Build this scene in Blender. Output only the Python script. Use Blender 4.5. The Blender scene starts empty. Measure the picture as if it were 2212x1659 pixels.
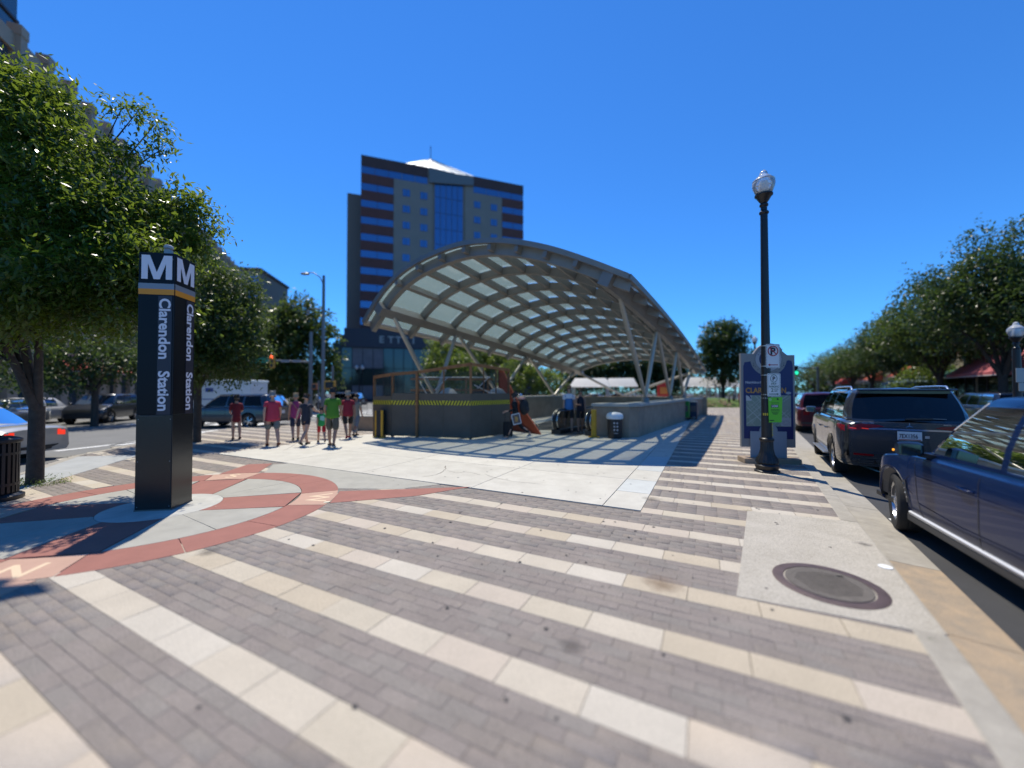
import bpy, bmesh, math, random
import numpy as np
from math import sin, cos, pi, radians, atan, atan2, sqrt, tan, hypot
from mathutils import Vector, Matrix
from mathutils.bvhtree import BVHTree
random.seed(7); RNG = np.random.default_rng(7)
SC = bpy.context.scene
COL = SC.collection

# ---------------------------------------------------------------- camera
CAM_H = 1.70; PITCH = 1.0686
cd = bpy.data.cameras.new('camera'); cam = bpy.data.objects.new('camera', cd); COL.objects.link(cam)
cam.location = (0, 0, CAM_H); cam.rotation_euler = (radians(90 + PITCH), 0, 0)
cd.sensor_width = 36.0; cd.lens = 831.0 / 2212.0 * 36.0
cd.clip_start = 0.05; cd.clip_end = 2000
cd.dof.use_dof = True; cd.dof.focus_distance = 6.4; cd.dof.aperture_fstop = 0.28; cd.dof.aperture_blades = 0
SC.camera = cam
# ---------------------------------------------------------------- sky and sun
SUN_EL = 66.4; SUN_AZ = -22.0           # degrees, azimuth measured from +Y towards +X
w = bpy.data.worlds.new('World'); SC.world = w; w.use_nodes = True
nt = w.node_tree; nt.nodes.clear()
sky = nt.nodes.new('ShaderNodeTexSky'); sky.sky_type = 'NISHITA'; sky.sun_disc = False
sky.sun_elevation = radians(SUN_EL); sky.sun_rotation = radians(SUN_AZ)
sky.altitude = 0; sky.air_density = 1.0; sky.dust_density = 0.0; sky.ozone_density = 4.0
hs = nt.nodes.new('ShaderNodeMix'); hs.data_type = 'RGBA'; hs.blend_type = 'MULTIPLY'; hs.inputs[0].default_value = 1.0; hs.inputs[7].default_value = (0.36, 0.94, 1.58, 1.0)
bg = nt.nodes.new('ShaderNodeBackground'); bg.inputs['Strength'].default_value = 0.112
wo = nt.nodes.new('ShaderNodeOutputWorld')
nt.links.new(sky.outputs[0], hs.inputs[6]); nt.links.new(hs.outputs[2], bg.inputs['Color']); nt.links.new(bg.outputs[0], wo.inputs['Surface'])
sd = bpy.data.lights.new('sun', 'SUN'); sd.energy = 5.0; sd.angle = radians(0.53); sd.color = (1.0, 0.935, 0.80)
sun = bpy.data.objects.new('sun', sd); COL.objects.link(sun)
sv = Vector((sin(radians(SUN_AZ)) * cos(radians(SUN_EL)), cos(radians(SUN_AZ)) * cos(radians(SUN_EL)), sin(radians(SUN_EL))))
sun.rotation_euler = sv.to_track_quat('Z', 'Y').to_euler(); sun.location = (0, 0, 60)
SC.view_settings.view_transform = 'Standard'; SC.view_settings.look = 'None'
SC.view_settings.exposure = 0.08; SC.view_settings.gamma = 1.0; SC.view_settings.use_curve_mapping = False
SC.cycles.max_bounces = 8; SC.cycles.transparent_max_bounces = 24; SC.cycles.caustics_reflective = False; SC.cycles.caustics_refractive = False

# ---------------------------------------------------------------- helpers
def pray(x, y):
    """direction through a point of a 2212 px wide survey picture (used to place things measured there)"""
    p = radians(PITCH); a = (x - 1106) / 831.0; b = (829.5 - y) / 831.0
    return (a, cos(p) - b * sin(p), sin(p) + b * cos(p))
def g(x, y, z=0.0):
    r = pray(x, y); t = (z - CAM_H) / r[2]; return Vector((r[0] * t, r[1] * t, z))
def at(x, y, Y):
    r = pray(x, y); t = Y / r[1]; return Vector((r[0] * t, Y, CAM_H + r[2] * t))

def rgb(c):
    return (c[0], c[1], c[2], 1.0)
MATS = {}
def M(name, col, rough=0.6, metal=0.0, var=0.0, vscale=3.0, col2=None, bump=0.0, bscale=40.0, spec=0.5, coat=0.0, emit=None, estr=0.0, speck=0.0, sscale=300.0, obj_rand=0.0):
    if name in MATS: return MATS[name]
    m = bpy.data.materials.new(name); m.use_nodes = True; n = m.node_tree; N = n.nodes; L = n.links
    b = N['Principled BSDF']; b.inputs['Base Color'].default_value = rgb(col); b.inputs['Roughness'].default_value = rough
    b.inputs['Metallic'].default_value = metal; b.inputs['Specular IOR Level'].default_value = spec
    if coat: b.inputs['Coat Weight'].default_value = coat; b.inputs['Coat Roughness'].default_value = 0.03
    if emit: b.inputs['Emission Color'].default_value = rgb(emit); b.inputs['Emission Strength'].default_value = estr
    geo = None; out = None
    if var or speck or bump or obj_rand:
        geo = N.new('ShaderNodeNewGeometry')
    if var:
        t = N.new('ShaderNodeTexNoise'); t.inputs['Scale'].default_value = vscale; t.inputs['Detail'].default_value = 6; t.inputs['Roughness'].default_value = 0.65
        L.new(geo.outputs['Position'], t.inputs['Vector'])
        r = N.new('ShaderNodeMapRange'); r.inputs['From Min'].default_value = 0.3; r.inputs['From Max'].default_value = 0.7
        L.new(t.outputs['Fac'], r.inputs['Value'])
        mx = N.new('ShaderNodeMix'); mx.data_type = 'RGBA'
        c2 = col2 or tuple(max(0, v * (1 - var)) for v in col)
        mx.inputs[6].default_value = rgb(col); mx.inputs[7].default_value = rgb(c2)
        L.new(r.outputs[0], mx.inputs[0]); out = mx.outputs[2]
    if speck:
        t = N.new('ShaderNodeTexNoise'); t.inputs['Scale'].default_value = sscale; t.inputs['Detail'].default_value = 2
        L.new(geo.outputs['Position'], t.inputs['Vector'])
        r = N.new('ShaderNodeMapRange'); r.inputs['From Min'].default_value = 0.35; r.inputs['From Max'].default_value = 0.68
        r.inputs['To Min'].default_value = 1 - speck; r.inputs['To Max'].default_value = 1 + speck
        L.new(t.outputs['Fac'], r.inputs['Value'])
        mx = N.new('ShaderNodeMix'); mx.data_type = 'RGBA'; mx.blend_type = 'MULTIPLY'; mx.inputs[0].default_value = 1.0
        if out: L.new(out, mx.inputs[6])
        else: mx.inputs[6].default_value = rgb(col)
        L.new(r.outputs[0], mx.inputs[7]); out = mx.outputs[2]
    if obj_rand:
        oi = N.new('ShaderNodeObjectInfo'); r = N.new('ShaderNodeMapRange'); r.inputs['To Min'].default_value = 1 - obj_rand; r.inputs['To Max'].default_value = 1 + obj_rand
        L.new(oi.outputs['Random'], r.inputs['Value'])
        mx = N.new('ShaderNodeMix'); mx.data_type = 'RGBA'; mx.blend_type = 'MULTIPLY'; mx.inputs[0].default_value = 1.0
        if out: L.new(out, mx.inputs[6])
        else: mx.inputs[6].default_value = rgb(col)
        L.new(r.outputs[0], mx.inputs[7]); out = mx.outputs[2]
    if out: L.new(out, b.inputs['Base Color'])
    if bump:
        t = N.new('ShaderNodeTexNoise'); t.inputs['Scale'].default_value = bscale; t.inputs['Detail'].default_value = 5
        L.new(geo.outputs['Position'], t.inputs['Vector'])
        bp = N.new('ShaderNodeBump'); bp.inputs['Strength'].default_value = bump; bp.inputs['Distance'].default_value = 0.02
        L.new(t.outputs['Fac'], bp.inputs['Height']); L.new(bp.outputs[0], b.inputs['Normal'])
    MATS[name] = m
    return m

def glassmat(name, tint, opac, rough=0.03, body=(0.02, 0.03, 0.03), ior=1.5):
    """thin pane: glossy coat over a mix of clear tint and dark body"""
    if name in MATS: return MATS[name]
    m = bpy.data.materials.new(name); m.use_nodes = True; n = m.node_tree; N = n.nodes; L = n.links; N.remove(N['Principled BSDF'])
    tr = N.new('ShaderNodeBsdfTransparent'); tr.inputs[0].default_value = rgb(tint)
    df = N.new('ShaderNodeBsdfDiffuse'); df.inputs[0].default_value = rgb(body)
    m1 = N.new('ShaderNodeMixShader'); m1.inputs[0].default_value = opac; L.new(tr.outputs[0], m1.inputs[1]); L.new(df.outputs[0], m1.inputs[2])
    gl = N.new('ShaderNodeBsdfGlossy'); gl.inputs['Roughness'].default_value = rough; gl.inputs[0].default_value = (1, 1, 1, 1)
    fr = N.new('ShaderNodeFresnel'); fr.inputs[0].default_value = ior
    m2 = N.new('ShaderNodeMixShader'); L.new(fr.outputs[0], m2.inputs[0]); L.new(m1.outputs[0], m2.inputs[1]); L.new(gl.outputs[0], m2.inputs[2])
    L.new(m2.outputs[0], N['Material Output'].inputs['Surface'])
    MATS[name] = m
    return m

class MB:
    """collects shapes, builds ONE mesh object"""
    def __init__(s): s.v = []; s.f = []; s.mi = []; s.cur = 0
    def add(s, vs, fs):
        o = len(s.v); s.v += [tuple(v) for v in vs]; s.f += [tuple(i + o for i in f) for f in fs]; s.mi += [s.cur] * len(fs); return s
    def box(s, c, d, rz=0.0, M3=None):
        x, y, z = d[0] / 2, d[1] / 2, d[2] / 2
        vs = [Vector((i * x, j * y, k * z)) for k in (-1, 1) for j in (-1, 1) for i in (-1, 1)]
        R = M3 if M3 is not None else Matrix.Rotation(rz, 3, 'Z')
        vs = [R @ v + Vector(c) for v in vs]
        return s.add(vs, [(0, 2, 3, 1), (4, 5, 7, 6), (0, 1, 5, 4), (2, 6, 7, 3), (0, 4, 6, 2), (1, 3, 7, 5)])
    def beam(s, a, b, w_, h_, up=(0, 0, 1)):
        a = Vector(a); b = Vector(b); d = (b - a); L = d.length; d.normalize(); u = Vector(up)
        sd_ = d.cross(u)
        if sd_.length < 1e-4: sd_ = d.cross(Vector((1, 0, 0)))
        sd_.normalize(); u = sd_.cross(d).normalized()
        vs = []
        for p in (a, b):
            for i, j in ((-1, -1), (1, -1), (1, 1), (-1, 1)): vs.append(p + sd_ * (i * w_ / 2) + u * (j * h_ / 2))
        return s.add(vs, [(0, 3, 2, 1), (4, 5, 6, 7), (0, 1, 5, 4), (1, 2, 6, 5), (2, 3, 7, 6), (3, 0, 4, 7)])
    def tube(s, pts, r, n=8, cap=True):
        pts = [Vector(p) for p in pts]; k = len(pts)
        rs = r if isinstance(r, (list, tuple)) else [r] * k
        vs = []; fs = []; prev = None
        for i, p in enumerate(pts):
            d = (pts[min(i + 1, k - 1)] - pts[max(i - 1, 0)]).normalized()
            if prev is None:
                a = Vector((0, 0, 1)) if abs(d.z) < 0.9 else Vector((1, 0, 0))
                x = d.cross(a).normalized()
            else:
                x = (prev - d * prev.dot(d)).normalized()
            prev = x; y = d.cross(x)
            for j in range(n):
                t = 2 * pi * j / n; vs.append(p + (x * cos(t) + y * sin(t)) * rs[i])
        for i in range(k - 1):
            for j in range(n):
                a = i * n + j; b = i * n + (j + 1) % n; fs.append((a, b, b + n, a + n))
        if cap: fs.append(tuple(range(n - 1, -1, -1))); fs.append(tuple(range((k - 1) * n, k * n)))
        return s.add(vs, fs)
    def lathe(s, prof, n=24, c=(0, 0, 0), M3=None, cap=True, a0=0, a1=2 * pi):
        full = abs(a1 - a0 - 2 * pi) < 1e-6; m = n if full else n + 1; vs = []; fs = []
        R = M3 if M3 is not None else Matrix.Identity(3); c = Vector(c)
        for r, z in prof:
            for j in range(m):
                t = a0 + (a1 - a0) * j / n; vs.append(R @ Vector((r * cos(t), r * sin(t), z)) + c)
        for i in range(len(prof) - 1):
            for j in range(n):
                a = i * m + j; b = i * m + (j + 1) % m; fs.append((a, b, b + m, a + m))
        if cap and full:
            if prof[0][0] > 1e-5: fs.append(tuple(range(n - 1, -1, -1)))
            if prof[-1][0] > 1e-5: fs.append(tuple(range((len(prof) - 1) * n, len(prof) * n)))
        return s.add(vs, fs)
    def prism(s, poly, z0, z1, M4=None):
        n = len(poly); vs = [Vector((p[0], p[1], z0)) for p in poly] + [Vector((p[0], p[1], z1)) for p in poly]
        if M4 is not None: vs = [M4 @ v for v in vs]
        area = sum(poly[i][0] * poly[(i + 1) % n][1] - poly[(i + 1) % n][0] * poly[i][1] for i in range(n))
        fs = [tuple(range(n - 1, -1, -1)), tuple(range(n, 2 * n))] + [(i, (i + 1) % n, (i + 1) % n + n, i + n) for i in range(n)]
        if area < 0: fs = [tuple(reversed(f)) for f in fs]
        return s.add(vs, fs)
    def ball(s, c, r, n=12, m=8, sc=(1, 1, 1)):
        vs = []; fs = []; c = Vector(c)
        for i in range(m + 1):
            p = pi * i / m
            for j in range(n):
                t = 2 * pi * j / n; vs.append(c + Vector((sin(p) * cos(t) * sc[0], sin(p) * sin(t) * sc[1], -cos(p) * sc[2])) * r)
        for i in range(m):
            for j in range(n):
                a = i * n + j; b = i * n + (j + 1) % n; fs.append((a, b, b + n, a + n))
        return s.add(vs, fs)
    def mesh(s, name, mats, smooth=None):
        me = bpy.data.meshes.new(name); me.from_pydata(s.v, [], s.f)
        for m in (mats if isinstance(mats, (list, tuple)) else [mats]): me.materials.append(m)
        if isinstance(mats, (list, tuple)) and len(mats) > 1: me.polygons.foreach_set('material_index', s.mi)
        if smooth is not None:
            me.polygons.foreach_set('use_smooth', [True] * len(me.polygons)); me.set_sharp_from_angle(angle=radians(smooth))
        me.update(); return me
    def build(s, name, mats, parent=None, smooth=None, bevel=0.0, **kw):
        o = link(name, s.mesh(name, mats, smooth), parent, **kw)
        if bevel:
            b = o.modifiers.new('bevel', 'BEVEL'); b.width = bevel; b.segments = 2; b.limit_method = 'ANGLE'; b.angle_limit = radians(40)
        return o
def link(name, me, parent=None, loc=None, rz=None, label=None, cat=None, group=None, kind=None):
    o = bpy.data.objects.new(name, me); COL.objects.link(o)
    if parent is not None: o.parent = parent
    if loc is not None: o.location = loc
    if rz is not None: o.rotation_euler = (0, 0, rz)
    if label: o['label'] = label
    if cat: o['category'] = cat
    if group: o['group'] = group
    if kind: o['kind'] = kind
    return o
def thing(name, label, cat, loc=(0, 0, 0), rz=0.0, group=None):
    return link(name, None, None, loc, rz, label, cat, group)
def recenter(o):
    """move a stand-alone mesh's origin to the middle of its base"""
    me = o.data; n = len(me.vertices); a = np.empty(n * 3, dtype=np.float32); me.vertices.foreach_get('co', a); a = a.reshape(-1, 3)
    c = np.array([(a[:, 0].min() + a[:, 0].max()) / 2, (a[:, 1].min() + a[:, 1].max()) / 2, a[:, 2].min()]); a -= c
    me.vertices.foreach_set('co', a.ravel()); me.update(); o.location = Vector(o.location) + Vector([float(q) for q in c]); return o
def copy_tree(o, parent=None, label=None):
    c = o.copy(); COL.objects.link(c)
    if parent is not None: c.parent = parent
    if label: c['label'] = label
    for ch in list(o.children): copy_tree(ch, c)
    return c
TMP = bpy.data.scenes.new('workbench')
def to_mesh(ob):
    TMP.collection.objects.link(ob); vl = TMP.view_layers[0]; vl.update(); dg = vl.depsgraph
    return bpy.data.meshes.new_from_object(ob.evaluated_get(dg))
def text_mesh(txt, size, mat, bold=0.0, align='LEFT', depth=0.0015, xs=1.0):
    cu = bpy.data.curves.new('lettering', 'FONT'); cu.body = txt; cu.size = size; cu.offset = bold; cu.extrude = depth; cu.align_x = align; cu.resolution_u = 3
    ob = bpy.data.objects.new('lettering', cu); me = to_mesh(ob); bpy.data.objects.remove(ob); bpy.data.curves.remove(cu)
    me.materials.clear(); me.materials.append(mat)
    if xs != 1.0:
        for v in me.vertices: v.co.x *= xs
    return me
def place_text(name, txt, size, mat, parent, M4, bold=0.0, align='LEFT', xs=1.0, depth=0.0015):
    me = text_mesh(txt, size, mat, bold, align, depth, xs); me.transform(M4); me.name = name
    return link(name, me, parent)
def frame(o, xax, yax):
    """4x4 with the text's x and y axes along the given directions"""
    x = Vector(xax).normalized(); y = Vector(yax).normalized(); z = x.cross(y)
    m = Matrix((x, y, z)).transposed().to_4x4(); m.translation = Vector(o); return m
# ---------------------------------------------------------------- paving frame: e1 along the stripes, e2 across them
E1 = Vector((0.892, -0.452)).normalized(); E2 = Vector((-E1.y, E1.x)); TH = atan2(E1.y, E1.x)
def uv2w(u, t): return (E1.x * u + E2.x * t, E1.y * u + E2.y * t)
def w2uv(x, y): return (x * E1.x + y * E1.y, x * E2.x + y * E2.y)
KD = Vector((0.535, 0.845)).normalized(); KN = Vector((KD.y, -KD.x)); KP = Vector((4.42, 4.90))   # right kerb line
def kline(s, off=0.0): q = KP + KD * s + KN * off; return (q.x, q.y)
ROAD_Z = -0.10
LEFTK = [(-5.2, -4.0), (-7.6, 1.5), (-9.2, 5.6), (-10.3, 8.2), (-11.5, 10.1), (-12.1, 12.3), (-12.5, 15.0), (-12.9, 17.6), (-12.2, 19.8), (-10.6, 22.0), (-7.5, 26.5), (-3.0, 34.0), (3.0, 45.0), (9.0, 56.0)]
plaza_poly = [kline(-9)] + [kline(62)] + LEFTK[::-1]
PEDR = 0.0

asph = M('asphalt', (0.060, 0.060, 0.063), 0.85, var=0.3, vscale=1.3, bump=0.5, bscale=160, speck=0.35, sscale=220)
mortar = M('joint_sand', (0.17, 0.15, 0.13), 0.95, var=0.4, vscale=20)
conc_k = M('kerb_concrete', (0.40, 0.365, 0.305), 0.85, var=0.28, vscale=5, bump=0.3, bscale=120, speck=0.18, sscale=260)
conc_or = M('stained_kerb_concrete', (0.42, 0.31, 0.20), 0.85, var=0.35, vscale=6, col2=(0.27, 0.225, 0.17), bump=0.4, bscale=90, speck=0.2, sscale=200)
conc_p = M('plaza_concrete', (0.56, 0.535, 0.465), 0.8, var=0.22, vscale=2.2, col2=(0.46, 0.435, 0.375), bump=0.15, bscale=80, speck=0.07, sscale=160, obj_rand=0.05)
conc_p2 = M('plaza_concrete_cool', (0.52, 0.535, 0.51), 0.8, var=0.15, vscale=2.5, bump=0.15, bscale=80, speck=0.07, sscale=160, obj_rand=0.06)
conc_pad = M('pad_concrete', (0.46, 0.42, 0.355), 0.85, var=0.2, vscale=2.4, col2=(0.38, 0.345, 0.285), bump=0.35, bscale=150, speck=0.26, sscale=120)
paint = M('road_paint', (0.78, 0.78, 0.76), 0.7, var=0.25, vscale=9)

MB().box((20, 60, -0.7), (700, 700, 0.4)).build('ground', M('soil', (0.09, 0.085, 0.06), 0.95, var=0.4, vscale=0.2), kind='structure')
MB().add([(-190, -60, ROAD_Z), (230, -60, ROAD_Z), (230, 330, ROAD_Z), (-190, 330, ROAD_Z)], [(0, 1, 2, 3)]).build('road', asph, kind='structure')
pav = MB().prism(plaza_poly, -0.40, -0.012).build('pavement', mortar, kind='structure')

# ---- brick pavers and beige slabs laid in stripes
BR = [M('brick_%s' % n, c, 0.82, var=0.24, vscale=1.9, speck=0.42, sscale=125, bump=0.35, bscale=220) for n, c in
      (('mauve', (0.272, 0.232, 0.204)), ('brown', (0.268, 0.229, 0.197)), ('grey', (0.262, 0.231, 0.203)), ('pale', (0.280, 0.241, 0.211)), ('dark', (0.254, 0.217, 0.192)))]
SL = [M('slab_%s' % n, c, 0.8, var=0.15, vscale=2.1, speck=0.20, sscale=110, bump=0.22, bscale=200) for n, c in
      (('cream', (0.50, 0.435, 0.335)), ('pink', (0.505, 0.43, 0.345)), ('pale', (0.54, 0.485, 0.40)), ('tan', (0.48, 0.405, 0.30)), ('ivory', (0.525, 0.46, 0.365)))]
T0 = 2.232; PER = 0.7365; LIGHT = 0.252
ROWS = 5; RH = (PER - LIGHT) / ROWS; BL = 0.2575; SLN = 0.515
MED = Vector((-5.13, 5.70)); MR = 2.34
PADP = [(3.34, 5.49), kline(.12, -.02), kline(-2.62, -0.02), (1.86, 3.22)]
def inpoly(x, y, P):
    c = False; n = len(P)
    for i in range(n):
        x1, y1 = P[i][0], P[i][1]; x2, y2 = P[i - 1][0], P[i - 1][1]
        if (y1 > y) != (y2 > y) and x < (x2 - x1) * (y - y1) / (y2 - y1) + x1: c = not c
    return c
CU0, CU1, CU2, CT0, CT1 = -11.9, -1.40, -0.85, 5.74, 41.0
def skip(u, t, hu, ht):
    x, y = uv2w(u, t)
    if (Vector((x, y)) - MED).length < MR - 0.16: return True
    if inpoly(x, y, PADP):
        if all(inpoly(*uv2w(u + a * hu, t + b * ht), PADP) for a in (-1, 1) for b in (-1, 1)): return True
    if not inpoly(x, y, plaza_poly): return True
    return False
# slope of the piece top is a tiny random tilt; sides drop into the joint
def piece(hu, ht, h=0.02, tilt=0.0, seed=0):
    r = random.Random(seed); c = 0.0011; z = [r.uniform(-tilt, tilt) for _ in range(4)]
    vs = [(-hu, -ht, -h), (hu, -ht, -h), (hu, ht, -h), (-hu, ht, -h),
          (-hu, -ht, -c), (hu, -ht, -c), (hu, ht, -c), (-hu, ht, -c),
          (-hu + c, -ht + c, z[0]), (hu - c, -ht + c, z[1]), (hu - c, ht - c, z[2]), (-hu + c, ht - c, z[3])]
    fs = [(i, (i + 1) % 4, (i + 1) % 4 + 4, i + 4) for i in range(4)] + [(i + 4, (i + 1) % 4 + 4, (i + 1) % 4 + 8, i + 8) for i in range(4)] + [(8, 9, 10, 11)]
    return vs, fs
bricks = []; slabs = []
tmax = 62
k0 = -6; k1 = int((tmax - T0) / PER)
rr = random.Random(3)
def ukerb(t, off=-0.10):
    # u where the row meets the kerb line
    a = w2uv(*kline(0, off)); b = w2uv(*kline(10, off)); return a[0] + (b[0] - a[0]) * (t - a[1]) / (b[1] - a[1])
def rowcut(t, off, L):
    out = []
    segs = [(-40.0, ukerb(t))] if not (CT0 < t < CT1) else [(-40.0, CU0), (CU2, ukerb(t))]
    for a, b in segs:
        e = a if a > -39 else -40 + off; first = True
        while e < b:
            e2 = (e + (off if off > .3 * L else off + L * .5)) if (first and a > -39) else e + L
            first = False; e2 = min(e2, b)
            if e2 - e > 0.03: out.append(((e + e2) / 2, (e2 - e) / 2))
            e = e2
    return out
for k in range(k0, k1):
    tu = T0 + k * PER                      # far edge of the light stripe
    tl = tu - LIGHT; tc = tu - LIGHT / 2
    far = tc > 22
    off = rr.uniform(0, SLN); off0 = off; n0 = int(-40 / SLN); n1 = int(14 / SLN)
    for u, hu in rowcut(tc, off, SLN):
        if not skip(u, tc, hu, LIGHT / 2): slabs.append((u, tc, rr.choice([0, 0, 1, 1, 2, 3, 3, 4, 4]), SLN, LIGHT, hu))
    if far: continue
    for r in range(ROWS):
        t = tu + (r + 0.5) * RH; off = (off0 + (r % 2) * BL / 2 + .03) % BL
        for u, hu in rowcut(t, off, BL):
            if not skip(u, t, hu, RH / 2): bricks.append((u, t, rr.choice([0, 0, 0, 1, 1, 2, 2, 3, 4]), BL, RH, hu))
def size_key(p):
    x, y = uv2w(p[0], p[1])
    if y < 1.9 or abs(x / y) > 1.36: return 1e9 + x * x + y * y
    return x * x + y * y
def lay(lst, name, mats, gap, tilt, nmesh=3):
    lst.sort(key=size_key)
    near, rest = lst[:300], lst[300:]
    var = {}
    for j in range(len(mats)):
        for q in range(nmesh):
            vs, fs = piece(lst[0][3] / 2 - gap, lst[0][4] / 2 - gap, 0.02, tilt, j * 7 + q)
            me = bpy.data.meshes.new(name); me.from_pydata(vs, [], fs); me.materials.append(mats[j]); var[(j, q)] = me
    for i, (u, t, m, a, b, hu) in enumerate(near):
        x, y = uv2w(u, t)
        o_ = link(name, var[(m, i % nmesh)], pav, (x, y, rr.uniform(-0.0012, 0.0012)), TH)
        if hu < a / 2 - .001: o_.scale = (hu / (a / 2), 1, 1)
    N_ = len(rest); V = np.zeros((N_, 12, 3)); 
    base = [np.array(piece(lst[0][3] / 2 - gap, lst[0][4] / 2 - gap, 0.02, tilt, s)[0]) for s in range(9)]
    P = np.array([uv2w(p[0], p[1]) for p in rest]); ct, st = cos(TH), sin(TH)
    for i in range(N_):
        b = base[i % 9].copy(); b[:, 0] *= rest[i][5] / (rest[i][3] / 2); V[i, :, 0] = b[:, 0] * ct - b[:, 1] * st + P[i, 0]; V[i, :, 1] = b[:, 0] * st + b[:, 1] * ct + P[i, 1]; V[i, :, 2] = b[:, 2] + rr.uniform(-0.0012, 0.0012)
    fs0 = np.array(piece(1, 1)[1]); F_ = (fs0[None, :, :] + (np.arange(N_) * 12)[:, None, None]).reshape(-1)
    me = bpy.data.meshes.new(name); nf = N_ * 9
    me.vertices.add(N_ * 12); me.vertices.foreach_set('co', V.reshape(-1)); me.loops.add(nf * 4); me.loops.foreach_set('vertex_index', F_.astype(np.int32))
    me.polygons.add(nf); me.polygons.foreach_set('loop_start', np.arange(nf, dtype=np.int32) * 4)
    for m in mats: me.materials.append(m)
    me.polygons.foreach_set('material_index', np.repeat(np.array([p[2] for p in rest], dtype=np.int32), 9)); me.update(calc_edges=True)
    link(name, me, pav, kind='stuff')
lay(bricks, 'brick', BR, 0.0010, 0.0010)
lay(slabs, 'paving_slab', SL, 0.0022, 0.0008)
vs = []
# far right walkway beyond the last bricks: brick-coloured bedding shows between the light stripes
_f = [(1.0, 20.5), (1.0, 0)]
MB().prism([uv2w(CU2 + .01, 22.2), uv2w(ukerb(22.2), 22.2), uv2w(ukerb(60), 60), uv2w(CU2 + .01, 60)], -0.011, -0.006).build('paver_bed', BR[0], pav, kind='stuff')
# ---- plaza concrete slabs
us = [CU0, -9.2, -6.45, -3.72, CU1]; ts = [CT0 + 0.001]
while ts[-1] < CT1: ts.append(ts[-1] + 1.92)
pc = []
WELL = [uv2w(-9.6, 10.9), uv2w(-1.3, 10.9), uv2w(-1.3, 29.5), uv2w(-9.6, 29.5)]
def slab_piece(u0, u1, t0, t1, mat, name='concrete_slab', top=0.003, gap=0.006):
    vs, fs = piece((u1 - u0) / 2 - gap, (t1 - t0) / 2 - gap, 0.02, 0.0, 1)
    me = bpy.data.meshes.new(name); me.from_pydata(vs, [], fs); me.materials.append(mat)
    x, y = uv2w((u0 + u1) / 2, (t0 + t1) / 2); return link(name, me, pav, (x, y, top), TH)
for i in range(len(us) - 1):
    for j in range(len(ts) - 1):
        slab_piece(us[i], us[i + 1], ts[j], ts[j + 1], conc_p)
tt = CT0; 
while tt < CT1:
    slab_piece(CU1, CU2, tt, tt + 0.98, conc_p2 if rr.random() < 0.5 else conc_p); tt += 0.98
# cracks: thin dark grooves lying in the concrete
crk = M('crack_dirt', (0.10, 0.085, 0.065), 0.95)
def crack(pts, wd=0.008, z=0.0042):
    mb = MB(); P = [Vector(p) for p in pts]; Q = []
    for i in range(len(P) - 1):
        for s in range(4):
            q = P[i].lerp(P[i + 1], s / 4); Q.append(q + Vector((rr.uniform(-.018, .018), rr.uniform(-.018, .018), 0)))
    Q.append(P[-1])
    vs = []; fs = []
    for i, q in enumerate(Q):
        d = (Q[min(i + 1, len(Q) - 1)] - Q[max(i - 1, 0)]).normalized(); n_ = Vector((-d.y, d.x, 0)) * wd * rr.uniform(.35, 1) * (0.3 if i in (0, len(Q) - 1) else 1)
        vs += [(q.x + n_.x, q.y + n_.y, z), (q.x - n_.x, q.y - n_.y, z)]
    for i in range(len(Q) - 1): fs.append((2 * i, 2 * i + 1, 2 * i + 3, 2 * i + 2))
    return MB().add(vs, fs).build('crack', crk, pav)
crack([g(x, y) for x, y in ((961, 1006), (962, 1014), (953, 1022), (938, 1027), (912, 1030))], 0.011)
crack([g(x, y) for x, y in ((962, 1016), (985, 1021), (1010, 1020), (1040, 1026))], 0.007)
crack([g(x, y) for x, y in ((1047, 1024), (1060, 1030), (1078, 1034), (1110, 1041), (1170, 1046))], 0.007)
crack([g(x, y) for x, y in ((610, 975), (628, 966), (640, 958))], 0.008)
# ---- manhole pad
pad = MB().prism([(p[0], p[1]) for p in PADP], -0.03, 0.004).build('manhole_pad', conc_pad, pav)
iron = M('cast_iron', (0.125, 0.085, 0.078), 0.5, metal=0.3, var=0.35, vscale=8, bump=0.35, bscale=120)
lidm = M('lid_concrete', (0.155, 0.135, 0.115), 0.75, var=0.3, vscale=12, speck=0.3, sscale=220, bump=0.5, bscale=180)
mh = thing('manhole_cover', 'round dark iron manhole cover set in the pale concrete pad', 'manhole cover', (2.78, 3.42, 0.006))
MB().lathe([(0.405, -0.01), (0.405, 0.002), (0.40, 0.004), (0.322, 0.005), (0.318, -0.004), (0.318, -0.01)], 48, cap=False).build('frame', iron, mh, smooth=30)
m_ = MB(); m_.lathe([(0.0, 0.0035), (0.26, 0.0045), (0.262, 0.006), (0.308, 0.006), (0.31, -0.01)], 48)
for a in range(-9, 10):
    for b in range(-9, 10):
        if hypot(a, b) < 9: m_.box((a * .026, b * .026, .0058), (.013, .013, .004))
m_.build('lid', lidm, mh, smooth=30)
MB().box((0.21, 0.12, 0.0085), (.05, .018, .003)).build('pick_hole', M('black_hole', (0.01, 0.01, 0.01), 0.9), mh)
recenter(MB().lathe([(0.055, 0), (0.055, 0.004), (0.05, 0.006), (0, 0.006)], 28).build('survey_disc', M('white_plastic', (0.8, 0.8, 0.78), 0.4), loc=(3.60, 3.74, 0.006), label='small flat white disc on the concrete pad near the kerb', cat='disc'))

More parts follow.
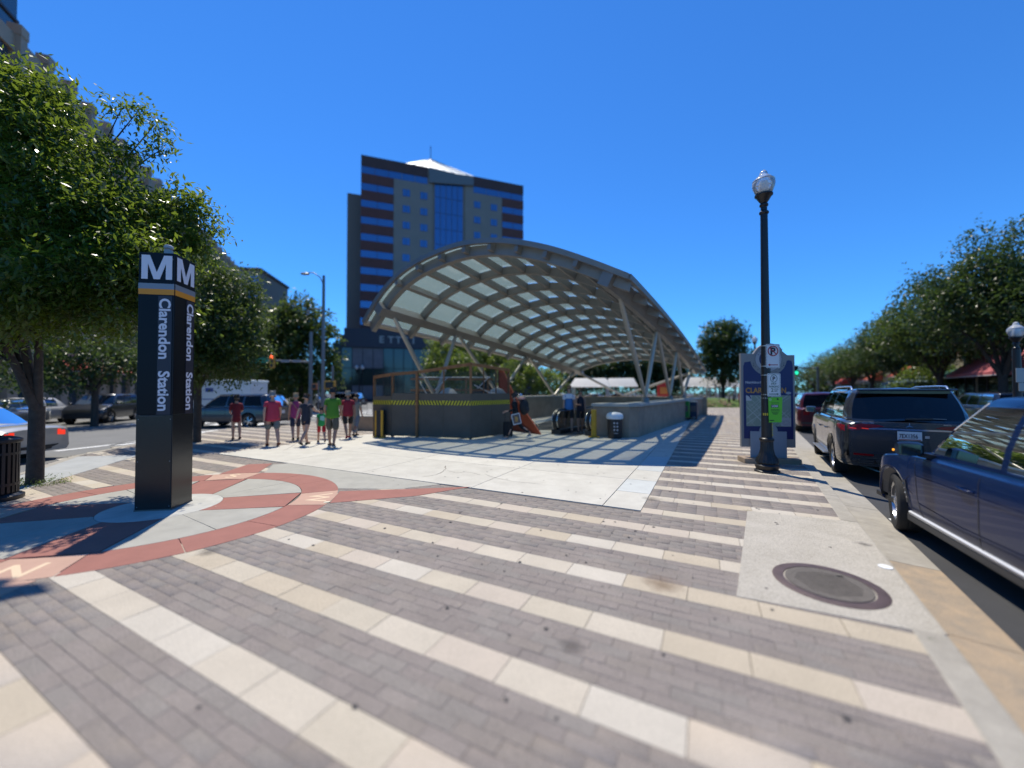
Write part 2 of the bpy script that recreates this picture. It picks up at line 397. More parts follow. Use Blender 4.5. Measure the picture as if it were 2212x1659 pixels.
# ---- kerbs
kerb = MB(); right_k = thing('kerb_stones', 'pale concrete kerb between brick pavement and parked cars', 'kerb'); del right_k['category']; del right_k['label']; right_k['kind'] = 'structure'; right_k.name = 'kerb'
s = -7.6; i = 0
def strip_piece(s0, s1, o0, o1, z0, z1, gap=0.006, ztilt=0.0):
    a = kline(s0 + gap, o0); b = kline(s1 - gap, o0); c = kline(s1 - gap, o1); d = kline(s0 + gap, o1)
    vs = [(a[0], a[1], z0), (b[0], b[1], z0), (c[0], c[1], z0), (d[0], d[1], z0), (a[0], a[1], z1), (b[0], b[1], z1), (c[0], c[1], z1 + ztilt), (d[0], d[1], z1 + ztilt)]
    return vs, [(0, 3, 2, 1), (4, 5, 6, 7), (0, 1, 5, 4), (1, 2, 6, 5), (2, 3, 7, 6), (3, 0, 4, 7)]
KE = [-7.6, -6.1, -4.6, -2.60, .12, 1.6, 3.1]
while KE[-1] < 58: KE.append(KE[-1] + (1.5 if KE[-1] < 30 else 3.0))
for s, s1 in zip(KE[:-1], KE[1:]):
    narrow = -2.7 < s < 0.1
    MB().add(*strip_piece(s, s1, -.02 if narrow else -.19, 0.0, -0.3, .003 if narrow else .005)).build('kerb_stone', conc_k, right_k, bevel=0.012 if s < 12 and not narrow else 0)
s = -8.0
gut_edges = [-8, -5.2, -2.4, -0.95, 1.35, 4.2, 7.2, 10.2, 13.2, 16.2, 22, 28, 36, 46, 58]
for a, b in zip(gut_edges[:-1], gut_edges[1:]):
    MB().add(*strip_piece(a, b, 0.002, 0.43, -0.3, ROAD_Z + 0.03, 0.004, -0.022)).build('gutter_slab', conc_or if b <= -0.9 else conc_k, right_k)
lk = link('kerb', None); lk['kind'] = 'structure'
for i in range(len(LEFTK) - 1):
    a = Vector(LEFTK[i]); b = Vector(LEFTK[i + 1]); n_ = max(1, int((b - a).length / 2.5))
    for q in range(n_):
        p0 = a.lerp(b, q / n_); p1 = a.lerp(b, (q + 1) / n_); dd = (p1 - p0).normalized(); nn = Vector((dd.y, -dd.x))
        A = p0 + dd * .005; B = p1 - dd * .005; C_ = B + nn * .17; D_ = A + nn * .17
        MB().prism([(A.x, A.y), (B.x, B.y), (C_.x, C_.y), (D_.x, D_.y)], -0.3, 0.006).build('kerb_stone', conc_k, lk)
# smooth concrete footway pieces beside the left kerb
fw = M('footway_concrete', (0.40, 0.41, 0.40), 0.8, var=0.2, vscale=2.5, bump=0.2, bscale=90, speck=0.1)
for P in ([(-9.05, 5.85), (-10.1, 8.2), (-11.3, 10.0), (-9.9, 10.3), (-9.2, 8.6), (-8.2, 6.1)], [(-7.5, 1.9), (-9.0, 5.75), (-8.15, 6.0), (-6.6, 2.0)]):
    MB().prism(P, -0.03, 0.005).build('concrete_slab', fw, pav)

# ---- compass medallion round the pylon
red = M('medallion_red', (0.325, 0.13, 0.10), 0.8, var=0.18, vscale=3, speck=0.16, sscale=240, bump=0.2, bscale=160)
red2 = M('medallion_peach', (0.50, 0.31, 0.23), 0.8, var=0.15, vscale=3, speck=0.12, sscale=240, bump=0.2, bscale=160)
gry = M('medallion_grey', (0.385, 0.37, 0.32), 0.8, var=0.2, vscale=3, speck=0.12, sscale=240, bump=0.2, bscale=160)
wht = M('medallion_pale', (0.52, 0.51, 0.46), 0.8, var=0.25, vscale=4, speck=0.08, sscale=200, bump=0.2, bscale=160)
gold = M('medallion_letter', (0.66, 0.50, 0.34), 0.8, speck=0.1)
med = thing('compass_medallion', 'round red and grey compass inlay set in the paving round the pylon', 'paving inlay', (MED.x, MED.y, 0)); 
A0 = radians(12.7)
HWA, TIP = 0.50, 6.0
def rayhalf(r): return max(0.0, 0.58 * (1 - r / TIP))
def arcp(r, a0, a1, n=14): return [(r * cos(a0 + (a1 - a0) * i / n), r * sin(a0 + (a1 - a0) * i / n)) for i in range(n + 1)]
RI, RS = 1.78, 0.70; J = 0.004
for q in range(4):
    a = A0 + q * pi / 2; hi = atan2(rayhalf(RI), RI); ho = atan2(rayhalf(MR), MR); hs_ = atan2(rayhalf(RS), RS)
    def rot(p): return (p[0] * cos(a) - p[1] * sin(a), p[0] * sin(a) + p[1] * cos(a))
    # ring between this ray and the next, in three pieces
    b0, b1 = (hi + ho) / 2, pi / 2 - (hi + ho) / 2
    for s_ in range(3):
        c0 = b0 + (b1 - b0) * s_ / 3 + J / 2; c1 = b0 + (b1 - b0) * (s_ + 1) / 3 - J / 2
        MB().prism([rot(p) for p in arcp(RI + J, c0, c1) + arcp(MR, c1, c0)], -0.02, 0.0035).build('ring_segment', red, med)
    # letter patch
    MB().prism([rot(p) for p in arcp(RI + J, -b0 + J, b0 - J, 6) + arcp(MR, b0 - J, -b0 + J, 6)], -0.02, 0.0035).build('letter_patch', red2, med)
    # inner ray
    MB().prism([rot(p) for p in arcp(RS + J, -hs_ * .78, hs_ * .78, 6) + [(RI * cos(hi) - J, RI * sin(hi) - .01)] + [(RI * cos(hi) - J, -RI * sin(hi) + .01)]], -0.02, 0.0034).build('compass_ray', red, med)
    # grey field with a thin inlaid joint
    for (f0, f1) in ((0.0, .5), (.5, 1.0)):
        x0 = hs_ * .78 + .012; x1 = pi / 2 - x0; y0 = hi + .006; y1 = pi / 2 - y0
        p = arcp(RS + J, x0 + (x1 - x0) * f0 + .003, x0 + (x1 - x0) * f1 - .003, 6) + arcp(RI - J, y0 + (y1 - y0) * f1 - .003, y0 + (y1 - y0) * f0 + .003, 8)
        MB().prism([rot(t_) for t_ in p], -0.02, 0.0035).build('field_segment', gry, med)
    # ray outside the ring
    if q in (0, 1, 3):
        L1 = {0: 4.55, 1: 3.4, 3: 3.3}[q]
        e = [(MR + .004, -rayhalf(MR)), (L1, -rayhalf(L1)), (L1, rayhalf(L1)), (MR + .004, rayhalf(MR))] if q else [(MR + .004, -rayhalf(MR)), (3.6, -rayhalf(3.6)), (L1 + .0, .17), (3.3, rayhalf(3.3)), (MR + .004, rayhalf(MR))]
        e = [rot((x, y)) for x, y in e]
        MB().prism(e, -0.02, 0.0045).build('compass_ray', red if q != 3 else red2, med)
    if q == 2:
        e = [rot((x, y)) for x, y in [(MR + .004, -rayhalf(MR)), (3.6, -rayhalf(3.6)), (3.6, rayhalf(3.6)), (MR + .004, rayhalf(MR))]]
        MB().prism(e, -0.02, 0.0045).build('compass_ray', red, med)
    me = text_mesh({0: 'W', 1: 'S', 2: 'E', 3: 'N'}[q], 0.46, gold, 0.006, 'CENTER', 0.0005)
    me.transform(Matrix.Translation((cos(a) * (RI + .16), sin(a) * (RI + .16), 0.0045)) @ Matrix.Rotation(a - pi / 2, 4, 'Z') @ Matrix.Scale(1.0, 4))
    link('letter', me, med)
MB().lathe([(0, 0.0035), (RS, 0.0035), (RS, -0.02)], 40).build('centre_disc', wht, med)
# grey and cream wedge between medallion and plaza concrete
def toM(p): return (p[0] - MED.x, p[1] - MED.y)
wp = [uv2w(-11.2 + .0, CT0 - .01), uv2w(-4.2, CT0 - .01)]
c = [(MED.x + (MR + .005) * cos(t_), MED.y + (MR + .005) * sin(t_)) for t_ in np.linspace(A0 + radians(14), A0 + radians(78), 14)]
s_out = (MED.x + 3.25 * cos(A0 + pi / 2 - .10), MED.y + 3.25 * sin(A0 + pi / 2 - .10)); w_out = (MED.x + 3.3 * cos(A0 + .09), MED.y + 3.3 * sin(A0 + .09))
tip = uv2w(-4.35, CT0 - .03)
def cut(p):
    u, t = w2uv(*p); return uv2w(u, min(t, CT0 - .01))
wedge = [cut(w_out)] + c + [cut(s_out), uv2w(w2uv(*s_out)[0] + .15, CT0 - .01), tip]
MB().prism([toM(p) for p in wedge], -0.02, 0.0025).build('field_segment', gry, med)
# few bits of litter and weeds, oil spots
weed = M('weed', (0.10, 0.16, 0.03), 0.8)
mb = MB()
for (cx, cy, n_, sp) in ((3.36, 5.50, 26, .05), (4.2, 5.02, 60, .16), (3.95, 5.2, 20, .15), (2.9, 2.66, 18, .06)):
    for _ in range(n_):
        x = cx + rr.gauss(0, sp); y = cy + rr.gauss(0, sp * .3); a = rr.uniform(0, 6.28); l_ = rr.uniform(.01, .03)
        mb.add([(x, y, 0), (x + .004, y + .002, 0), (x + cos(a) * l_, y + sin(a) * l_, l_ * .8)], [(0, 1, 2)])
mb.build('weed_tufts', weed, kind='stuff')
mb = MB(); stain = M('gum_spot', (0.055, 0.05, 0.048), 0.8)
for _ in range(150):
    x = rr.uniform(-3, 5); y = rr.uniform(2, 11)
    if (Vector((x, y)) - KP).dot(KN) > -.2: continue
    r_ = rr.uniform(.008, .02); n_ = 8; mb.add([(x + r_ * cos(i * pi / 4) * rr.uniform(.7, 1.2), y + r_ * sin(i * pi / 4) * rr.uniform(.7, 1.2), 0.0052) for i in range(n_)], [tuple(range(n_))])
mb.build('gum_spots', stain, kind='stuff')
for cx_, cy_, R_, c_ in ((1.32, 3.42, .22, (.30, .19, .10)), (-3.2, 4.1, .16, (.16, .14, .12)), (.4, 2.6, .12, (.13, .115, .10)), (2.2, 6.1, .18, (.19, .16, .13)), (3.9, 4.3, .10, (.10, .09, .08))):
    sm_ = bpy.data.materials.new('stain'); sm_.use_nodes = True; n_ = sm_.node_tree; b_ = n_.nodes['Principled BSDF']; b_.inputs['Base Color'].default_value = rgb(c_); b_.inputs['Roughness'].default_value = .8
    t_ = n_.nodes.new('ShaderNodeTexNoise'); t_.inputs['Scale'].default_value = 9; t_.inputs['Detail'].default_value = 5; co_ = n_.nodes.new('ShaderNodeTexCoord'); ln_ = n_.nodes.new('ShaderNodeVectorMath'); ln_.operation = 'LENGTH'; n_.links.new(co_.outputs['Object'], ln_.inputs[0]); n_.links.new(co_.outputs['Object'], t_.inputs['Vector'])
    m1_ = n_.nodes.new('ShaderNodeMath'); m1_.operation = 'MULTIPLY_ADD'; n_.links.new(ln_.outputs['Value'], m1_.inputs[0]); m1_.inputs[1].default_value = -1.0 / R_; n_.links.new(t_.outputs['Fac'], m1_.inputs[2])
    m2_ = n_.nodes.new('ShaderNodeMath'); m2_.operation = 'MULTIPLY_ADD'; n_.links.new(m1_.outputs[0], m2_.inputs[0]); m2_.inputs[1].default_value = 1.3; m2_.inputs[2].default_value = .45; m2_.use_clamp = True
    m3_ = n_.nodes.new('ShaderNodeMath'); m3_.operation = 'MULTIPLY'; m3_.inputs[1].default_value = .26; n_.links.new(m2_.outputs[0], m3_.inputs[0]); n_.links.new(m3_.outputs[0], b_.inputs['Alpha'])
    o_ = MB().lathe([(0, 0), (R_ * 1.6, 0)], 24).build('stain', sm_, None, kind='stuff'); o_.location = (cx_, cy_, .0056)
mb = MB(); lf = M('dry_litter', (0.50, 0.45, 0.33), 0.8)
for _ in range(60):
    x = rr.uniform(-9, 6); y = rr.uniform(2.2, 12); a = rr.uniform(0, 6.28); r_ = rr.uniform(.006, .018)
    mb.add([(x, y, .006), (x + r_ * cos(a), y + r_ * sin(a), .010), (x + r_ * cos(a + 1.3), y + r_ * sin(a + 1.3), .007)], [(0, 1, 2)])
mb.build('litter', lf, kind='stuff')
recenter(MB().prism([(0, 0), (.07, .01), (.085, .05), (.02, .06), (-.01, .03)], 0, .004).build('paper_scrap', M('scrap', (0.7, 0.66, 0.5), 0.8), loc=(-2.86, 5.87, 0.007), rz=.3, label='tiny cream paper scrap lying just outside the medallion ring', cat='litter'))
# road markings
old_a = M('asphalt_worn_glare', (0.185, 0.185, 0.18), 0.8, var=0.25, vscale=.5, bump=.3, bscale=120, speck=.2, sscale=200)  # older, paler street surface; sun glare is put into its colour too
MB().add([(x, y, ROAD_Z + 0.004) for x, y in [(-7.6, -10), (-95, -10), (-95, 120), (33, 120), (9.5, 57)] + LEFTK[::-1][1:]], [tuple(range(5 + len(LEFTK) - 1))[::-1]]).build('road', old_a, kind='structure')
def stripe(a, b, wd, z=ROAD_Z + 0.009):
    a = Vector(a); b = Vector(b); d = (b - a).normalized(); n_ = Vector((-d.y, d.x)) * wd / 2
    return MB().add([(a.x + n_.x, a.y + n_.y, z), (a.x - n_.x, a.y - n_.y, z), (b.x - n_.x, b.y - n_.y, z), (b.x + n_.x, b.y + n_.y, z)], [(0, 1, 2, 3)])
rm = link('road_markings', None); rm['kind'] = 'structure'
def mk(a, b, wd): stripe(a, b, wd).build('painted_line', paint, rm)
q = [kline(0.9, .45), kline(.9, 2.5)]; mk(q[0], q[1], .11)
q = [kline(7.3, .45), kline(7.3, 2.5)]; mk(q[0], q[1], .11)
mk(g(250, 962, -.1).xy, g(620, 908, -.1).xy, .5); mk(g(120, 975, -.1).xy, g(420, 941, -.1).xy, .25)
mk(g(-60, 938, -.1).xy, g(270, 920, -.1).xy, .2)
for i in range(9):
    a = Vector((-13.0 + i * 1.1, 25.0 + i * 1.75)); mk(a, a + Vector((-6.5, 3.3)), .55)
for i in range(6):
    a = Vector((-14.2 - i * 1.25, 19.5 + i * .2)); mk(a, a + Vector((-1.5, 3.9)), .5)
# ---------------------------------------------------------------- station canopy
steel = M('canopy_steel', (0.235, 0.22, 0.20), 0.45, metal=0.35, var=0.15, vscale=2.0)
steel_l = M('strut_steel', (0.42, 0.40, 0.35), 0.4, metal=0.3, var=0.1, vscale=3.0)
def canopy_glass(name, tr, df):
    m = bpy.data.materials.new(name); m.use_nodes = True; n = m.node_tree; N = n.nodes; L = n.links; N.remove(N['Principled BSDF'])
    a = N.new('ShaderNodeBsdfTransparent'); a.inputs[0].default_value = rgb(tr)
    b = N.new('ShaderNodeBsdfTranslucent'); b.inputs[0].default_value = rgb(df)
    c = N.new('ShaderNodeMixShader'); c.inputs[0].default_value = 0.25; L.new(a.outputs[0], c.inputs[1]); L.new(b.outputs[0], c.inputs[2])
    gl = N.new('ShaderNodeBsdfGlossy'); gl.inputs['Roughness'].default_value = 0.08
    fr = N.new('ShaderNodeFresnel'); fr.inputs[0].default_value = 1.45
    d = N.new('ShaderNodeMixShader'); L.new(fr.outputs[0], d.inputs[0]); L.new(c.outputs[0], d.inputs[1]); L.new(gl.outputs[0], d.inputs[2])
    L.new(d.outputs[0], N['Material Output'].inputs['Surface']); return m
cgl = canopy_glass('fritted_glass', (0.86, 0.88, 0.84), (0.66, 0.90, 1.0))
C1 = Vector((-5.57, 14.38, 4.30)); C2 = Vector((3.28, 10.75, 4.95)); C4 = Vector((14.3, 28.4, 3.2)); C3 = Vector((4.9, 31.0, 3.2))
RT = [(0, 0), (.10, 1.0), (.22, 1.62), (.40, 1.93), (.53, 1.86), (.65, 1.58), (.77, 1.14), (.90, .52), (1, 0)]
RB = [(0, 0), (.1, .5), (.22, .88), (.4, 1.15), (.53, 1.2), (.65, 1.1), (.77, .85), (.9, .42), (1, 0)]
def tab(T, u):
    u = min(max(u, 0), 1)
    for i in range(len(T) - 1):
        if u <= T[i + 1][0]:
            x0, y0 = T[i]; x1, y1 = T[i + 1]
            m0 = (y1 - y0) / (x1 - x0) if i == 0 else (y1 - T[i - 1][1]) / (x1 - T[i - 1][0])
            m1 = (y1 - y0) / (x1 - x0) if i + 2 >= len(T) else (T[i + 2][1] - y0) / (T[i + 2][0] - x0)
            h = x1 - x0; t = (u - x0) / h
            return (2 * t**3 - 3 * t**2 + 1) * y0 + (t**3 - 2 * t**2 + t) * h * m0 + (-2 * t**3 + 3 * t**2) * y1 + (t**3 - t**2) * h * m1
    return 0
def CS(u, v):
    a = C1.lerp(C3, v); b = C2.lerp(C4, v); p = a.lerp(b, u)
    p.z += tab(RT, u) * (1 - v) + tab(RB, u) * v + 0.32 * 4 * v * (1 - v) * (0.25 + 0.75 * u)
    p.y -= 0.30 * 4 * u * (1 - u) * (1 - v); return p
def CN(u, v):
    e = 1e-3; n = (CS(u + e, v) - CS(u - e, v)).cross(CS(u, v + e) - CS(u, v - e)); n.normalize(); return n if n.z > 0 else -n
can = thing('station_canopy', 'big curved steel and glass canopy roof over the station escalators', 'canopy', (3.6, 20, 0))
CO = Vector((-3.6, -20, 0))
U0, U1, V0, V1 = 0.055, 0.945, 0.017, 0.978; NU, NV = 9, 10
us_ = [0.0] + [U0 + (U1 - U0) * i / NU for i in range(NU + 1)] + [1.0]
vs_ = [0.0] + [V0 + (V1 - V0) * (j / NV) for j in range(NV + 1)] + [1.0]
def ribbon(fn, n, wd, dp, name, mat, side, up=0.02):
    """a bent beam following the shell: fn(t) -> (u, v)"""
    mb = MB(); vs = []
    for i in range(n + 1):
        u, v = fn(i / n); p = CS(u, v); nn = CN(u, v); e = 1e-3
        q = CS(*fn(min(1, i / n + e))) - CS(*fn(max(0, i / n - e))); q.normalize(); s = q.cross(nn).normalized()
        for a, b in ((-1, up), (1, up), (1, up - dp), (-1, up - dp)): vs.append(p + CO + s * (a * wd / 2) + nn * b)
    fs = [(0, 3, 2, 1), (4 * n, 4 * n + 1, 4 * n + 2, 4 * n + 3)]
    for i in range(n):
        for j in range(4): a = 4 * i + j; b = 4 * i + (j + 1) % 4; fs.append((a, b, b + 4, a + 4))
    return mb.add(vs, fs).build(name, mat, can)
for i, u in enumerate(us_):
    if i in (0, len(us_) - 1): ribbon(lambda t, u=u: (u, t), 40, .13, .15, 'edge_beam', steel, 0, .05)
    elif i in (1, len(us_) - 2): ribbon(lambda t, u=u: (u, t), 40, .34, .48, 'main_girder', steel, 0, -.035)
    else: ribbon(lambda t, u=u: (u, t), 40, .135, .27, 'rib', steel, 0, -.035)
for j, v in enumerate(vs_):
    if j in (0, len(vs_) - 1): ribbon(lambda t, v=v: (t, v), 40, .12, .16, 'edge_beam', steel, 0, .05)
    elif j in (1, len(vs_) - 2): ribbon(lambda t, v=v: (t, v), 40, .20, .34, 'main_girder', steel, 0, -.042)
    else: ribbon(lambda t, v=v: (t, v), 40, .165, .29, 'rib', steel, 0, -.046)
for i in range(len(us_) - 1):
    for j in range(len(vs_) - 1):
        u0, u1, v0, v1 = us_[i], us_[i + 1], vs_[j], vs_[j + 1]; du = .0045; dv = .0025
        if i in (0, len(us_) - 2): du = .007
        if j in (0, len(vs_) - 2): dv = .002
        g_ = [(u0 + du, v0 + dv), (u1 - du, v0 + dv), (u1 - du, v1 - dv), (u0 + du, v1 - dv)]
        P = [CS(*q) + CO + CN(*q) * .0 for q in g_]; n_ = CN((u0 + u1) / 2, (v0 + v1) / 2) * .012
        MB().add([p - n_ for p in P] + [p + n_ for p in P], [(3, 2, 1, 0), (4, 5, 6, 7), (0, 1, 5, 4), (1, 2, 6, 5), (2, 3, 7, 6), (3, 0, 4, 7)]).build('glass_pane', cgl, can)
# struts: V-shaped legs between concrete parapets and girders
def strut(a, b, r=.085):
    a = Vector(a); b = Vector(b); m_ = [a, a.lerp(b, .12), a.lerp(b, .5), a.lerp(b, .88), b]
    MB().tube([p + CO for p in m_], [r * .55, r * .95, r * 1.1, r * .95, r * .55], 12).build('strut', steel_l, can, smooth=50)
def foot(p):
    MB().lathe([(.16, -.35), (.16, -.05), (.10, .03), (0, .05)], 12, Vector(p) + CO).build('strut_foot', steel, can, smooth=40)
def inb(u, v, dn=-.40): return CS(u, v) + CN(u, v) * dn
LB = [(CS(.0, .13) + Vector((.85, .3, 0))), (CS(0, .385) + Vector((.85, .3, 0))), (CS(0, .76) + Vector((.6, .2, 0)))]
LB = [Vector((p.x, p.y, 1.42)) for p in LB]
LTp = [inb(U0, .03), inb(U0, .22), inb(U0, .555), inb(U0, .93)]
for i, b in enumerate(LB):
    foot(b); strut(b, LTp[i]); strut(b, LTp[i + 1])
RBp = [Vector((5.75, 16.6, 1.42)), Vector((8.7, 21.2, 1.42)), Vector((11.3, 25.4, 1.42))]
RTp = [inb(U1, .07), inb(U1, .345), inb(U1, .60), inb(U1, .90)]
for i, b in enumerate(RBp):
    foot(b); strut(b, RTp[i]); strut(b, RTp[i + 1])
eb = Vector((9.2, 32.0, 1.35)); foot(eb); strut(eb, inb(.05, .97)); strut(eb, inb(.95, .97))
# ---------------------------------------------------------------- parapets of the escalator well
cw = M('parapet_concrete', (0.40, 0.30, 0.21), 0.85, var=0.35, vscale=1.8, bump=0.35, bscale=60, speck=0.12, sscale=140)
PA = Vector((4.68, 14.25)); PDIR = Vector((0.556, 0.831)).normalized(); PN = Vector((PDIR.y, -PDIR.x))
def pl(s, o): q = PA + PDIR * s + PN * o; return (q.x, q.y)
right_par = thing('concrete_parapet', 'long grey concrete parapet wall right of the escalators with a chamfered corner', 'wall', (PA.x, PA.y, 0))
def loc2(P, c): return [(p[0] - c[0], p[1] - c[1]) for p in P]
front_l = (3.05, 14.55)
body = [front_l, (4.25, 14.0), (4.68, 14.25)] + [pl(16.5, 0), pl(16.5, -.75), pl(.9, -.75), (3.6, 15.35)]
MB().prism(loc2(body, PA), 0, 1.12).build('wall', cw, right_par, bevel=.02)
cap = [(2.98, 14.5), (4.24, 13.92), (4.74, 14.2)] + [pl(16.55, .06), pl(16.55, -.81), pl(.92, -.81), (3.55, 15.42)]
MB().prism(loc2(cap, PA), 1.122, 1.24).build('coping', M('coping_concrete', (0.42, 0.41, 0.37), 0.85, var=0.2, vscale=3, bump=.2, bscale=80), right_par, bevel=.025)
back_l = thing('concrete_parapet', 'far concrete parapet wall behind the escalators, seen left of the two people', 'wall', (-1, 20, 0))
Lw = [Vector((-4.6, 15.6)), Vector((4.4, 30.2))]; d_ = (Lw[1] - Lw[0]).normalized(); n_ = Vector((d_.y, -d_.x))
P = [Lw[0], Lw[1], Lw[1] + n_ * .5, Lw[0] + n_ * .5]
MB().prism([(p.x + 1, p.y - 20) for p in P], 0, 1.30).build('wall', cw, back_l, bevel=.02)
MB().prism([(p.x + 1, p.y - 20) for p in (Lw[0] - n_ * .05, Lw[1] - n_ * .05, Lw[1] + n_ * .55, Lw[0] + n_ * .55)], 1.302, 1.40).build('coping', MATS['coping_concrete'], back_l, bevel=.02)
endw = thing('concrete_parapet', 'short concrete end wall closing the far end of the escalator well', 'wall', (9, 31, 0))
P = [Vector((4.5, 30.6)), Vector((14.0, 27.6)), Vector((14.2, 28.1)), Vector((4.7, 31.1))]
MB().prism([(p.x - 9, p.y - 31) for p in P], 0, 1.30).build('wall', cw, endw, bevel=.02)
# flat sheet over the paving inside the walls, coloured dark for the well's shade
pit = M('pit_shade', (0.03, 0.03, 0.03), 0.9)
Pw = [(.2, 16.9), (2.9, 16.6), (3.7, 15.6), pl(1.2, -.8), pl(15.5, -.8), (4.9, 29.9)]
MB().prism(Pw, .004, .012).build('escalator_pit_shade', pit, kind='structure')
# ---------------------------------------------------------------- escalators
rub = M('black_rubber', (0.015, 0.015, 0.016), 0.35, bump=.05); ss = M('stainless', (0.62, 0.61, 0.58), 0.22, metal=1.0, var=.1, vscale=6)
alum = M('brushed_panel', (0.42, 0.41, 0.39), 0.30, metal=0.9, var=.15, vscale=5)
def escalator_side(loc, rz, label, wd=.30):
    t = thing('escalator_balustrade', label, 'balustrade', loc, rz, 'escalator balustrade ends')
    # local +y runs into the well; newel end at y=0
    H_ = .98; R_ = .43; prof = []
    for i in range(13):
        a = -pi / 2 - i * pi / 12; prof.append((R_ + R_ * cos(a) * 1.0 + 0, H_ - R_ + R_ * sin(a)))
    inner = prof + [(5.5, H_), (5.5, H_ - 2 * R_)]
    # handrail belt
    mb = MB(); o_ = [Vector((0, p[0], p[1])) for p in prof] + [Vector((0, 3, H_)), Vector((0, 5.5, H_))]; vs = []
    for i, p in enumerate(o_):
        d = (o_[min(i + 1, len(o_) - 1)] - o_[max(i - 1, 0)]).normalized(); nn = Vector((0, d.z, -d.y))
        for a, b in ((-1, -.045), (1, -.045), (1, .0), (.8, .02), (-.8, .02), (-1, 0)): vs.append(p + Vector((a * .045 * (wd / .09) * .33, 0, 0)) - nn * b)
    fs = []
    for i in range(len(o_) - 1):
        for j in range(6): a = i * 6 + j; b = i * 6 + (j + 1) % 6; fs.append((a, b, b + 6, a + 6))
    mb.add(vs, fs).build('handrail', rub, t, smooth=40)
    Mx = Matrix(((0, 0, 1, 0), (1, 0, 0, 0), (0, 1, 0, 0), (0, 0, 0, 1)))
    inn = [(R_ + (R_ - .05) * cos(-pi / 2 - i * pi / 12), H_ - R_ + (R_ - .05) * sin(-pi / 2 - i * pi / 12)) for i in range(13)] + [(5.5, H_ - .05), (5.5, .1)]
    MB().prism(inn, -wd * .30, wd * .30, Mx).build('side_panel', ss, t, bevel=.01)
    MB().box((0, .62 + 2.2, .1), (wd * .95, 4.9, .20)).build('skirt', M('escalator_skirt', (.05, .05, .055), .3, metal=.4), t)
    MB().box((0, .42, .105), (wd * .97, .5, .21)).build('base_box', rub, t, bevel=.02)
    return t
ERZ = -math.atan2(PDIR.x, PDIR.y)
e1 = escalator_side((1.62, 14.95, 0), ERZ, 'rounded escalator handrail end nearest the orange panel', .42)
e2 = escalator_side((2.83, 14.5, 0), ERZ, 'rounded escalator handrail end between the people and the yellow post', .36)
lp = thing('escalator_landing', 'steel comb plate landing between the two escalator handrails', 'escalator', (2.55, 15.6, 0.016), ERZ)
MB().box((0, 0.3, .004), (1.0, 2.6, .008)).build('floor_plate', alum, lp)
for i in range(20): MB().box((-.46 + i * .049, .2, .0105), (.012, 2.2, .004)).build('groove_rib', M('rib_dark', (.12, .12, .12), .4, metal=.8), lp)
# yellow posts
yel = M('safety_yellow', (0.62, 0.33, 0.015), 0.5, var=.2, vscale=8)
def ypost(x, y, h, lbl, wd=.13, rz=0.0):
    t = thing('bollard_panel', lbl, 'post', (x, y, 0), rz, 'yellow safety posts')
    MB().box((0, 0, h / 2), (wd, .05, h)).build('post', yel, t, bevel=.006)
    MB().box((0, 0, .015), (wd * 2.0, .28, .03)).build('foot_plate', yel, t, bevel=.004)
    MB().box((wd * .38, -.03, h / 2), (.02, .02, h * .92)).build('rail', M('yellow_edge', (.36, .18, .01), .5), t)
    return t
ypost(3.02, 14.2, 1.02, 'flat yellow post between escalator handrail and concrete parapet', .19)
ypost(-5.02, 14.25, .98, 'left of two upright yellow posts at the left end of the grey hoarding', .09)
ypost(-4.72, 14.0, 1.0, 'right of two upright yellow posts at the left end of the grey hoarding', .09)
MB().box((0, 0, .5), (.26, .30, .98)).build('cabinet', M('dark_box', (.02, .02, .022), .6), loc=(-4.87, 14.35, 0), label='dark narrow box standing between the two yellow posts', cat='box')
# litter bin with white lid against the parapet
tb = thing('litter_bin', 'dark litter bin with white lid against the concrete parapet', 'litter bin', (3.72, 13.95, 0), 0.0)
MB().lathe([(.23, 0), (.25, .03), (.26, .70)], 20).build('bin_body', M('bin_brown', (.03, .024, .022), .5), tb, smooth=40)
MB().lathe([(.285, .70), (.30, .73), (.30, .82), (.27, .88), (.18, .93), (0, .95)], 20).build('lid', M('bin_white', (.78, .78, .76), .4), tb, smooth=40)
for i in range(3):
    for j in (-1, 1):
        a = -pi / 2 - .12 + j * .20; MB().lathe([(0, 0), (.034, 0), (.034, .006)], 10, (cos(a) * .262, sin(a) * .262, .56 - i * .12), Matrix.Rotation(a + pi / 2, 3, 'Z') @ Matrix.Rotation(pi / 2, 3, 'X')).build('round_symbol', M('bin_print', (.55, .5, .48), .5), tb)
MB().box((-.03, -.262, .20), (.14, .004, .02)).build('print_line', MATS['bin_print'], tb)
# ---------------------------------------------------------------- grey hoarding with timber frame
ply = M('hoarding_grey', (0.135, 0.108, 0.08), 0.75, var=0.2, vscale=2.5, bump=.15, bscale=60)
wood = M('timber', (0.38, 0.17, 0.065), 0.8, var=0.5, vscale=5, bump=.4, bscale=50); woodl = M('timber_bare', (0.42, 0.27, 0.15), 0.8, var=.3, vscale=6)
hz_y = M('hazard_yellow', (0.72, 0.58, 0.03), 0.6, var=.1); hz_k = M('hazard_black', (0.02, 0.02, 0.02), 0.6)
film = glassmat('clear_sheeting', (0.93, 0.93, 0.93), 0.07, 0.12, (0.16, 0.155, 0.15), 1.2)
HC = [g(806, 941), g(846, 944), g(901.5, 945), g(1017, 950), g(1101, 938)]
HC = [Vector((p.x, p.y, 0)) for p in HC]
hoard = thing('site_hoarding', 'grey plywood hoarding with yellow striped band and timber posts round the escalator works', 'hoarding', (-3, 15, 0)); HO = Vector((3, -15, 0))
HP = 1.60; BEAM = 2.55
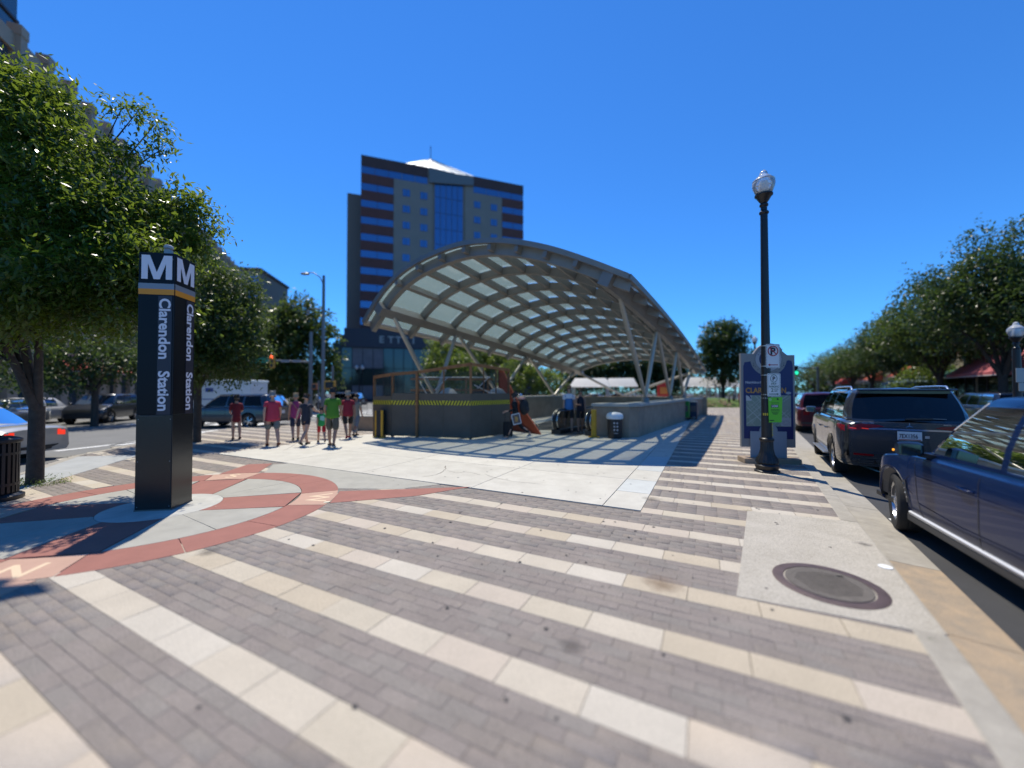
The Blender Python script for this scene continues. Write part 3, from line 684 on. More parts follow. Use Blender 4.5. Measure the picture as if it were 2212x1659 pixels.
def hzband(a, b, z0, z1, side, off):
    d = (b - a).normalized(); L_ = (b - a).length; n_ = Vector((d.y, -d.x, 0)) * off
    mb = MB(); vs = [a + n_ + Vector((0, 0, z0)), b + n_ + Vector((0, 0, z0)), b + n_ + Vector((0, 0, z1)), a + n_ + Vector((0, 0, z1))]
    mb.add([v + HO for v in vs], [(0, 1, 2, 3)]).build('hazard_tape', hz_k, hoard)
    x = 0.02; sl = (z1 - z0) * .5 * side
    mb = MB()
    x = -abs(sl)
    while x < L_ + (0 if side > 0 else 0):
        x0 = x if side > 0 else x + abs(sl)
        q = [(x0, z0), (x0 + .066, z0), (x0 + .066 + sl, z1), (x0 + sl, z1)]
        pts = [a + d * min(max(t_, 0), L_) + n_ * 1.35 + Vector((0, 0, z_)) for t_, z_ in q]
        mb.add([p + HO for p in pts], [(0, 1, 2, 3)]); x += .12
    mb.build('hazard_stripes', hz_y, hoard)
segs = [(0, 1, HP - .1, [(-1)]), (1, 2, HP, [1]), (2, 3, HP, [-1, 1]), (3, 4, HP, [1, 1])]
for i, j, hp, sides in segs:
    a, b = HC[i], HC[j]; d = (b - a).normalized(); L_ = (b - a).length; k = len(sides); n_ = Vector((d.y, -d.x, 0))
    for q in range(k):
        p = a + d * (L_ * q / k + .004); r = a + d * (L_ * (q + 1) / k - .004); m_ = (p + r) / 2
        MB().box(Vector((m_.x, m_.y, .03 + hp / 2)) + HO, ((r - p).length, .018, hp - .03), atan2(d.y, d.x)).build('plywood_panel', ply, hoard)
        hzband(p, r, 1.20, 1.36, sides[q], .012)
        MB().box(Vector((m_.x, m_.y, hp + (BEAM - hp) / 2 - .06)) + HO, ((r - p).length - .05, .004, BEAM - hp - .16), atan2(d.y, d.x)).build('plastic_sheet', film, hoard)
for i, p in enumerate(HC):
    d = (HC[min(i + 1, 4)] - HC[max(0, i - 1)]).normalized(); n_ = Vector((d.y, -d.x, 0))
    top = [2.23, 2.33, 2.40, BEAM + .1, 2.53][i]
    MB().box(p + n_ * (-.055 if i != 2 else .03) + Vector((0, 0, top / 2)) + HO, (.09, .07 if i != 2 else .09, top), atan2(d.y, d.x)).build('post', wood if i != 2 else woodl if False else wood, hoard, bevel=.004)
tops = [2.23, 2.33, 2.40, BEAM + .10, 2.53]
for i in range(4):
    a = HC[i] + Vector((0, 0, tops[i])) + HO; b = HC[i + 1] + Vector((0, 0, tops[i + 1])) + HO
    MB().beam(a, b, .05, .11).build('top_beam', wood, hoard, bevel=.004)
for i, j, f in ((2, 3, .5), (3, 4, .62), (3, 4, .3)):
    p = HC[i].lerp(HC[j], f); MB().box(p + Vector((0, .04, HP + .45)) + HO, (.045, .045, .95)).build('stud', wood, hoard)
# frame beyond (timber and light aluminium rails inside the works)
for z_, y_ in ((2.25, 17.4), (1.75, 17.4)): MB().beam(Vector((-4.6, y_, z_)) + HO, Vector((-.9, y_ + .6, z_)) + HO, .05, .09).build('inner_rail', wood, hoard)
for x_ in (-4.3, -3.2, -2.1, -1.1): MB().box(Vector((x_, 17.6, 1.2)) + HO, (.08, .08, 2.3)).build('inner_post', wood, hoard)
al = M('aluminium', (.6, .6, .58), .35, metal=.7)
for a, b in (((-3.9, 15.8, 2.25), (-3.5, 15.9, 1.55)), ((-2.6, 15.5, 2.25), (-3.1, 15.5, 1.75)), ((-.9, 15.0, 2.25), (-1.35, 15.0, 1.8)), ((-3.9, 15.9, 2.27), (-.9, 15.9, 2.27)), ((-1.5, 15.2, 1.95), (-.8, 15.2, 1.6))):
    MB().tube([Vector(a) + HO, Vector(b) + HO], .022, 8).build('scaffold_tube', al, hoard)
for x_, y_ in ((-2.6, 15.7), (-.6, 15.5)):
    MB().lathe([(.0, .55), (.22, .48), (.42, .25), (.5, 0)], 16, Vector((x_, y_, 1.3)) + HO).build('handrail_end_cover', M('grey_sheet', (.35, .34, .33), .5), hoard, smooth=60)
# orange red side panel beside the escalator
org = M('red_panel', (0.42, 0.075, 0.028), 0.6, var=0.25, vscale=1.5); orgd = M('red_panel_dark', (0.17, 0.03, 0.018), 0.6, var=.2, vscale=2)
rp = thing('escalator_side_panel', 'tall orange red sloping side panel left of the escalators', 'panel', (0, 0, 0))
PB = [at(1092, 0, 17.6), at(1165, 0, 15.2)]
a0 = Vector((at(1078, 796, 17.5).x, 17.5)); b0 = Vector((at(1168, 940, 15.05).x, 15.05))
dd = (b0 - a0); Lr = dd.length; dd.normalize(); Mx = Matrix(((dd.x, 0, dd.y * -1, a0.x), (dd.y, 0, dd.x, a0.y), (0, 1, 0, 0), (0, 0, 0, 1)))
rp.location = (a0.x, a0.y, 0); Mx2 = Matrix.Translation((-a0.x, -a0.y, 0)) @ Mx
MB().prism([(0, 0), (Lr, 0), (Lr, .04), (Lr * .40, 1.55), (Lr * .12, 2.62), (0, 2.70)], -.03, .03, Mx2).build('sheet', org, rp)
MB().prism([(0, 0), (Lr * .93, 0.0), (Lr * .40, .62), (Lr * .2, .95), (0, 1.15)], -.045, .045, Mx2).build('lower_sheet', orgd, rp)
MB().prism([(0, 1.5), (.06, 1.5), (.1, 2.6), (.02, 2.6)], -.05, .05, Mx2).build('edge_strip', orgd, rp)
MB().tube([Mx2 @ Vector((Lr * .93, .30, .09)), Mx2 @ Vector((Lr * .45, 1.0, .09)), Mx2 @ Vector((.2, 1.25, .09))], .02, 8).build('handrail', rub, rp)
# ---------------------------------------------------------------- station pylon
navy = M('pylon_enamel', (0.004, 0.0035, 0.007), 0.35, spec=0.22, var=.25, vscale=5)
pylm = M('pylon_lower', (0.013, 0.013, 0.013), 0.24, spec=0.6, var=.35, vscale=3, bump=.04, bscale=8)
white_l = M('white_letter', (0.72, 0.71, 0.74), 0.5); org_b = M('orange_band', (0.72, 0.27, 0.01), 0.45); gry_b = M('grey_band', (0.24, 0.26, 0.28), 0.4, metal=.2)
PYA = Vector((-5.32, 5.45)); PYB = Vector((-4.866, 5.53)); pd = (PYB - PYA).normalized(); PRZ = atan2(pd.y, pd.x); PW = .458
pyc = PYA + pd * PW / 2 + Vector((-pd.y, pd.x)) * PW / 2
py = thing('station_pylon', 'tall square black station pylon with white M and vertical name, orange band near its top', 'pylon', (pyc.x, pyc.y, 0), PRZ)
h = PW / 2; PH = 3.69
MB().box((0, 0, 1.36 / 2 + .004), (PW, PW, 1.352)).build('lower_casing', pylm, py, bevel=.004)
MB().box((0, 0, (1.363 + PH) / 2), (PW - .002, PW - .002, PH - 1.363)).build('upper_casing', navy, py, bevel=.004)
MB().box((h - .010, -h - .0012, 1.85), (.008, .003, 3.6)).build('corner_seam', M('seam', (.005, .005, .006), .6), py)
faces = [(0, Vector((0, -h - .002, 0)), Vector((1, 0, 0)), Vector((0, -1, 0))), (1, Vector((h + .002, 0, 0)), Vector((0, 1, 0)), Vector((1, 0, 0))), (2, Vector((0, h + .002, 0)), Vector((-1, 0, 0)), Vector((0, 1, 0))), (3, Vector((-h - .002, 0, 0)), Vector((0, -1, 0)), Vector((-1, 0, 0)))]
# letter M in heavy grotesque
def Mpoly(wd, hg): 
    s = wd * .205; return [(0, 0), (s, 0), (s, hg * .66), (wd * .40, 0), (wd * .60, 0), (wd - s, hg * .66), (wd - s, 0), (wd, 0), (wd, hg), (wd - wd * .27, hg), (wd * .5, hg * .29), (wd * .27, hg), (0, hg)]
for k, c_, ax, nn in faces:
    F_ = frame(c_, ax, (0, 0, 1))
    def rect(x0, x1, z0, z1, mat, nm, off=0): 
        MB().prism([(x0, z0), (x1, z0), (x1, z1), (x0, z1)], off, off + .003, F_).build(nm, mat, py)
    rect(-h + .006, h - .006, 3.165, 3.245, gry_b, 'grey_band'); rect(-h + .006, h - .006, 3.085, 3.165, org_b, 'orange_band')
    MB().prism([(x - .192, z + 3.305) for x, z in Mpoly(.385, .345)], 0, .003, F_).build('letter_m', white_l, py)
    rect(h - .205, h - .03, 1.363, 3.07, M('name_strip', (.022, .018, .03), .4), 'name_strip', -.001)
    T = frame(c_ + ax * (h - .186) + Vector((0, 0, 3.035)) + nn * .003, (0, 0, -1), ax)
    place_text('name_lettering', 'Clarendon', .198, white_l, py, T, .0052, xs=1.035)
    place_text('name_lettering', 'Station', .198, white_l, py, Matrix.Translation((0, 0, -1.045)) @ T, .0052, xs=1.035)
for z_ in (.06, .70, 1.30, 3.60):
    for x_ in (-h + .03, h - .03):
        MB().lathe([(.006, 0), (.006, .003), (0, .0035)], 8, (x_, -h - .001, z_), Matrix.Rotation(pi / 2, 3, 'X')).build('screw', gry_b, py)
MB().box((0, 0, .012), (PW + .012, PW + .012, .02)).build('base_sealant', M('sealant', (.12, .11, .10), .8), py)
MB().box((-.04, -h - .0015, 1.345), (.30, .002, .006)).build('scuff', M('scuff_grey', (.05, .05, .05), .6), py)
MB().box((0, 0, PH + .06), (.08, .08, .12)).build('sensor_box', M('sensor_grey', (.38, .38, .37), .5), py, bevel=.004)
MB().lathe([(.035, PH + .12), (.058, PH + .14), (.058, PH + .165), (.04, PH + .19), (0, PH + .20)], 14).build('sensor_cap', MATS['sensor_grey'], py, smooth=40)
MB().box((.05, -.02, PH + .06), (.02, .05, .07)).build('junction_box', MATS['sensor_grey'], py)
# ---------------------------------------------------------------- street lamps
iron_b = M('lamp_black', (0.010, 0.010, 0.012), 0.38, spec=.5, bump=.08, bscale=60)
globe = glassmat('lamp_globe', (0.95, 0.96, 0.97), 0.42, 0.06, (0.92, 0.93, 0.93))
lens = M('lamp_lens', (0.8, 0.8, 0.78), 0.35, var=.1)
band_m = M('steel_band', (.45, .46, .46), .35, metal=.9)
def fluted(prof, depth=.06, n=48):
    mb = MB(); vs = []; fs = []
    for r, z in prof:
        for j in range(n): t = 2 * pi * j / n; rr_ = r * (1 - depth * (.5 + .5 * cos(16 * t))); vs.append((rr_ * cos(t), rr_ * sin(t), z))
    for i in range(len(prof) - 1):
        for j in range(n): a = i * n + j; b = i * n + (j + 1) % n; fs.append((a, b, b + n, a + n))
    return mb.add(vs, fs)
def globe_lamp(loc, label, H_=6.46, sc=1.0, detail=True, twin=False, group='globe street lamps'):
    t = thing('street_lamp', label, 'street lamp', loc, 0, group)
    MB().lathe([(.235, 0), (.235, .03), (.20, .06), (.215, .09), (.225, .14), (.19, .18)], 32).build('base_ring', iron_b, t, smooth=35)
    fluted([(.185, .16), (.215, .20), (.205, .27), (.15, .36), (.122, .48), (.118, .66)]).build('fluted_base', iron_b, t, smooth=25)
    MB().lathe([(.12, .64), (.135, .66), (.135, .70), (.115, .72)], 24).build('collar', iron_b, t, smooth=35)
    top = H_ - .80
    fluted([(.098, .70), (.092, 1.6), (.082, 3.0), (.068, top - .16)], .05).build('pole', iron_b, t, smooth=25)
    def head(x, z0, s):
        f = lambda P: [(r * s, z0 + z * s) for r, z in P]
        MB().lathe(f([(.075, -.18), (.09, -.16), (.09, -.13), (.06, -.10), (.06, -.02), (.082, 0), (.082, .03), (.06, .06), (.10, .12), (.145, .20), (.17, .22), (.17, .245), (.15, .25)]), 24, (x, 0, 0)).build('lamp_holder', iron_b, t, smooth=30)
        gl = MB().lathe(f([(.13, .245), (.165, .30), (.205, .40), (.215, .47), (.205, .53), (.17, .58), (.115, .64), (.085, .66), (.075, .70), (.06, .74), (.03, .77), (0, .78)]), 28, (x, 0, 0)).build('globe', globe, t, smooth=60)
        MB().lathe(f([(0, .27), (.09, .28), (.10, .40), (.08, .52), (0, .54)]), 16, (x, 0, 0)).build('refractor', lens, t, smooth=60)
        MB().lathe(f([(.206, .52), (.212, .535), (.206, .55)]), 28, (x, 0, 0), cap=False).build('globe_band', M('globe_band', (.55, .56, .56), .3, metal=.6), t, smooth=40)
    if twin:
        MB().tube([(-.45, 0, top), (-.3, 0, top - .15), (0, 0, top - .1), (.3, 0, top - .15), (.45, 0, top)], .03, 8).build('cross_arm', iron_b, t)
        head(-.45, top + .05, sc); head(.45, top + .05, sc)
    else: head(0, top, sc)
    return t
lamp = globe_lamp((5.39, 8.16, 0), 'tall black fluted street lamp with clear acorn globe carrying parking signs', 6.46)
# signs strapped to the post
sgw = M('sign_white', (.66, .66, .65), .45); sgr = M('sign_red', (.35, .012, .02), .45); sgk = M('sign_black', (.02, .02, .02), .5); sgg = M('sign_green', (.02, .10, .05), .5); grn = M('tag_green', (.13, .50, .02), .5)
def rrect(w_, h_, r, n=4):
    out = []
    for cx, cy, a in ((w_ / 2 - r, h_ / 2 - r, 0), (-w_ / 2 + r, h_ / 2 - r, pi / 2), (-w_ / 2 + r, -h_ / 2 + r, pi), (w_ / 2 - r, -h_ / 2 + r, 1.5 * pi)):
        for i in range(n + 1): out.append((cx + r * cos(a + i * pi / 2 / n), cy + r * sin(a + i * pi / 2 / n)))
    return out
def ringm(R0, R1, sx=1, sy=1, n=32):
    vs = []; fs = []
    for i in range(n): t = 2 * pi * i / n; vs += [(R0 * cos(t) * sx, R0 * sin(t) * sy, 0), (R1 * cos(t) * sx, R1 * sin(t) * sy, 0)]
    for i in range(n): a = 2 * i; b = 2 * ((i + 1) % n); fs.append((a, a + 1, b + 1, b))
    return vs, fs
def xf(vs, M4): return [M4 @ Vector(v) for v in vs]
def signbase(w_, h_, mat, border, label, name, loc, cat='sign'):
    t = thing(name, label, cat, loc, radians(-2), 'signs strapped to the black lamp post')
    Mx = frame((0, 0, 0), (1, 0, 0), (0, 0, 1))
    MB().prism(rrect(w_, h_, .025), -.002, .0, Mx).build('plate', mat, t)
    if border:
        o_ = rrect(w_ - .022, h_ - .022, .02); i_ = rrect(w_ - .034, h_ - .034, .016); n = len(o_)
        MB().add(xf([(p[0], p[1], .001) for p in o_] + [(p[0], p[1], .001) for p in i_], Mx), [(i, (i + 1) % n, (i + 1) % n + n, i + n) for i in range(n)]).build('border', border, t)
    for dz in (h_ / 2 - .04, -h_ / 2 + .04): MB().lathe([(.006, 0), (.006, .003), (0, .004)], 8, (0, 0, 0), Matrix.Rotation(pi / 2, 3, 'X')).build('bolt', band_m, t).location = (0, 0, dz)
    return t, Mx
SX, SY = 5.455, 8.03
def P3(x, y, z=.0012): return Matrix.Translation((x, 0, y)) @ frame((0, 0, 0), (1, 0, 0), (0, 0, 1)) @ Matrix.Translation((0, 0, z))
# no parking
z0 = 2.435; t, Mx = signbase(.285, .50, sgw, sgk, 'white no parking sign with red circle and left arrow, topmost sign on the lamp post', 'no_parking_sign', (SX, SY, z0))
place_text('letter_p', 'P', .20, sgk, t, P3(-.055, .035, .001), .010, xs=1.0, depth=.0005)
vs, f_ = ringm(.088, .110); MB().add(xf(vs, P3(0, .105, .0035)), f_).build('red_ring', sgr, t)
MB().prism([(-.075, .06), (-.06, .075), (.075, -.06), (.06, -.075)], .003, .004, P3(0, .105, 0)).build('red_bar', sgr, t)
MB().prism([(-.105, 0), (-.06, .026), (-.06, .008), (.10, .008), (.10, -.008), (-.06, -.008), (-.06, -.026)], .0005, .002, P3(0, -.185, 0)).build('red_arrow', sgr, t)
# pay parking
z0 = 1.83; t, Mx = signbase(.275, .48, sgw, sgg, 'white pay parking sign with green border, middle sign on the lamp post', 'pay_parking_sign', (SX + .012, SY, z0))
vs, f_ = ringm(.067, .078, .92, 1.05); MB().add(xf(vs, P3(0, .135, .0015)), f_).build('ring', sgg, t)
place_text('lettering', 'P', .115, sgk, t, P3(-.030, .094, .001), .004, depth=.0005)
place_text('lettering', 'PAY', .062, sgg, t, P3(0, .003, .001), .0012, 'CENTER', depth=.0005)
place_text('lettering', 'PARKING', .058, sgg, t, P3(0, -.055, .001), .0012, 'CENTER', .85, .0005)
place_text('lettering', '2', .105, sgg, t, P3(-.062, -.142, .001), .002, depth=.0005)
place_text('lettering', 'HOUR', .032, sgg, t, P3(.0, -.098, .001), .0008, depth=.0005)
place_text('lettering', 'LIMIT', .032, sgg, t, P3(.0, -.138, .001), .0008, depth=.0005)
MB().prism([(.105, 0), (.06, .022), (.06, .008), (-.10, .008), (-.10, -.008), (.06, -.008), (.06, -.022)], .0005, .002, P3(0, -.19, 0)).build('arrow', sgg, t)
# green tag
z0 = 1.315; t = thing('green_notice', 'bright green tapered parking notice numbered 54308, lowest sign on the lamp post', 'sign', (SX + .025, SY - .005, z0), radians(-2), 'signs strapped to the black lamp post')
MB().prism([(-.135, .255), (.155, .262), (.135, -.265), (-.125, -.265)], -.002, 0, P3(0, 0, 0)).build('plate', grn, t)
MB().prism([(-.08, .045), (.07, .045), (.07, .105), (-.08, .105)], .0005, .0015, P3(0, 0, 0)).build('number_box', sgk, t)
place_text('lettering', '54308', .062, sgw, t, P3(-.005, .053, .002), .0015, 'CENTER', .82, .0004)
for dz, w_ in ((.135, .16), (-.005, .18), (-.03, .18), (-.058, .15), (-.08, .12), (-.10, .09)): MB().prism([(-w_ / 2, dz), (w_ / 2, dz), (w_ / 2, dz + .010), (-w_ / 2, dz + .010)], .0005, .0012, P3(.005, 0, 0)).build('print_line', M('tag_ink', (.015, .05, .01), .5), t)
vs, f_ = ringm(.0, .03); MB().add(xf(vs, P3(-.095, .21, .001)), f_).build('seal', M('tag_pale', (.3, .55, .2), .5), t)
MB().prism([(-.02, .20), (.015, .20), (.015, .235), (-.02, .24)], .0005, .0015, P3(.06, 0, 0)).build('mark', MATS['tag_ink'], t)
MB().prism([(-.115, -.235), (-.02, -.235), (-.02, -.215), (-.115, -.215)], .0005, .0015, P3(0, 0, 0)).build('mark', MATS['tag_ink'], t)
for z in (2.65, 2.22, 2.03, 1.62, 1.545, 1.08): MB().lathe([(.089, z), (.0905, z), (.0905, z + .018), (.089, z + .018)], 24, cap=False).build('steel_band', band_m, lamp)
ytp = M('yellow_tape', (.6, .5, .03), .6)
MB().lathe([(.0925, 1.19), (.093, 1.19), (.093, 1.24), (.0925, 1.24)], 24, cap=False, a0=-2.9, a1=-.5).build('yellow_sticker', ytp, lamp)
for i in range(5): MB().box((.075, -.0745, 1.0 - i * .055), (.018, .004, .035 if i % 2 == 0 else .02)).build('peeling_sticker', ytp, lamp)
# ---------------------------------------------------------------- map panel
pg = M('panel_grey', (.24, .235, .225), .5, var=.08); pb = M('panel_blue', (.010, .014, .095), .42); pbl = M('panel_base', (.26, .30, .35), .45, var=.1)
mapg = M('map_green', (.20, .27, .21), .5, var=.2, vscale=6, col2=(.24, .27, .22)); mapl = M('map_road', (.42, .45, .41), .5); mapd = M('map_grey', (.36, .36, .37), .5); gld = M('panel_gold', (.50, .24, .03), .5); pwh = M('panel_white', (.45, .46, .48), .5)
mp = thing('map_sign', 'grey and navy neighbourhood map sign standing behind the black street lamp', 'map sign', (6.12, 9.22, 0), radians(-9))
def FP(off): return frame((0, -off, 0), (1, 0, 0), (0, 0, 1))
W_ = 1.20
MB().box((0, -.02, .06), (1.22, .42, .12)).build('footing', cw, mp, bevel=.01)
outl = [(-.585, .36), (.60, .36), (.60, 2.56), (.44, 2.56), (.33, 2.66)] + [(.05 + .33 * cos(t_), 2.55 + .30 * sin(t_)) for t_ in np.linspace(.5, pi - .5, 9)] + [(-.30, 2.60), (-.585, 2.62)]
MB().prism(outl, -.09, .0, FP(0)).build('panel_board', pg, mp, bevel=.004)
cxp = .03; czp = 2.47; Rn = .40
a_ = [(cxp + Rn * cos(t_), czp + Rn * sin(t_)) for t_ in np.linspace(pi + .12, 2 * pi - .12, 18)]
bl = [(-.53, .56), (.555, .56), (.555, 2.33), (.53, 2.42), (.47, 2.44)] + a_[::-1] + [(-.42, 2.41), (-.50, 2.40), (-.53, 2.30)]
MB().prism(bl, .001, .004, FP(0)).build('blue_face', pb, mp)
vs, f_ = ringm(.0, .30); MB().add(xf([(x + cxp, y + czp, .003) for x, y, z in vs], FP(0)), f_).build('seal_disc', M('seal_grey', (.34, .345, .36), .5), mp)
vs, f_ = ringm(.0, .205); MB().add(xf([(x + cxp, y + czp, .0045) for x, y, z in vs], FP(0)), f_).build('seal_centre', pb, mp)
vs, f_ = ringm(.29, .30); MB().add(xf([(x + cxp, y + czp, .006) for x, y, z in vs], FP(0)), f_).build('seal_ring', M('seal_line', (.12, .12, .14), .5), mp)
mb = MB()
for p in ([(-.12, -.10), (.12, -.10), (.12, -.075), (-.12, -.075)], [(-.12, .09), (.12, .09), (0, .16)], [(-.11, .065), (.11, .065), (.11, .085), (-.11, .085)]): mb.prism([(x + cxp, y + czp) for x, y in p], .005, .007, FP(0))
for x in (-.085, -.03, .03, .085): mb.prism([(x - .014 + cxp, -.072 + czp), (x + .014 + cxp, -.072 + czp), (x + .011 + cxp, .062 + czp), (x - .011 + cxp, .062 + czp)], .005, .007, FP(0))
mb.build('portico_emblem', pwh, mp)
# curved letters round the seal
for i, ch in enumerate('ARLINGTON'):
    a = radians(152 - i * 15.5); me = text_mesh(ch, .058, MATS['seal_line'], .0008, 'CENTER', .0005)
    me.transform(FP(0) @ Matrix.Translation((cxp + .232 * cos(a), czp + .232 * sin(a), .0045)) @ Matrix.Rotation(a - pi / 2, 4, 'Z')); link('lettering', me, mp)
for sx in (-1, 1):
    for i in range(4):
        a = radians(-90 + sx * (28 + i * 15)); r_ = .345
        MB().prism([(cxp + r_ * cos(a) + dx, czp + r_ * sin(a) + dy) for dx, dy in ((-.02, 0), (0, .012), (.025, .004), (0, -.012))], .001, .003, FP(0)).build('leaf_mark', MATS['seal_line'], mp)
    vs, f_ = ringm(0, .012); MB().add(xf([(x + cxp + sx * .33, y + czp - .15, .005) for x, y, z in vs], FP(0)), f_).build('dot_mark', sgk, mp)
def PT(x, z, o=.005): return FP(0) @ Matrix.Translation((x, z, o))
place_text('lettering', 'Neighborhood', .085, pwh, mp, PT(-.49, 1.885), .0015, depth=.0006)
place_text('lettering', 'CLARENDON', .175, gld, mp, PT(-.485, 1.66), .004, depth=.0006, xs=.84)
MB().prism([(-.475, .86), (.505, .86), (.505, 1.60), (-.475, 1.60)], .0045, .0065, FP(0)).build('map', mapg, mp)
rm_ = random.Random(5); mb = MB()
def road_(x0, y0, x1, y1, w_=.007):
    d = Vector((x1 - x0, y1 - y0)); 
    if d.length < .02: return
    d.normalize(); n_ = Vector((-d.y, d.x)) * w_ / 2
    mb.add([FP(0) @ Vector(p) for p in ((x0 + n_.x, y0 + n_.y, .0072), (x1 + n_.x, y1 + n_.y, .0072), (x1 - n_.x, y1 - n_.y, .0072), (x0 - n_.x, y0 - n_.y, .0072))], [(0, 1, 2, 3)])
def clipseg(x, y, dx, dy, X0=-.47, X1=.50, Z0=.865, Z1=1.595):
    t0, t1 = -9., 9.
    for p, d, lo, hi in ((x, dx, X0, X1), (y, dy, Z0, Z1)):
        if abs(d) < 1e-6: continue
        a, b = (lo - p) / d, (hi - p) / d
        if a > b: a, b = b, a
        t0 = max(t0, a); t1 = min(t1, b)
    return t0, t1
for i in range(46):
    ang = radians(rm_.choice([38, 41, -52, -49, 44, -46]) + rm_.uniform(-4, 4)); x = rm_.uniform(-.47, .5); y = rm_.uniform(.87, 1.59); dx, dy = cos(ang), sin(ang)
    t0, t1 = clipseg(x, y, dx, dy)
    if t1 <= t0: continue
    l_ = rm_.uniform(.05, .28) if i > 5 else 9; a = max(t0, -l_); b = min(t1, l_); road_(x + dx * a, y + dy * a, x + dx * b, y + dy * b, .012 if i < 6 else .006)
mb.build('map_streets', mapl, mp)
MB().prism([(-.475, 1.47), (-.36, 1.47), (-.36, 1.60), (-.475, 1.60)], .0073, .0085, FP(0)).build('north_panel', pwh, mp)
MB().prism([(-.455, 1.60), (-.40, 1.56), (-.385, 1.51), (-.365, 1.535), (-.39, 1.60)], .0087, .0095, FP(0)).build('north_arrow', pb, mp)
MB().prism([(.28, .862), (.503, .862), (.503, 1.07), (.28, 1.07)], .0073, .0085, FP(0)).build('inset_map', mapd, mp)
for k in range(4):
    vs, f_ = ringm(.03 + .015 * k, .034 + .015 * k, 1.1, .8, 16); MB().add(xf([(x + .39, y + .95, .009) for x, y, z in vs], FP(0)), f_).build('inset_line', M('inset_ink', (.2, .2, .22), .5), mp)
vs, f_ = ringm(0, .055, 1.1, .6, 20); MB().add(xf([(x + .455, y + 1.655, .005) for x, y, z in vs], FP(0)), f_).build('oval_mark', MATS['seal_grey'], mp)
hp_ = [(-.40, .12), (.395, .12), (.395, .74), (.19, .74)] + [(.0 + .20 * cos(t_), .76 + .16 * sin(t_)) for t_ in np.linspace(0, pi, 12)] + [(-.19, .74), (-.40, .74)]
MB().prism(hp_, .012, .035, FP(0)).build('base_plate', pbl, mp, bevel=.003)
# ---------------------------------------------------------------- black litter bin at left
lb = thing('street_bin', 'black slatted metal street bin on a round base at the left edge', 'litter bin', (-8.12, 6.02, 0))
MB().lathe([(.34, 0), (.34, .06), (.29, .09), (.24, .12)], 24).build('base', iron_b, lb, smooth=30)
for i in range(28):
    a = 2 * pi * i / 28; MB().box((cos(a) * .275, sin(a) * .275, .50), (.012, .038, .78), a).build('slat', iron_b, lb)
MB().lathe([(.245, .12), (.245, .86)], 20, cap=False).build('liner', M('bin_liner', (.008, .008, .009), .7), lb)
MB().lathe([(.285, .88), (.31, .90), (.31, .94), (.27, .96), (.20, .985), (.13, .99)], 24, cap=False).build('rim', iron_b, lb, smooth=40)
MB().lathe([(.288, .70), (.288, .74)], 24, cap=False).build('hoop', iron_b, lb); MB().lathe([(.288, .22), (.288, .26)], 24, cap=False).build('hoop', iron_b, lb)
# ---------------------------------------------------------------- more lamps, poles and signals
globe_lamp((19.6, 31.0, 0), 'distant globe street lamp rising behind the map sign', 6.2)
l3 = globe_lamp((14.45, 11.0, -.1), 'globe street lamp with grey sign boards by the red awning at the right edge', 3.95, .82)
for z, w_, h_ in ((2.25, .42, .40), (1.92, .28, .24)): MB().box((0, -.14, z), (w_, .02, h_)).build('sign_board', M('board_grey', (.36, .36, .34), .5), l3, bevel=.004)
globe_lamp((-24.6, 62, 0), 'far twin globe street lamp before the glass podium', 5.6, 1.5, twin=True)
globe_lamp((-25.4, 24.4, -.1), 'white globe street lamp in the shade behind the first tree', 4.2, 1.0)
gal = M('galvanised', (.17, .175, .18), .45, metal=.6)
ml = thing('mast_light', 'tall grey street light with curved arm between the far trees', 'street light', (-12.05, 24.5, 0))
MB().tube([(0, 0, 0), (0, 0, 5), (0, 0, 9.1)], [.13, .11, .08], 12).build('pole', gal, ml, smooth=50)
MB().tube([(0, 0, 8.5), (-.25, 0, 9.0), (-.65, 0, 9.28), (-1.0, 0, 9.3)], .03, 8).build('arm', gal, ml, smooth=50)
MB().lathe([(0, -.1), (.13, -.06), (.16, 0), (.10, .06), (0, .08)], 12, (-1.2, 0, 9.22), Matrix.Diagonal((1.9, 1, 1))).build('lamp_head', gal, ml, smooth=50)
MB().tube([(0, 0, 6.9), (-.5, 0, 7.0), (-.95, 0, 6.98)], .022, 8).build('lower_arm', gal, ml)
MB().lathe([(0, -.14), (.12, -.05), (.12, .08), (0, .12)], 10, (-.98, 0, 6.75)).build('lower_head', gal, ml, smooth=50)
sigy = M('signal_yellow', (.42, .22, .02), .5); sigk = M('signal_dark', (.015, .015, .015), .5)
redl = M('red_light', (.6, .05, .02), .4, emit=(1.0, .10, .03), estr=3.0); grl = M('green_light', (.02, .3, .2), .4, emit=(.02, .75, .42), estr=1.6)
sm = thing('signal_mast', 'grey traffic signal mast with long arm, red light and green street name sign', 'traffic signal', (-13.2, 25.2, 0))
MB().tube([(0, 0, 0), (0, 0, 5.6)], [.14, .10], 12).build('pole', gal, sm, smooth=50)
MB().tube([(0, 0, 3.62), (-2.0, -.1, 3.70), (-4.1, -.2, 3.72)], [.075, .06, .045], 10).build('mast_arm', gal, sm, smooth=50)
for x_ in (-.8, -1.55): MB().box((x_, -.2, 3.66), (.55, .04, .16)).build('arm_plate', M('plate_grey', (.30, .28, .28), .5), sm)
MB().box((-3.25, -.22, 3.72), (1.15, .03, .34)).build('street_name_sign', M('sign_blade_green', (.01, .20, .12), .45), sm)
MB().box((-2.38, -.22, 3.62), (.30, .18, .82)).build('signal_housing', sigy, sm, bevel=.02)
for i, (c_, z_) in enumerate(((redl, 3.93), (sigk, 3.64), (sigk, 3.36))): MB().lathe([(0, 0), (.11, 0), (.09, .03), (0, .04)], 14, (-2.38, -.31, z_), Matrix.Rotation(pi / 2, 3, 'X')).build('signal_lens', c_, sm, smooth=50)
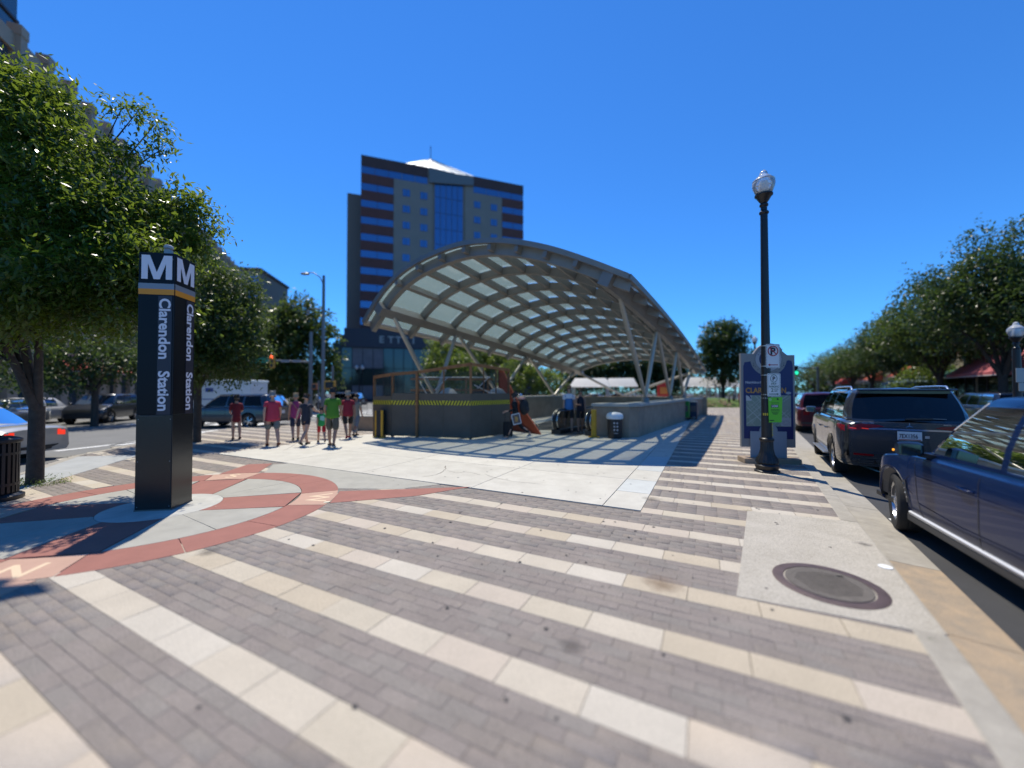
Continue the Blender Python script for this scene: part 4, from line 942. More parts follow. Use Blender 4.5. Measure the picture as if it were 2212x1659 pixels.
def ped(loc, lbl, col, w_=.34, h_=.4, lc=None):
    t = thing('pedestrian_signal', lbl, 'pedestrian signal', loc, 0, 'small signal heads near the crossing')
    MB().box((0, 0, 0), (w_, .18, h_)).build('housing', col, t, bevel=.02); MB().box((0, -.1, 0), (w_ * .7, .03, h_ * .7)).build('face', lc or sigk, t)
    MB().tube([(0, .12, .1), (0, .30, .1)], .03, 6).build('bracket', sigk, t); return t
pp = thing('signal_pole', 'short dark pole carrying the yellow pedestrian signals', 'pole', (-10.55, 22.6, 0)); MB().tube([(0, 0, 0), (0, 0, 3.2)], .07, 10).build('pole', gal, pp)
ped((-10.55, 22.3, 2.05), 'yellow pedestrian signal box beside the light pole', sigy, .62, .50); ped((-12.0, 23.4, 1.98), 'small orange pedestrian signal on the signal mast', M('orange_box', (.32, .10, .03), .5), .30, .36)
gp = thing('signal_pole', 'far dark pole carrying two green signals above the walkers', 'pole', (-16.2, 32.2, 0)); MB().tube([(0, 0, 0), (0, 0, 2.6)], .07, 8).build('pole', gal, gp)
for x_, l_ in ((-16.75, 'left of the two far green lights above the walkers'), (-15.65, 'right of the two far green lights above the walkers')): ped((x_, 32, 1.75), l_, sigk, .34, .34, grl)
ts = thing('signal_mast', 'far traffic signal with green light over the right street', 'traffic signal', (33.4, 42, -.1))
MB().tube([(0, 0, 0), (0, 0, 4.5)], .12, 8).build('pole', gal, ts); MB().tube([(0, 0, 4.3), (-2.5, 0, 4.4)], .07, 8).build('mast_arm', gal, ts); MB().box((-2.4, 0, 4.1), (.34, .24, 1.0)).build('signal_housing', sigk, ts)
MB().lathe([(0, 0), (.20, 0), (.15, .04), (0, .05)], 12, (-2.4, -.14, 3.8), Matrix.Rotation(pi / 2, 3, 'X')).build('signal_lens', grl, ts)
# guessed street light out of view, added and shaped for the shadow at lower left
oh = thing('mast_light', 'added unseen street light above the left edge, shaped to shadow the paving', 'street light', (-9.6, 6.4, 0))
MB().tube([(0, 0, 0), (0, 0, 9.2)], [.10, .07], 10).build('pole', gal, oh); MB().tube([(0, 0, 9.1), (1.6, .3, 9.75), (3.4, .75, 9.8)], .05, 8).build('arm', gal, oh)
MB().prism([(2.75, .70), (3.25, .52), (3.8, .60), (3.92, .76), (4.10, .84), (3.86, .98), (3.60, .92), (3.5, 1.06), (3.15, 1.0), (2.75, .92)], 9.68, 9.82).build('lamp_head', gal, oh, bevel=.03)
# newspaper boxes, planter, red poster, far kiosk roofs
def newsbox(loc, rz, mat, lbl, h_=1.12):
    t = thing('newspaper_box', lbl, 'newspaper box', loc, rz, 'newspaper boxes by the parapet')
    MB().prism([(-.25, .18), (.25, .18), (.25, h_), (-.25, h_)], -.22, .22, frame((0, 0, 0), (1, 0, 0), (0, 0, 1))).build('cabinet', mat, t, bevel=.02)
    MB().box((0, -.225, h_ * .62), (.38, .012, .34)).build('window', M('news_window', (.12, .09, .09), .3), t); MB().box((0, -.05, h_ + .03), (.46, .40, .06)).build('top', M('news_top', (.55, .55, .5), .5), t, bevel=.01)
    for i in (-1, 1): MB().box((i * .18, 0, .09), (.05, .36, .18)).build('foot', sigk, t)
    return t
newsbox((10.05, 22.4, 0), -.55, M('news_green', (.02, .22, .03), .45), 'green newspaper box at the end of the right parapet')
newsbox((10.85, 23.1, 0), -.55, M('news_blue', (.012, .03, .07), .45), 'dark blue newspaper box right of the green one', 1.05)
newsbox((11.2, 23.8, 0), -.55, M('news_black', (.02, .02, .03), .45), 'black newspaper box, farthest of the three by the parapet', 1.0)
pln = thing('concrete_planter', 'low grey concrete block between the walkers and the hoarding', 'planter', (-6.45, 16.9, 0), -.1)
MB().box((0, 0, .30), (1.1, .6, .58)).build('block', cw, pln, bevel=.02); MB().box((0, 0, .61), (1.14, .64, .04)).build('coping', MATS['coping_concrete'], pln)
fen = thing('railing', 'thin grey railing panels left of the yellow posts', 'railing', (-8.6, 24.0, 0), .25)
for i in range(12): MB().tube([(-1.6 + i * .3, 0, 0), (-1.6 + i * .3, 0, 1.0)], .012, 6).build('baluster', gal, fen)
for z_ in (.15, 1.0): MB().tube([(-1.6, 0, z_), (1.7, 0, z_)], .02, 6).build('rail', gal, fen)
rpst = thing('poster_stand', 'small red upright poster stand behind the parapet under the canopy', 'poster', (12.2, 31, 0)); MB().box((0, 0, 1.65), (.95, .12, 1.5)).build('board', M('poster_red', (.48, .02, .015), .5), rpst); MB().box((0, 0, .45), (.1, .1, .9)).build('post', sigk, rpst)
MB().box((0, -.065, 1.75), (.6, .01, .55)).build('print_block', M('poster_orange', (.6, .2, .03), .5), rpst)
canvas_m = bpy.data.materials.new('canvas_white'); canvas_m.use_nodes = True; _n = canvas_m.node_tree; _t = _n.nodes.new('ShaderNodeBsdfTranslucent'); _t.inputs[0].default_value = (.9, .9, .88, 1); _b = _n.nodes['Principled BSDF']; _b.inputs['Base Color'].default_value = (.8, .8, .78, 1); _m = _n.nodes.new('ShaderNodeMixShader'); _m.inputs[0].default_value = .6
_n.links.new(_b.outputs[0], _m.inputs[1]); _n.links.new(_t.outputs[0], _m.inputs[2]); _n.links.new(_m.outputs[0], _n.nodes['Material Output'].inputs['Surface'])
def kiosk(loc, w_, h_, lbl, d_=3.0, rz=-.3):
    t = thing('pavilion', lbl, 'pavilion', loc, rz, 'far white-roofed shelters')
    wh = canvas_m
    MB().add([(-w_ / 2, -d_ / 2, h_ * .76), (w_ / 2, -d_ / 2, h_ * .76), (w_ / 2, d_ / 2, h_ * .76), (-w_ / 2, d_ / 2, h_ * .76), (-w_ / 2 + .6, -.2, h_ * 1.15), (w_ / 2 - .6, -.2, h_ * 1.15)], [(0, 1, 5, 4), (1, 2, 5), (2, 3, 4, 5), (3, 0, 4)]).build('roof', wh, t)
    for sx in (-1, 1):
        for sy in (-1, 1): MB().box((sx * (w_ / 2 - .35), sy * (d_ / 2 - .3), h_ * .40), (.22, .22, h_ * .80)).build('column', M('column_grey', (.28, .28, .28), .6), t)
    return t
kiosk((10.6, 52, 0), 5.3, 3.0, 'left white-roofed shelter seen under the canopy'); kiosk((15.6, 55, 0), 4.6, 3.1, 'right white-roofed shelter seen under the canopy')
kiosk((25.5, 52, 0), 4.8, 3.1, 'white-roofed shelter right of the canopy behind the grass'); kiosk((31.2, 57, 0), 4.6, 3.0, 'pale green-white shelter roof just left of the map sign')
# patio umbrellas behind the grey car
umb = M('umbrella_cloth', (.10, .16, .21), .7, var=.15, vscale=3)
def umbrella(loc, lbl, r=1.35, h_=2.4):
    t = thing('patio_umbrella', lbl, 'umbrella', loc, 0.2, 'closed-set patio umbrellas across the street')
    MB().lathe([(r, h_ - .75), (r, h_ - .60), (.25, h_ - .06), (.22, h_ + .02), (0, h_ + .10)], 8).build('canopy', umb, t, smooth=15); MB().tube([(0, 0, 0), (0, 0, h_)], .03, 8).build('pole', gal, t)
    for i in range(8): a = 2 * pi * i / 8; MB().beam((0, 0, h_ - .05), (cos(a) * r, sin(a) * r, h_ - .6), .015, .02).build('rib', gal, t)
    return t
for s_, l_, r_ in ((45.5, 'left grey blue patio umbrella above the grey car roof', 1.7), (41.5, 'right grey blue patio umbrella above the grey car roof', 1.85)):
    q = KP + KD * s_ + KN * 11.2; umbrella((q.x, q.y, 0), l_, r_, 3.1)
# ---------------------------------------------------------------- buildings
bbrk = M('tower_brick', (0.10, 0.05, 0.045), 0.8, var=.2, vscale=.4); bconc = M('tower_concrete', (0.30, 0.24, 0.20), 0.8, var=.12, vscale=.3); bglz = M('tower_glazing', (0.09, 0.20, 0.38), 0.15, spec=.8, metal=.5)
mull = M('tower_mullion', (.03, .05, .09), .5); brk_r = M('band_brick', (0.16, 0.055, 0.042), 0.8, var=.2, vscale=.5)
TA = Vector((-34.9, 88.0)); TD = Vector((.942, .336)).normalized(); TN = Vector((TD.y, -TD.x)); TRZ = atan2(TD.y, TD.x)
def sof(x): r = (x - 1106) / 831.; return (r * TA.y - TA.x) / (TD.x - r * TD.y)
def zof(x, y):
    r = (x - 1106) / 831.; s_ = sof(x); return at(x, y, TA.y + TD.y * s_).z
tw = thing('office_tower', 'tall dark office tower with blue glass bands and a white pyramid roof behind the canopy', 'office tower', (TA.x, TA.y, 0), TRZ)
S1 = sof(1131); HT = zof(777, 333); DEP = 24
sC = [0, sof(848), sof(933), sof(1004), sof(1085), S1]
# core volumes (local x along facade, y into the building)
def vol(x0, x1, y0, y1, z0, z1, mat, nm, par=tw): return MB().box(((x0 + x1) / 2, (y0 + y1) / 2, (z0 + z1) / 2), (x1 - x0, y1 - y0, z1 - z0)).build(nm, mat, par)
vol(0, sC[1], .25, DEP, 0, HT, bbrk, 'wall'); vol(sC[4], S1, .25, DEP, 0, HT, bbrk, 'wall')
top_l = zof(848, 367)
vol(sC[1], sC[2], .2, DEP, 0, HT - .02, bconc, 'wall'); vol(sC[3], sC[4], .2, DEP, 0, HT - .02, bconc, 'wall'); vol(sC[2], sC[3], .5, DEP, 0, HT - .04, bconc, 'wall')
vol(-3.2, 0, 5, DEP, 0, zof(757, 405) + 1, M('tower_side', (.20, .155, .13), .8), 'side_wing')
FH = 3.92; nfl = 14
for f in range(nfl):
    zt = HT - 2.6 - f * FH; zb = zt - 1.65
    if zb < 14: break
    top = f == 0
    for (x0, x1) in (((0, sof(922)), (sof(1022), S1)) if top else ((0, sC[1]), (sC[4], S1))):
        n = max(2, int((x1 - x0) / 3.0))
        vol(x0, x1, .06, .26, zt, zt + (2.6 if top else FH - 1.65) - .05, brk_r if not top else bbrk, 'brick_band')
        for i in range(n):
            vol(x0 + (x1 - x0) * i / n + .05, x0 + (x1 - x0) * (i + 1) / n - .05, .15, .27, zb + .03, zt - .03, bglz, 'window')
    if top: continue
    for (a, b) in ((sC[1], sC[2]), (sC[3], sC[4])):
        for fr in (.32, .77):
            x = a + (b - a) * fr; z = zt - .7
            o_ = vol(x - .85, x + .85, .10, .24, z - .85, z + .85, bglz, 'window'); 
            MB().box((x, .085, z), (.08, .03, 1.7)).build('mullion', mull, o_)
# centre curtain wall
zc = zof(970, 395)
nx, nz = 5, 13
for i in range(nx):
    for j in range(nz):
        x0 = sC[2] + .5 + (sC[3] - sC[2] - 1) * i / nx; x1 = sC[2] + .5 + (sC[3] - sC[2] - 1) * (i + 1) / nx
        z1 = zc - j * FH; z0 = z1 - FH
        if z0 > 14: vol(x0 + .06, x1 - .06, .30, .48, z0 + .06, z1 - .06, bglz, 'glass_panel')
gx0, gx1 = sof(925), sof(1030); zg = HT + .6
MB().prism([(sof(925), zof(925, 395)), (sof(1022), zof(1022, 402)), (sof(1022), zof(1022, 388)), (sof(1000), zof(1000, 380)), (sof(935), zof(935, 365)), (sof(925), zof(925, 362))], 0, .3, frame((0, .0, 0), (1, 0, 0), (0, 0, 1))).build('gable', M('tower_gable', (.17, .17, .175), .7), tw)
rw = M('white_roof', (.72, .76, .74), .5, var=.1, vscale=.5)
xa, xb = sof(862), sof(1045); pk = ((xa + xb) / 2 - 2, 9)
b_ = [(xa, 1, HT), (xb, 1, HT), (xb, 20, HT), (xa, 20, HT), (pk[0], pk[1], HT + 7.5)]
MB().add(b_, [(0, 1, 4), (1, 2, 4), (2, 3, 4), (3, 0, 4)]).build('pyramid_roof', rw, tw)
for i in range(1, 9):
    f = i / 9; MB().beam(Vector((xa + (xb - xa) * f, .95, HT + .05)), Vector((pk[0], pk[1], HT + 7.55)), .12, .12).build('roof_rib', M('rib_grey', (.4, .43, .42), .5), tw)
MB().tube([(pk[0], pk[1], HT + 7), (pk[0], pk[1], HT + 11)], .1, 6).build('antenna', sigk, tw)
# podium
pod = M('podium_dark', (.030, .030, .042), .5); pglz = M('podium_glazing', (.02, .035, .038), .10, spec=.8); pal = M('podium_pale', (.17, .17, .19), .6, var=.3, vscale=1.0)
pdm = thing('glass_podium', 'low dark glass fronted shop building at the foot of the office tower', 'building', (-28, 62, 0), radians(14)); 
def px_at(x, Y): return (x - 1106) / 831. * Y
def pvol(x0, x1, y0, y1, z0, z1, mat, nm, bev=0): return MB().box(((x0 + x1) / 2, (y0 + y1) / 2, (z0 + z1) / 2), (x1 - x0, y1 - y0, z1 - z0)).build(nm, mat, pdm)
pvol(0, 34, .4, 16, 0, 10.9, pod, 'wall'); pvol(0.8, 34, .0, 16.2, 8.9, 12.0, M('podium_fascia', (.032, .032, .05), .5), 'fascia')
for i in range(16):
    x = .4 + i * 1.62; pale = 1 <= i <= 3
    for (z0, z1) in ((.4, 2.6), (2.7, 5.4), (5.5, 8.8)):
        pvol(x + .05, x + 1.55, .25, .45, z0, z1, pal if (pale and z0 != 2.7) else pglz, 'window_pane')
pvol(-.9, .35, 0, 14, 0, 9.6, M('podium_corner', (.015, .028, .022), .3), 'corner_wing')
# faint letters on the fascia
Fz = frame((0, -.02, 0), (1, 0, 0), (0, 0, 1))
lt = M('fascia_letter', (.30, .33, .33), .6)
for i, (ch, x) in enumerate((('E', 6.2), ('T', 7.6), ('T', 8.8), ('T', 9.9), ('I', 11.5), ('U', 14.0))):
    me = text_mesh(ch, 1.55, lt, .05, 'LEFT', .03); me.transform(Fz @ Matrix.Translation((x, 9.75, 0))); link('letter', me, pdm)
# ---- long brick block on the left street
LBD = Vector((-.386, .922)).normalized(); LN = Vector((LBD.y, -LBD.x))
LO = Vector((-32.7, 26.6)); LRZ = atan2(LBD.y, LBD.x)
lbk = M('left_brick', (.17, .078, .055), .8, var=.2, vscale=.6); lst = M('left_stone', (.42, .325, .245), .8, var=.15, vscale=.5); lgl = M('left_glass', (.03, .055, .075), .1, spec=.8); lfr = M('left_frame', (.04, .04, .045), .5)
lb_ = thing('brick_block', 'long brick and stone office block with stepped stone piers along the left street', 'building', (LO.x, LO.y, 0), LRZ)
HB = 24.3; BAY = 2.42
def lv(x0, x1, y0, y1, z0, z1, mat, nm, par=None): return MB().box(((x0 + x1) / 2, (y0 + y1) / 2, (z0 + z1) / 2), (x1 - x0, y1 - y0, z1 - z0)).build(nm, mat, par or lb_)
# local x along the street, local +y away from it (outside face at y=0)
lv(-16, 60, .4, 20, 0, HB, lbk, 'wall')
for i in range(-6, 24):
    x = i * BAY
    lv(x - .28, x + .28, -.25, .45, 4.2, HB + .5, lst, 'pier'); lv(x - .32, x + .32, -.30, .4, HB + .2, HB + .85, lst, 'pier_cap')
    lv(x - .4, x + .4, -.1, .45, 0, 4.2, lst, 'ground_pier')
    for f in range(6):
        z = 5.0 + f * 3.2
        w_ = lv(x + .5, x + BAY - .5, .2, .42, z, z + 2.35, lgl, 'window')
        lv(x + BAY / 2 - .05, x + BAY / 2 + .05, .14, .22, z, z + 2.35, lfr, 'window_frame', w_)
        if f: lv(x + .38, x + BAY - .38, .10, .41, z - 1.15, z - .1, lbk if f % 2 else lst, 'spandrel')
    lv(x + .45, x + BAY - .45, .22, .42, .5, 3.4, lgl, 'shop_window') if i % 3 else None
lv(-16, 60, .30, .41, 0, 3.5, M('ground_floor_beige', (.36, .30, .22), .8, var=.15), 'ground_wall')
lv(-16, 60, .05, .41, HB - .9, HB + .2, lst, 'parapet'); lv(-16, 60, -.06, .41, 3.5, 4.7, lst, 'string_course')
hb = thing('corner_block', 'taller brown and glass corner block at the top left edge', 'building', (LO.x + .5, LO.y - 1, 0), LRZ)
MB().box((-8.5, 7, 17), (9, 12, 34)).build('wall', lbk, hb); MB().box((-1.9, 6.5, 15.5), (4.0, 11, 31)).build('glazed_bay', lgl, hb); MB().box((-1.9, 6.5, 31.6), (4.6, 11.6, 1.6)).build('roof_slab', lfr, hb)
for i in range(9): MB().box((-1.9, .93, 4 + i * 3.2), (4.0, .1, .18)).build('transom', lfr, hb)
# red canvas awnings on the left street
awr = M('awning_red', (.50, .055, .04), .7, var=.15); awp = M('awning_rose', (.46, .11, .12), .7, var=.12, vscale=1.5); awg = M('awning_green', (.012, .10, .085), .7); awo = M('awning_orange', (.62, .13, .07), .7, var=.1)
def awning(a, b, z0, z1, dp, mat, lbl, cat='awning', scal=True):
    a = Vector(a); b = Vector(b); d = (b - a).normalized(); L_ = (b - a).length; rz = atan2(d.y, d.x)
    t = thing('awning', lbl, cat, (a.x, a.y, 0), rz, 'shop awnings'); m_ = MB()
    m_.add([(0, 0, z1), (L_, 0, z1), (L_, -dp, z0), (0, -dp, z0)], [(3, 2, 1, 0)]); m_.add([(0, -dp, z0), (L_, -dp, z0), (L_, -dp, z0 - .25), (0, -dp, z0 - .25)], [(3, 2, 1, 0)])
    m_.add([(0, 0, z1), (0, -dp, z0), (0, -dp, z0 - .25), (0, 0, z0 - .25)], [(0, 1, 2, 3)]); m_.add([(L_, 0, z1), (L_, -dp, z0), (L_, -dp, z0 - .25), (L_, 0, z0 - .25)], [(3, 2, 1, 0)])
    m_.build('canvas', mat, t)
    if scal: MB().box((L_ / 2, -dp - .01, z0 - .22), (L_, .02, .06)).build('trim', M('awning_trim', (.6, .55, .52), .7), t)
    for x_ in (.1, L_ - .1): MB().tube([(x_, 0, z0 - .25), (x_, -dp + .05, z0 - .25)], .02, 6).build('bracket', gal, t)
    return t
for i, (s_, L_) in enumerate(((0.5, 4.2), (6.2, 3.6))):
    a = LO + LBD * s_ + LN * .05; b = a + LBD * L_; awning((a.x, a.y), (b.x, b.y), 3.4, 4.1, 1.2, awr, ['near red awning on the brick block behind the first tree', 'far red awning on the brick block, next to the pylon top edge'][i])
# ---- small far office block between the trees
fo = thing('office_block', 'far grey office block with blue windows peeping above the left trees', 'office block', (-64.5, 88, 0), radians(10))
MB().box((0, 8, 14.5), (12, 16, 30.3)).build('wall', bconc, fo)
for f in range(6):
    for i in range(4): MB().box((-4.3 + i * 2.9, -.05, 27.7 - f * 3.6), (2.5, .1, 1.7)).build('window', bglz, fo)
MB().box((0, 8, 30.0), (12.6, 16.6, .6)).build('parapet', bbrk, fo)
# ---- right hand shops across the street (street direction KD)
def rl(s, o): q = KP + KD * s + KN * o; return Vector((q.x, q.y))
SHOP = 13.2
crm = M('shop_cream', (.36, .31, .22), .8, var=.15, vscale=.8); gry2 = M('shop_grey', (.24, .24, .25), .7, var=.1); dkb = M('shop_brick', (.12, .05, .04), .8, var=.2, vscale=2); sgl = M('shop_glass', (.02, .03, .035), .08, spec=.8); shd = M('shop_frame', (.05, .045, .04), .6)
far_walk = MB().prism([tuple(rl(-12, 10.2)), tuple(rl(-12, 30)), tuple(rl(165, 30)), tuple(rl(165, 10.2))], -.3, .012).build('far_pavement', M('far_paving', (.34, .31, .28), .85, var=.2, vscale=1), kind='structure')
def shop(s0, s1, H_, mat, lbl, floors=2, band=None, depth=10):
    o = rl(s0, SHOP); rz = atan2(KD.y, KD.x); t = thing('shop_building', lbl, 'shop', (o.x, o.y, 0), rz, 'shops across the right street'); L_ = s1 - s0
    bx = lambda x0, x1, y0, y1, z0, z1, m, nm, p=t: MB().box(((x0 + x1) / 2, -(y0 + y1) / 2, (z0 + z1) / 2), (x1 - x0, abs(y1 - y0), z1 - z0)).build(nm, m, p)
    bx(.01, L_ - .01, .1, depth, 0, H_, mat, 'wall'); bx(-.02, L_ + .02, -.12, .3, H_ - .5, H_ + .15, band or lst, 'cornice')
    n = max(1, int(L_ / 3.2))
    for i in range(n):
        x0 = L_ * i / n + .3; x1 = L_ * (i + 1) / n - .3
        g_ = bx(x0, x1, -.0, .12, .5, 2.8, sgl, 'shop_window'); bx((x0 + x1) / 2 - .04, (x0 + x1) / 2 + .04, -.05, .01, .5, 2.8, shd, 'frame', g_)
        for f in range(1, floors):
            w_ = bx((x0 + x1) / 2 - .65, (x0 + x1) / 2 + .65, 0.0, .12, f * 3.4 + .9, f * 3.4 + 2.5, sgl, 'window'); bx((x0 + x1) / 2 - .75, (x0 + x1) / 2 + .75, -.08, .02, f * 3.4 + .78, f * 3.4 + .88, lst, 'sill', w_)
    bx(.2, L_ - .2, -.03, .12, 2.95, 3.6, band or shd, 'fascia'); return t
shop(24, 37.5, 7.4, gry2, 'grey two storey shop with the big rose awning at the right edge', 2, crm)
shop(37.6, 47.5, 8.2, crm, 'cream shop with the dark green awning beyond the rose awning', 2)
shop(47.6, 58, 7.2, dkb, 'dark brick shop with the nearer orange awning', 2)
shop(58.1, 75, 8.0, crm, 'long cream shop with the farther orange awning', 2)
shop(75.1, 100, 9.0, dkb, 'far brick shop behind the right street trees', 2)
shop(100.1, 155, 7.5, gry2, 'farthest grey shop where the right street vanishes', 2)
def awr_(s0, s1, z0, z1, dp, mat, lbl):
    a = rl(s1, SHOP); b = rl(s0, SHOP)
    return awning((a.x, a.y), (b.x, b.y), z0, z1, dp, mat, lbl)
def flip(t): return t
A_ = [(29.0, 37.3, 2.95, 4.3, 1.6, awp, 'big rose coloured awning at the right edge of the picture'), (38.3, 42.8, 3.0, 3.6, 1.3, awg, 'dark green awning left of the rose awning'), (51.0, 54.2, 3.5, 4.4, 1.5, awo, 'nearer orange red awning under the trees'), (63.0, 69.0, 3.4, 4.3, 1.5, awo, 'farther orange red awning under the trees'), (82, 92, 3.2, 4.2, 1.5, awr, 'small red awning farther along the right street')]
for s0, s1, z0, z1, dp, m_, lbl in A_:
    a = rl(s0, SHOP - .02); b = rl(s1, SHOP - .02); t = awning((b.x, b.y), (a.x, a.y), z0, z1, dp, m_, lbl); t.rotation_euler = (0, 0, atan2(-KD.y, -KD.x)); 
    for ch in t.children: ch.scale = (1, 1, 1)
# grass mound and hedge beyond the walkway
grs = M('grass', (.085, .15, .02), .9, var=.4, vscale=1.2, bump=.6, bscale=30)
gm = MB(); gm.lathe([(6.4, 0), (5.6, .35), (3.8, .7), (1.5, .9), (0, .95)], 28, (22.6, 44.5, 0), Matrix.Diagonal((1.1, .7, 1))); gm.build('grass_mound', grs, kind='stuff', smooth=60)
# ---------------------------------------------------------------- trees
def leafmat(name, c1, c2, tcol, gloss=.38):
    m = bpy.data.materials.new(name); m.use_nodes = True; n = m.node_tree; N = n.nodes; L = n.links
    b = N['Principled BSDF']; b.inputs['Roughness'].default_value = gloss; b.inputs['Specular IOR Level'].default_value = 0.5
    geo = N.new('ShaderNodeNewGeometry'); t = N.new('ShaderNodeTexNoise'); t.inputs['Scale'].default_value = 1.6; t.inputs['Detail'].default_value = 3
    L.new(geo.outputs['Position'], t.inputs['Vector']); r = N.new('ShaderNodeMapRange'); r.inputs['From Min'].default_value = .35; r.inputs['From Max'].default_value = .65
    L.new(t.outputs['Fac'], r.inputs['Value'])
    t2 = N.new('ShaderNodeTexNoise'); t2.inputs['Scale'].default_value = 22; L.new(geo.outputs['Position'], t2.inputs['Vector'])
    ad = N.new('ShaderNodeMath'); ad.operation = 'MULTIPLY'; L.new(r.outputs[0], ad.inputs[0]); ad2 = N.new('ShaderNodeMath'); ad2.operation = 'ADD'; L.new(r.outputs[0], ad.inputs[0]); L.new(t2.outputs['Fac'], ad.inputs[1]); L.new(ad.outputs[0], ad2.inputs[0]); ad2.inputs[1].default_value = .12; ad2.use_clamp = True
    mx = N.new('ShaderNodeMix'); mx.data_type = 'RGBA'; mx.inputs[6].default_value = rgb(c1); mx.inputs[7].default_value = rgb(c2); L.new(ad2.outputs[0], mx.inputs[0]); L.new(mx.outputs[2], b.inputs['Base Color'])
    tr = N.new('ShaderNodeBsdfTranslucent'); tr.inputs[0].default_value = rgb(tcol); ms = N.new('ShaderNodeMixShader'); ms.inputs[0].default_value = .42
    L.new(b.outputs[0], ms.inputs[1]); L.new(tr.outputs[0], ms.inputs[2]); L.new(ms.outputs[0], N['Material Output'].inputs['Surface'])
    return m
lf_a = leafmat('leaf_zelkova', (.028, .064, .012), (.080, .130, .020), (.23, .32, .03), .33)
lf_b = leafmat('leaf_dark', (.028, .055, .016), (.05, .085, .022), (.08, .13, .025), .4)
lf_c = leafmat('leaf_mid', (.035, .065, .015), (.07, .11, .02), (.13, .19, .03), .4)
lf_d = leafmat('leaf_light', (.06, .10, .02), (.10, .15, .03), (.22, .30, .04), .4)
bark = M('bark', (.075, .058, .046), .9, var=.45, vscale=9, bump=.7, bscale=35); bark_l = M('bark_pale', (.13, .115, .10), .9, var=.4, vscale=8, bump=.5, bscale=30)
def leaves(lobes, n, ll, lw, per=16, spread=.16, seed=1, shell=(.45, 1.05), droop=.35, rough_=.30):
    """lobes: (x, y, z, rx, ry, rz); returns leaf quads as numpy vertices"""
    R = np.random.default_rng(seed); wts = np.array([l[3] * l[5] for l in lobes]); wts = wts / wts.sum(); out = []
    for l, w_ in zip(lobes, wts):
        k = max(3, int(n * w_ / per))
        d = R.normal(size=(k, 3)); d /= np.linalg.norm(d, axis=1)[:, None]
        rr_ = shell[0] + (shell[1] - shell[0]) * R.random(k) ** .55
        lump = 1 + rough_ * (np.sin(d[:, 0] * 5.1 + l[0] * 3) * np.sin(d[:, 1] * 4.3 + l[1] * 7) * np.sin(d[:, 2] * 4.7 + l[2] * 5))
        c = np.array(l[:3]) + d * (rr_ * lump)[:, None] * np.array(l[3:6])
        # leaves of each spray: along a short drooping twig
        tw_ = d * .55 + R.normal(size=(k, 3)) * .6; tw_[:, 2] += .05; tw_ /= np.linalg.norm(tw_, axis=1)[:, None]
        q = R.random((k, per)) - .35
        P = c[:, None, :] + tw_[:, None, :] * (q * spread * 3.2)[:, :, None] + R.normal(size=(k, per, 3)) * spread * .55
        P[:, :, 2] -= (np.abs(q) ** 2) * spread * 1.2
        P = P.reshape(-1, 3); T = np.repeat(tw_, per, axis=0)
        a = T * .5 + R.normal(size=P.shape) * .55; a[:, 2] -= droop; a /= np.linalg.norm(a, axis=1)[:, None]
        up = R.normal(size=P.shape) * .45; up[:, 2] += 1.0
        s_ = np.cross(a, up); s_ /= np.linalg.norm(s_, axis=1)[:, None] + 1e-9
        sz = (.7 + .6 * R.random(len(P)))[:, None]; nn = np.cross(s_, a)
        v = np.stack([P, P + a * ll * .5 * sz + s_ * lw * .5 * sz + nn * lw * .12, P + a * ll * sz, P + a * ll * .5 * sz - s_ * lw * .5 * sz + nn * lw * .12], axis=1)
        out.append(v)
    return np.concatenate(out, axis=0)
def quad_mesh(name, V, mat):
    N_ = len(V); me = bpy.data.meshes.new(name); me.vertices.add(N_ * 4); me.vertices.foreach_set('co', V.reshape(-1).astype(np.float32)); me.loops.add(N_ * 4)
    me.loops.foreach_set('vertex_index', np.arange(N_ * 4, dtype=np.int32)); me.polygons.add(N_); me.polygons.foreach_set('loop_start', np.arange(N_, dtype=np.int32) * 4)
    me.materials.append(mat); me.update(calc_edges=True); return me
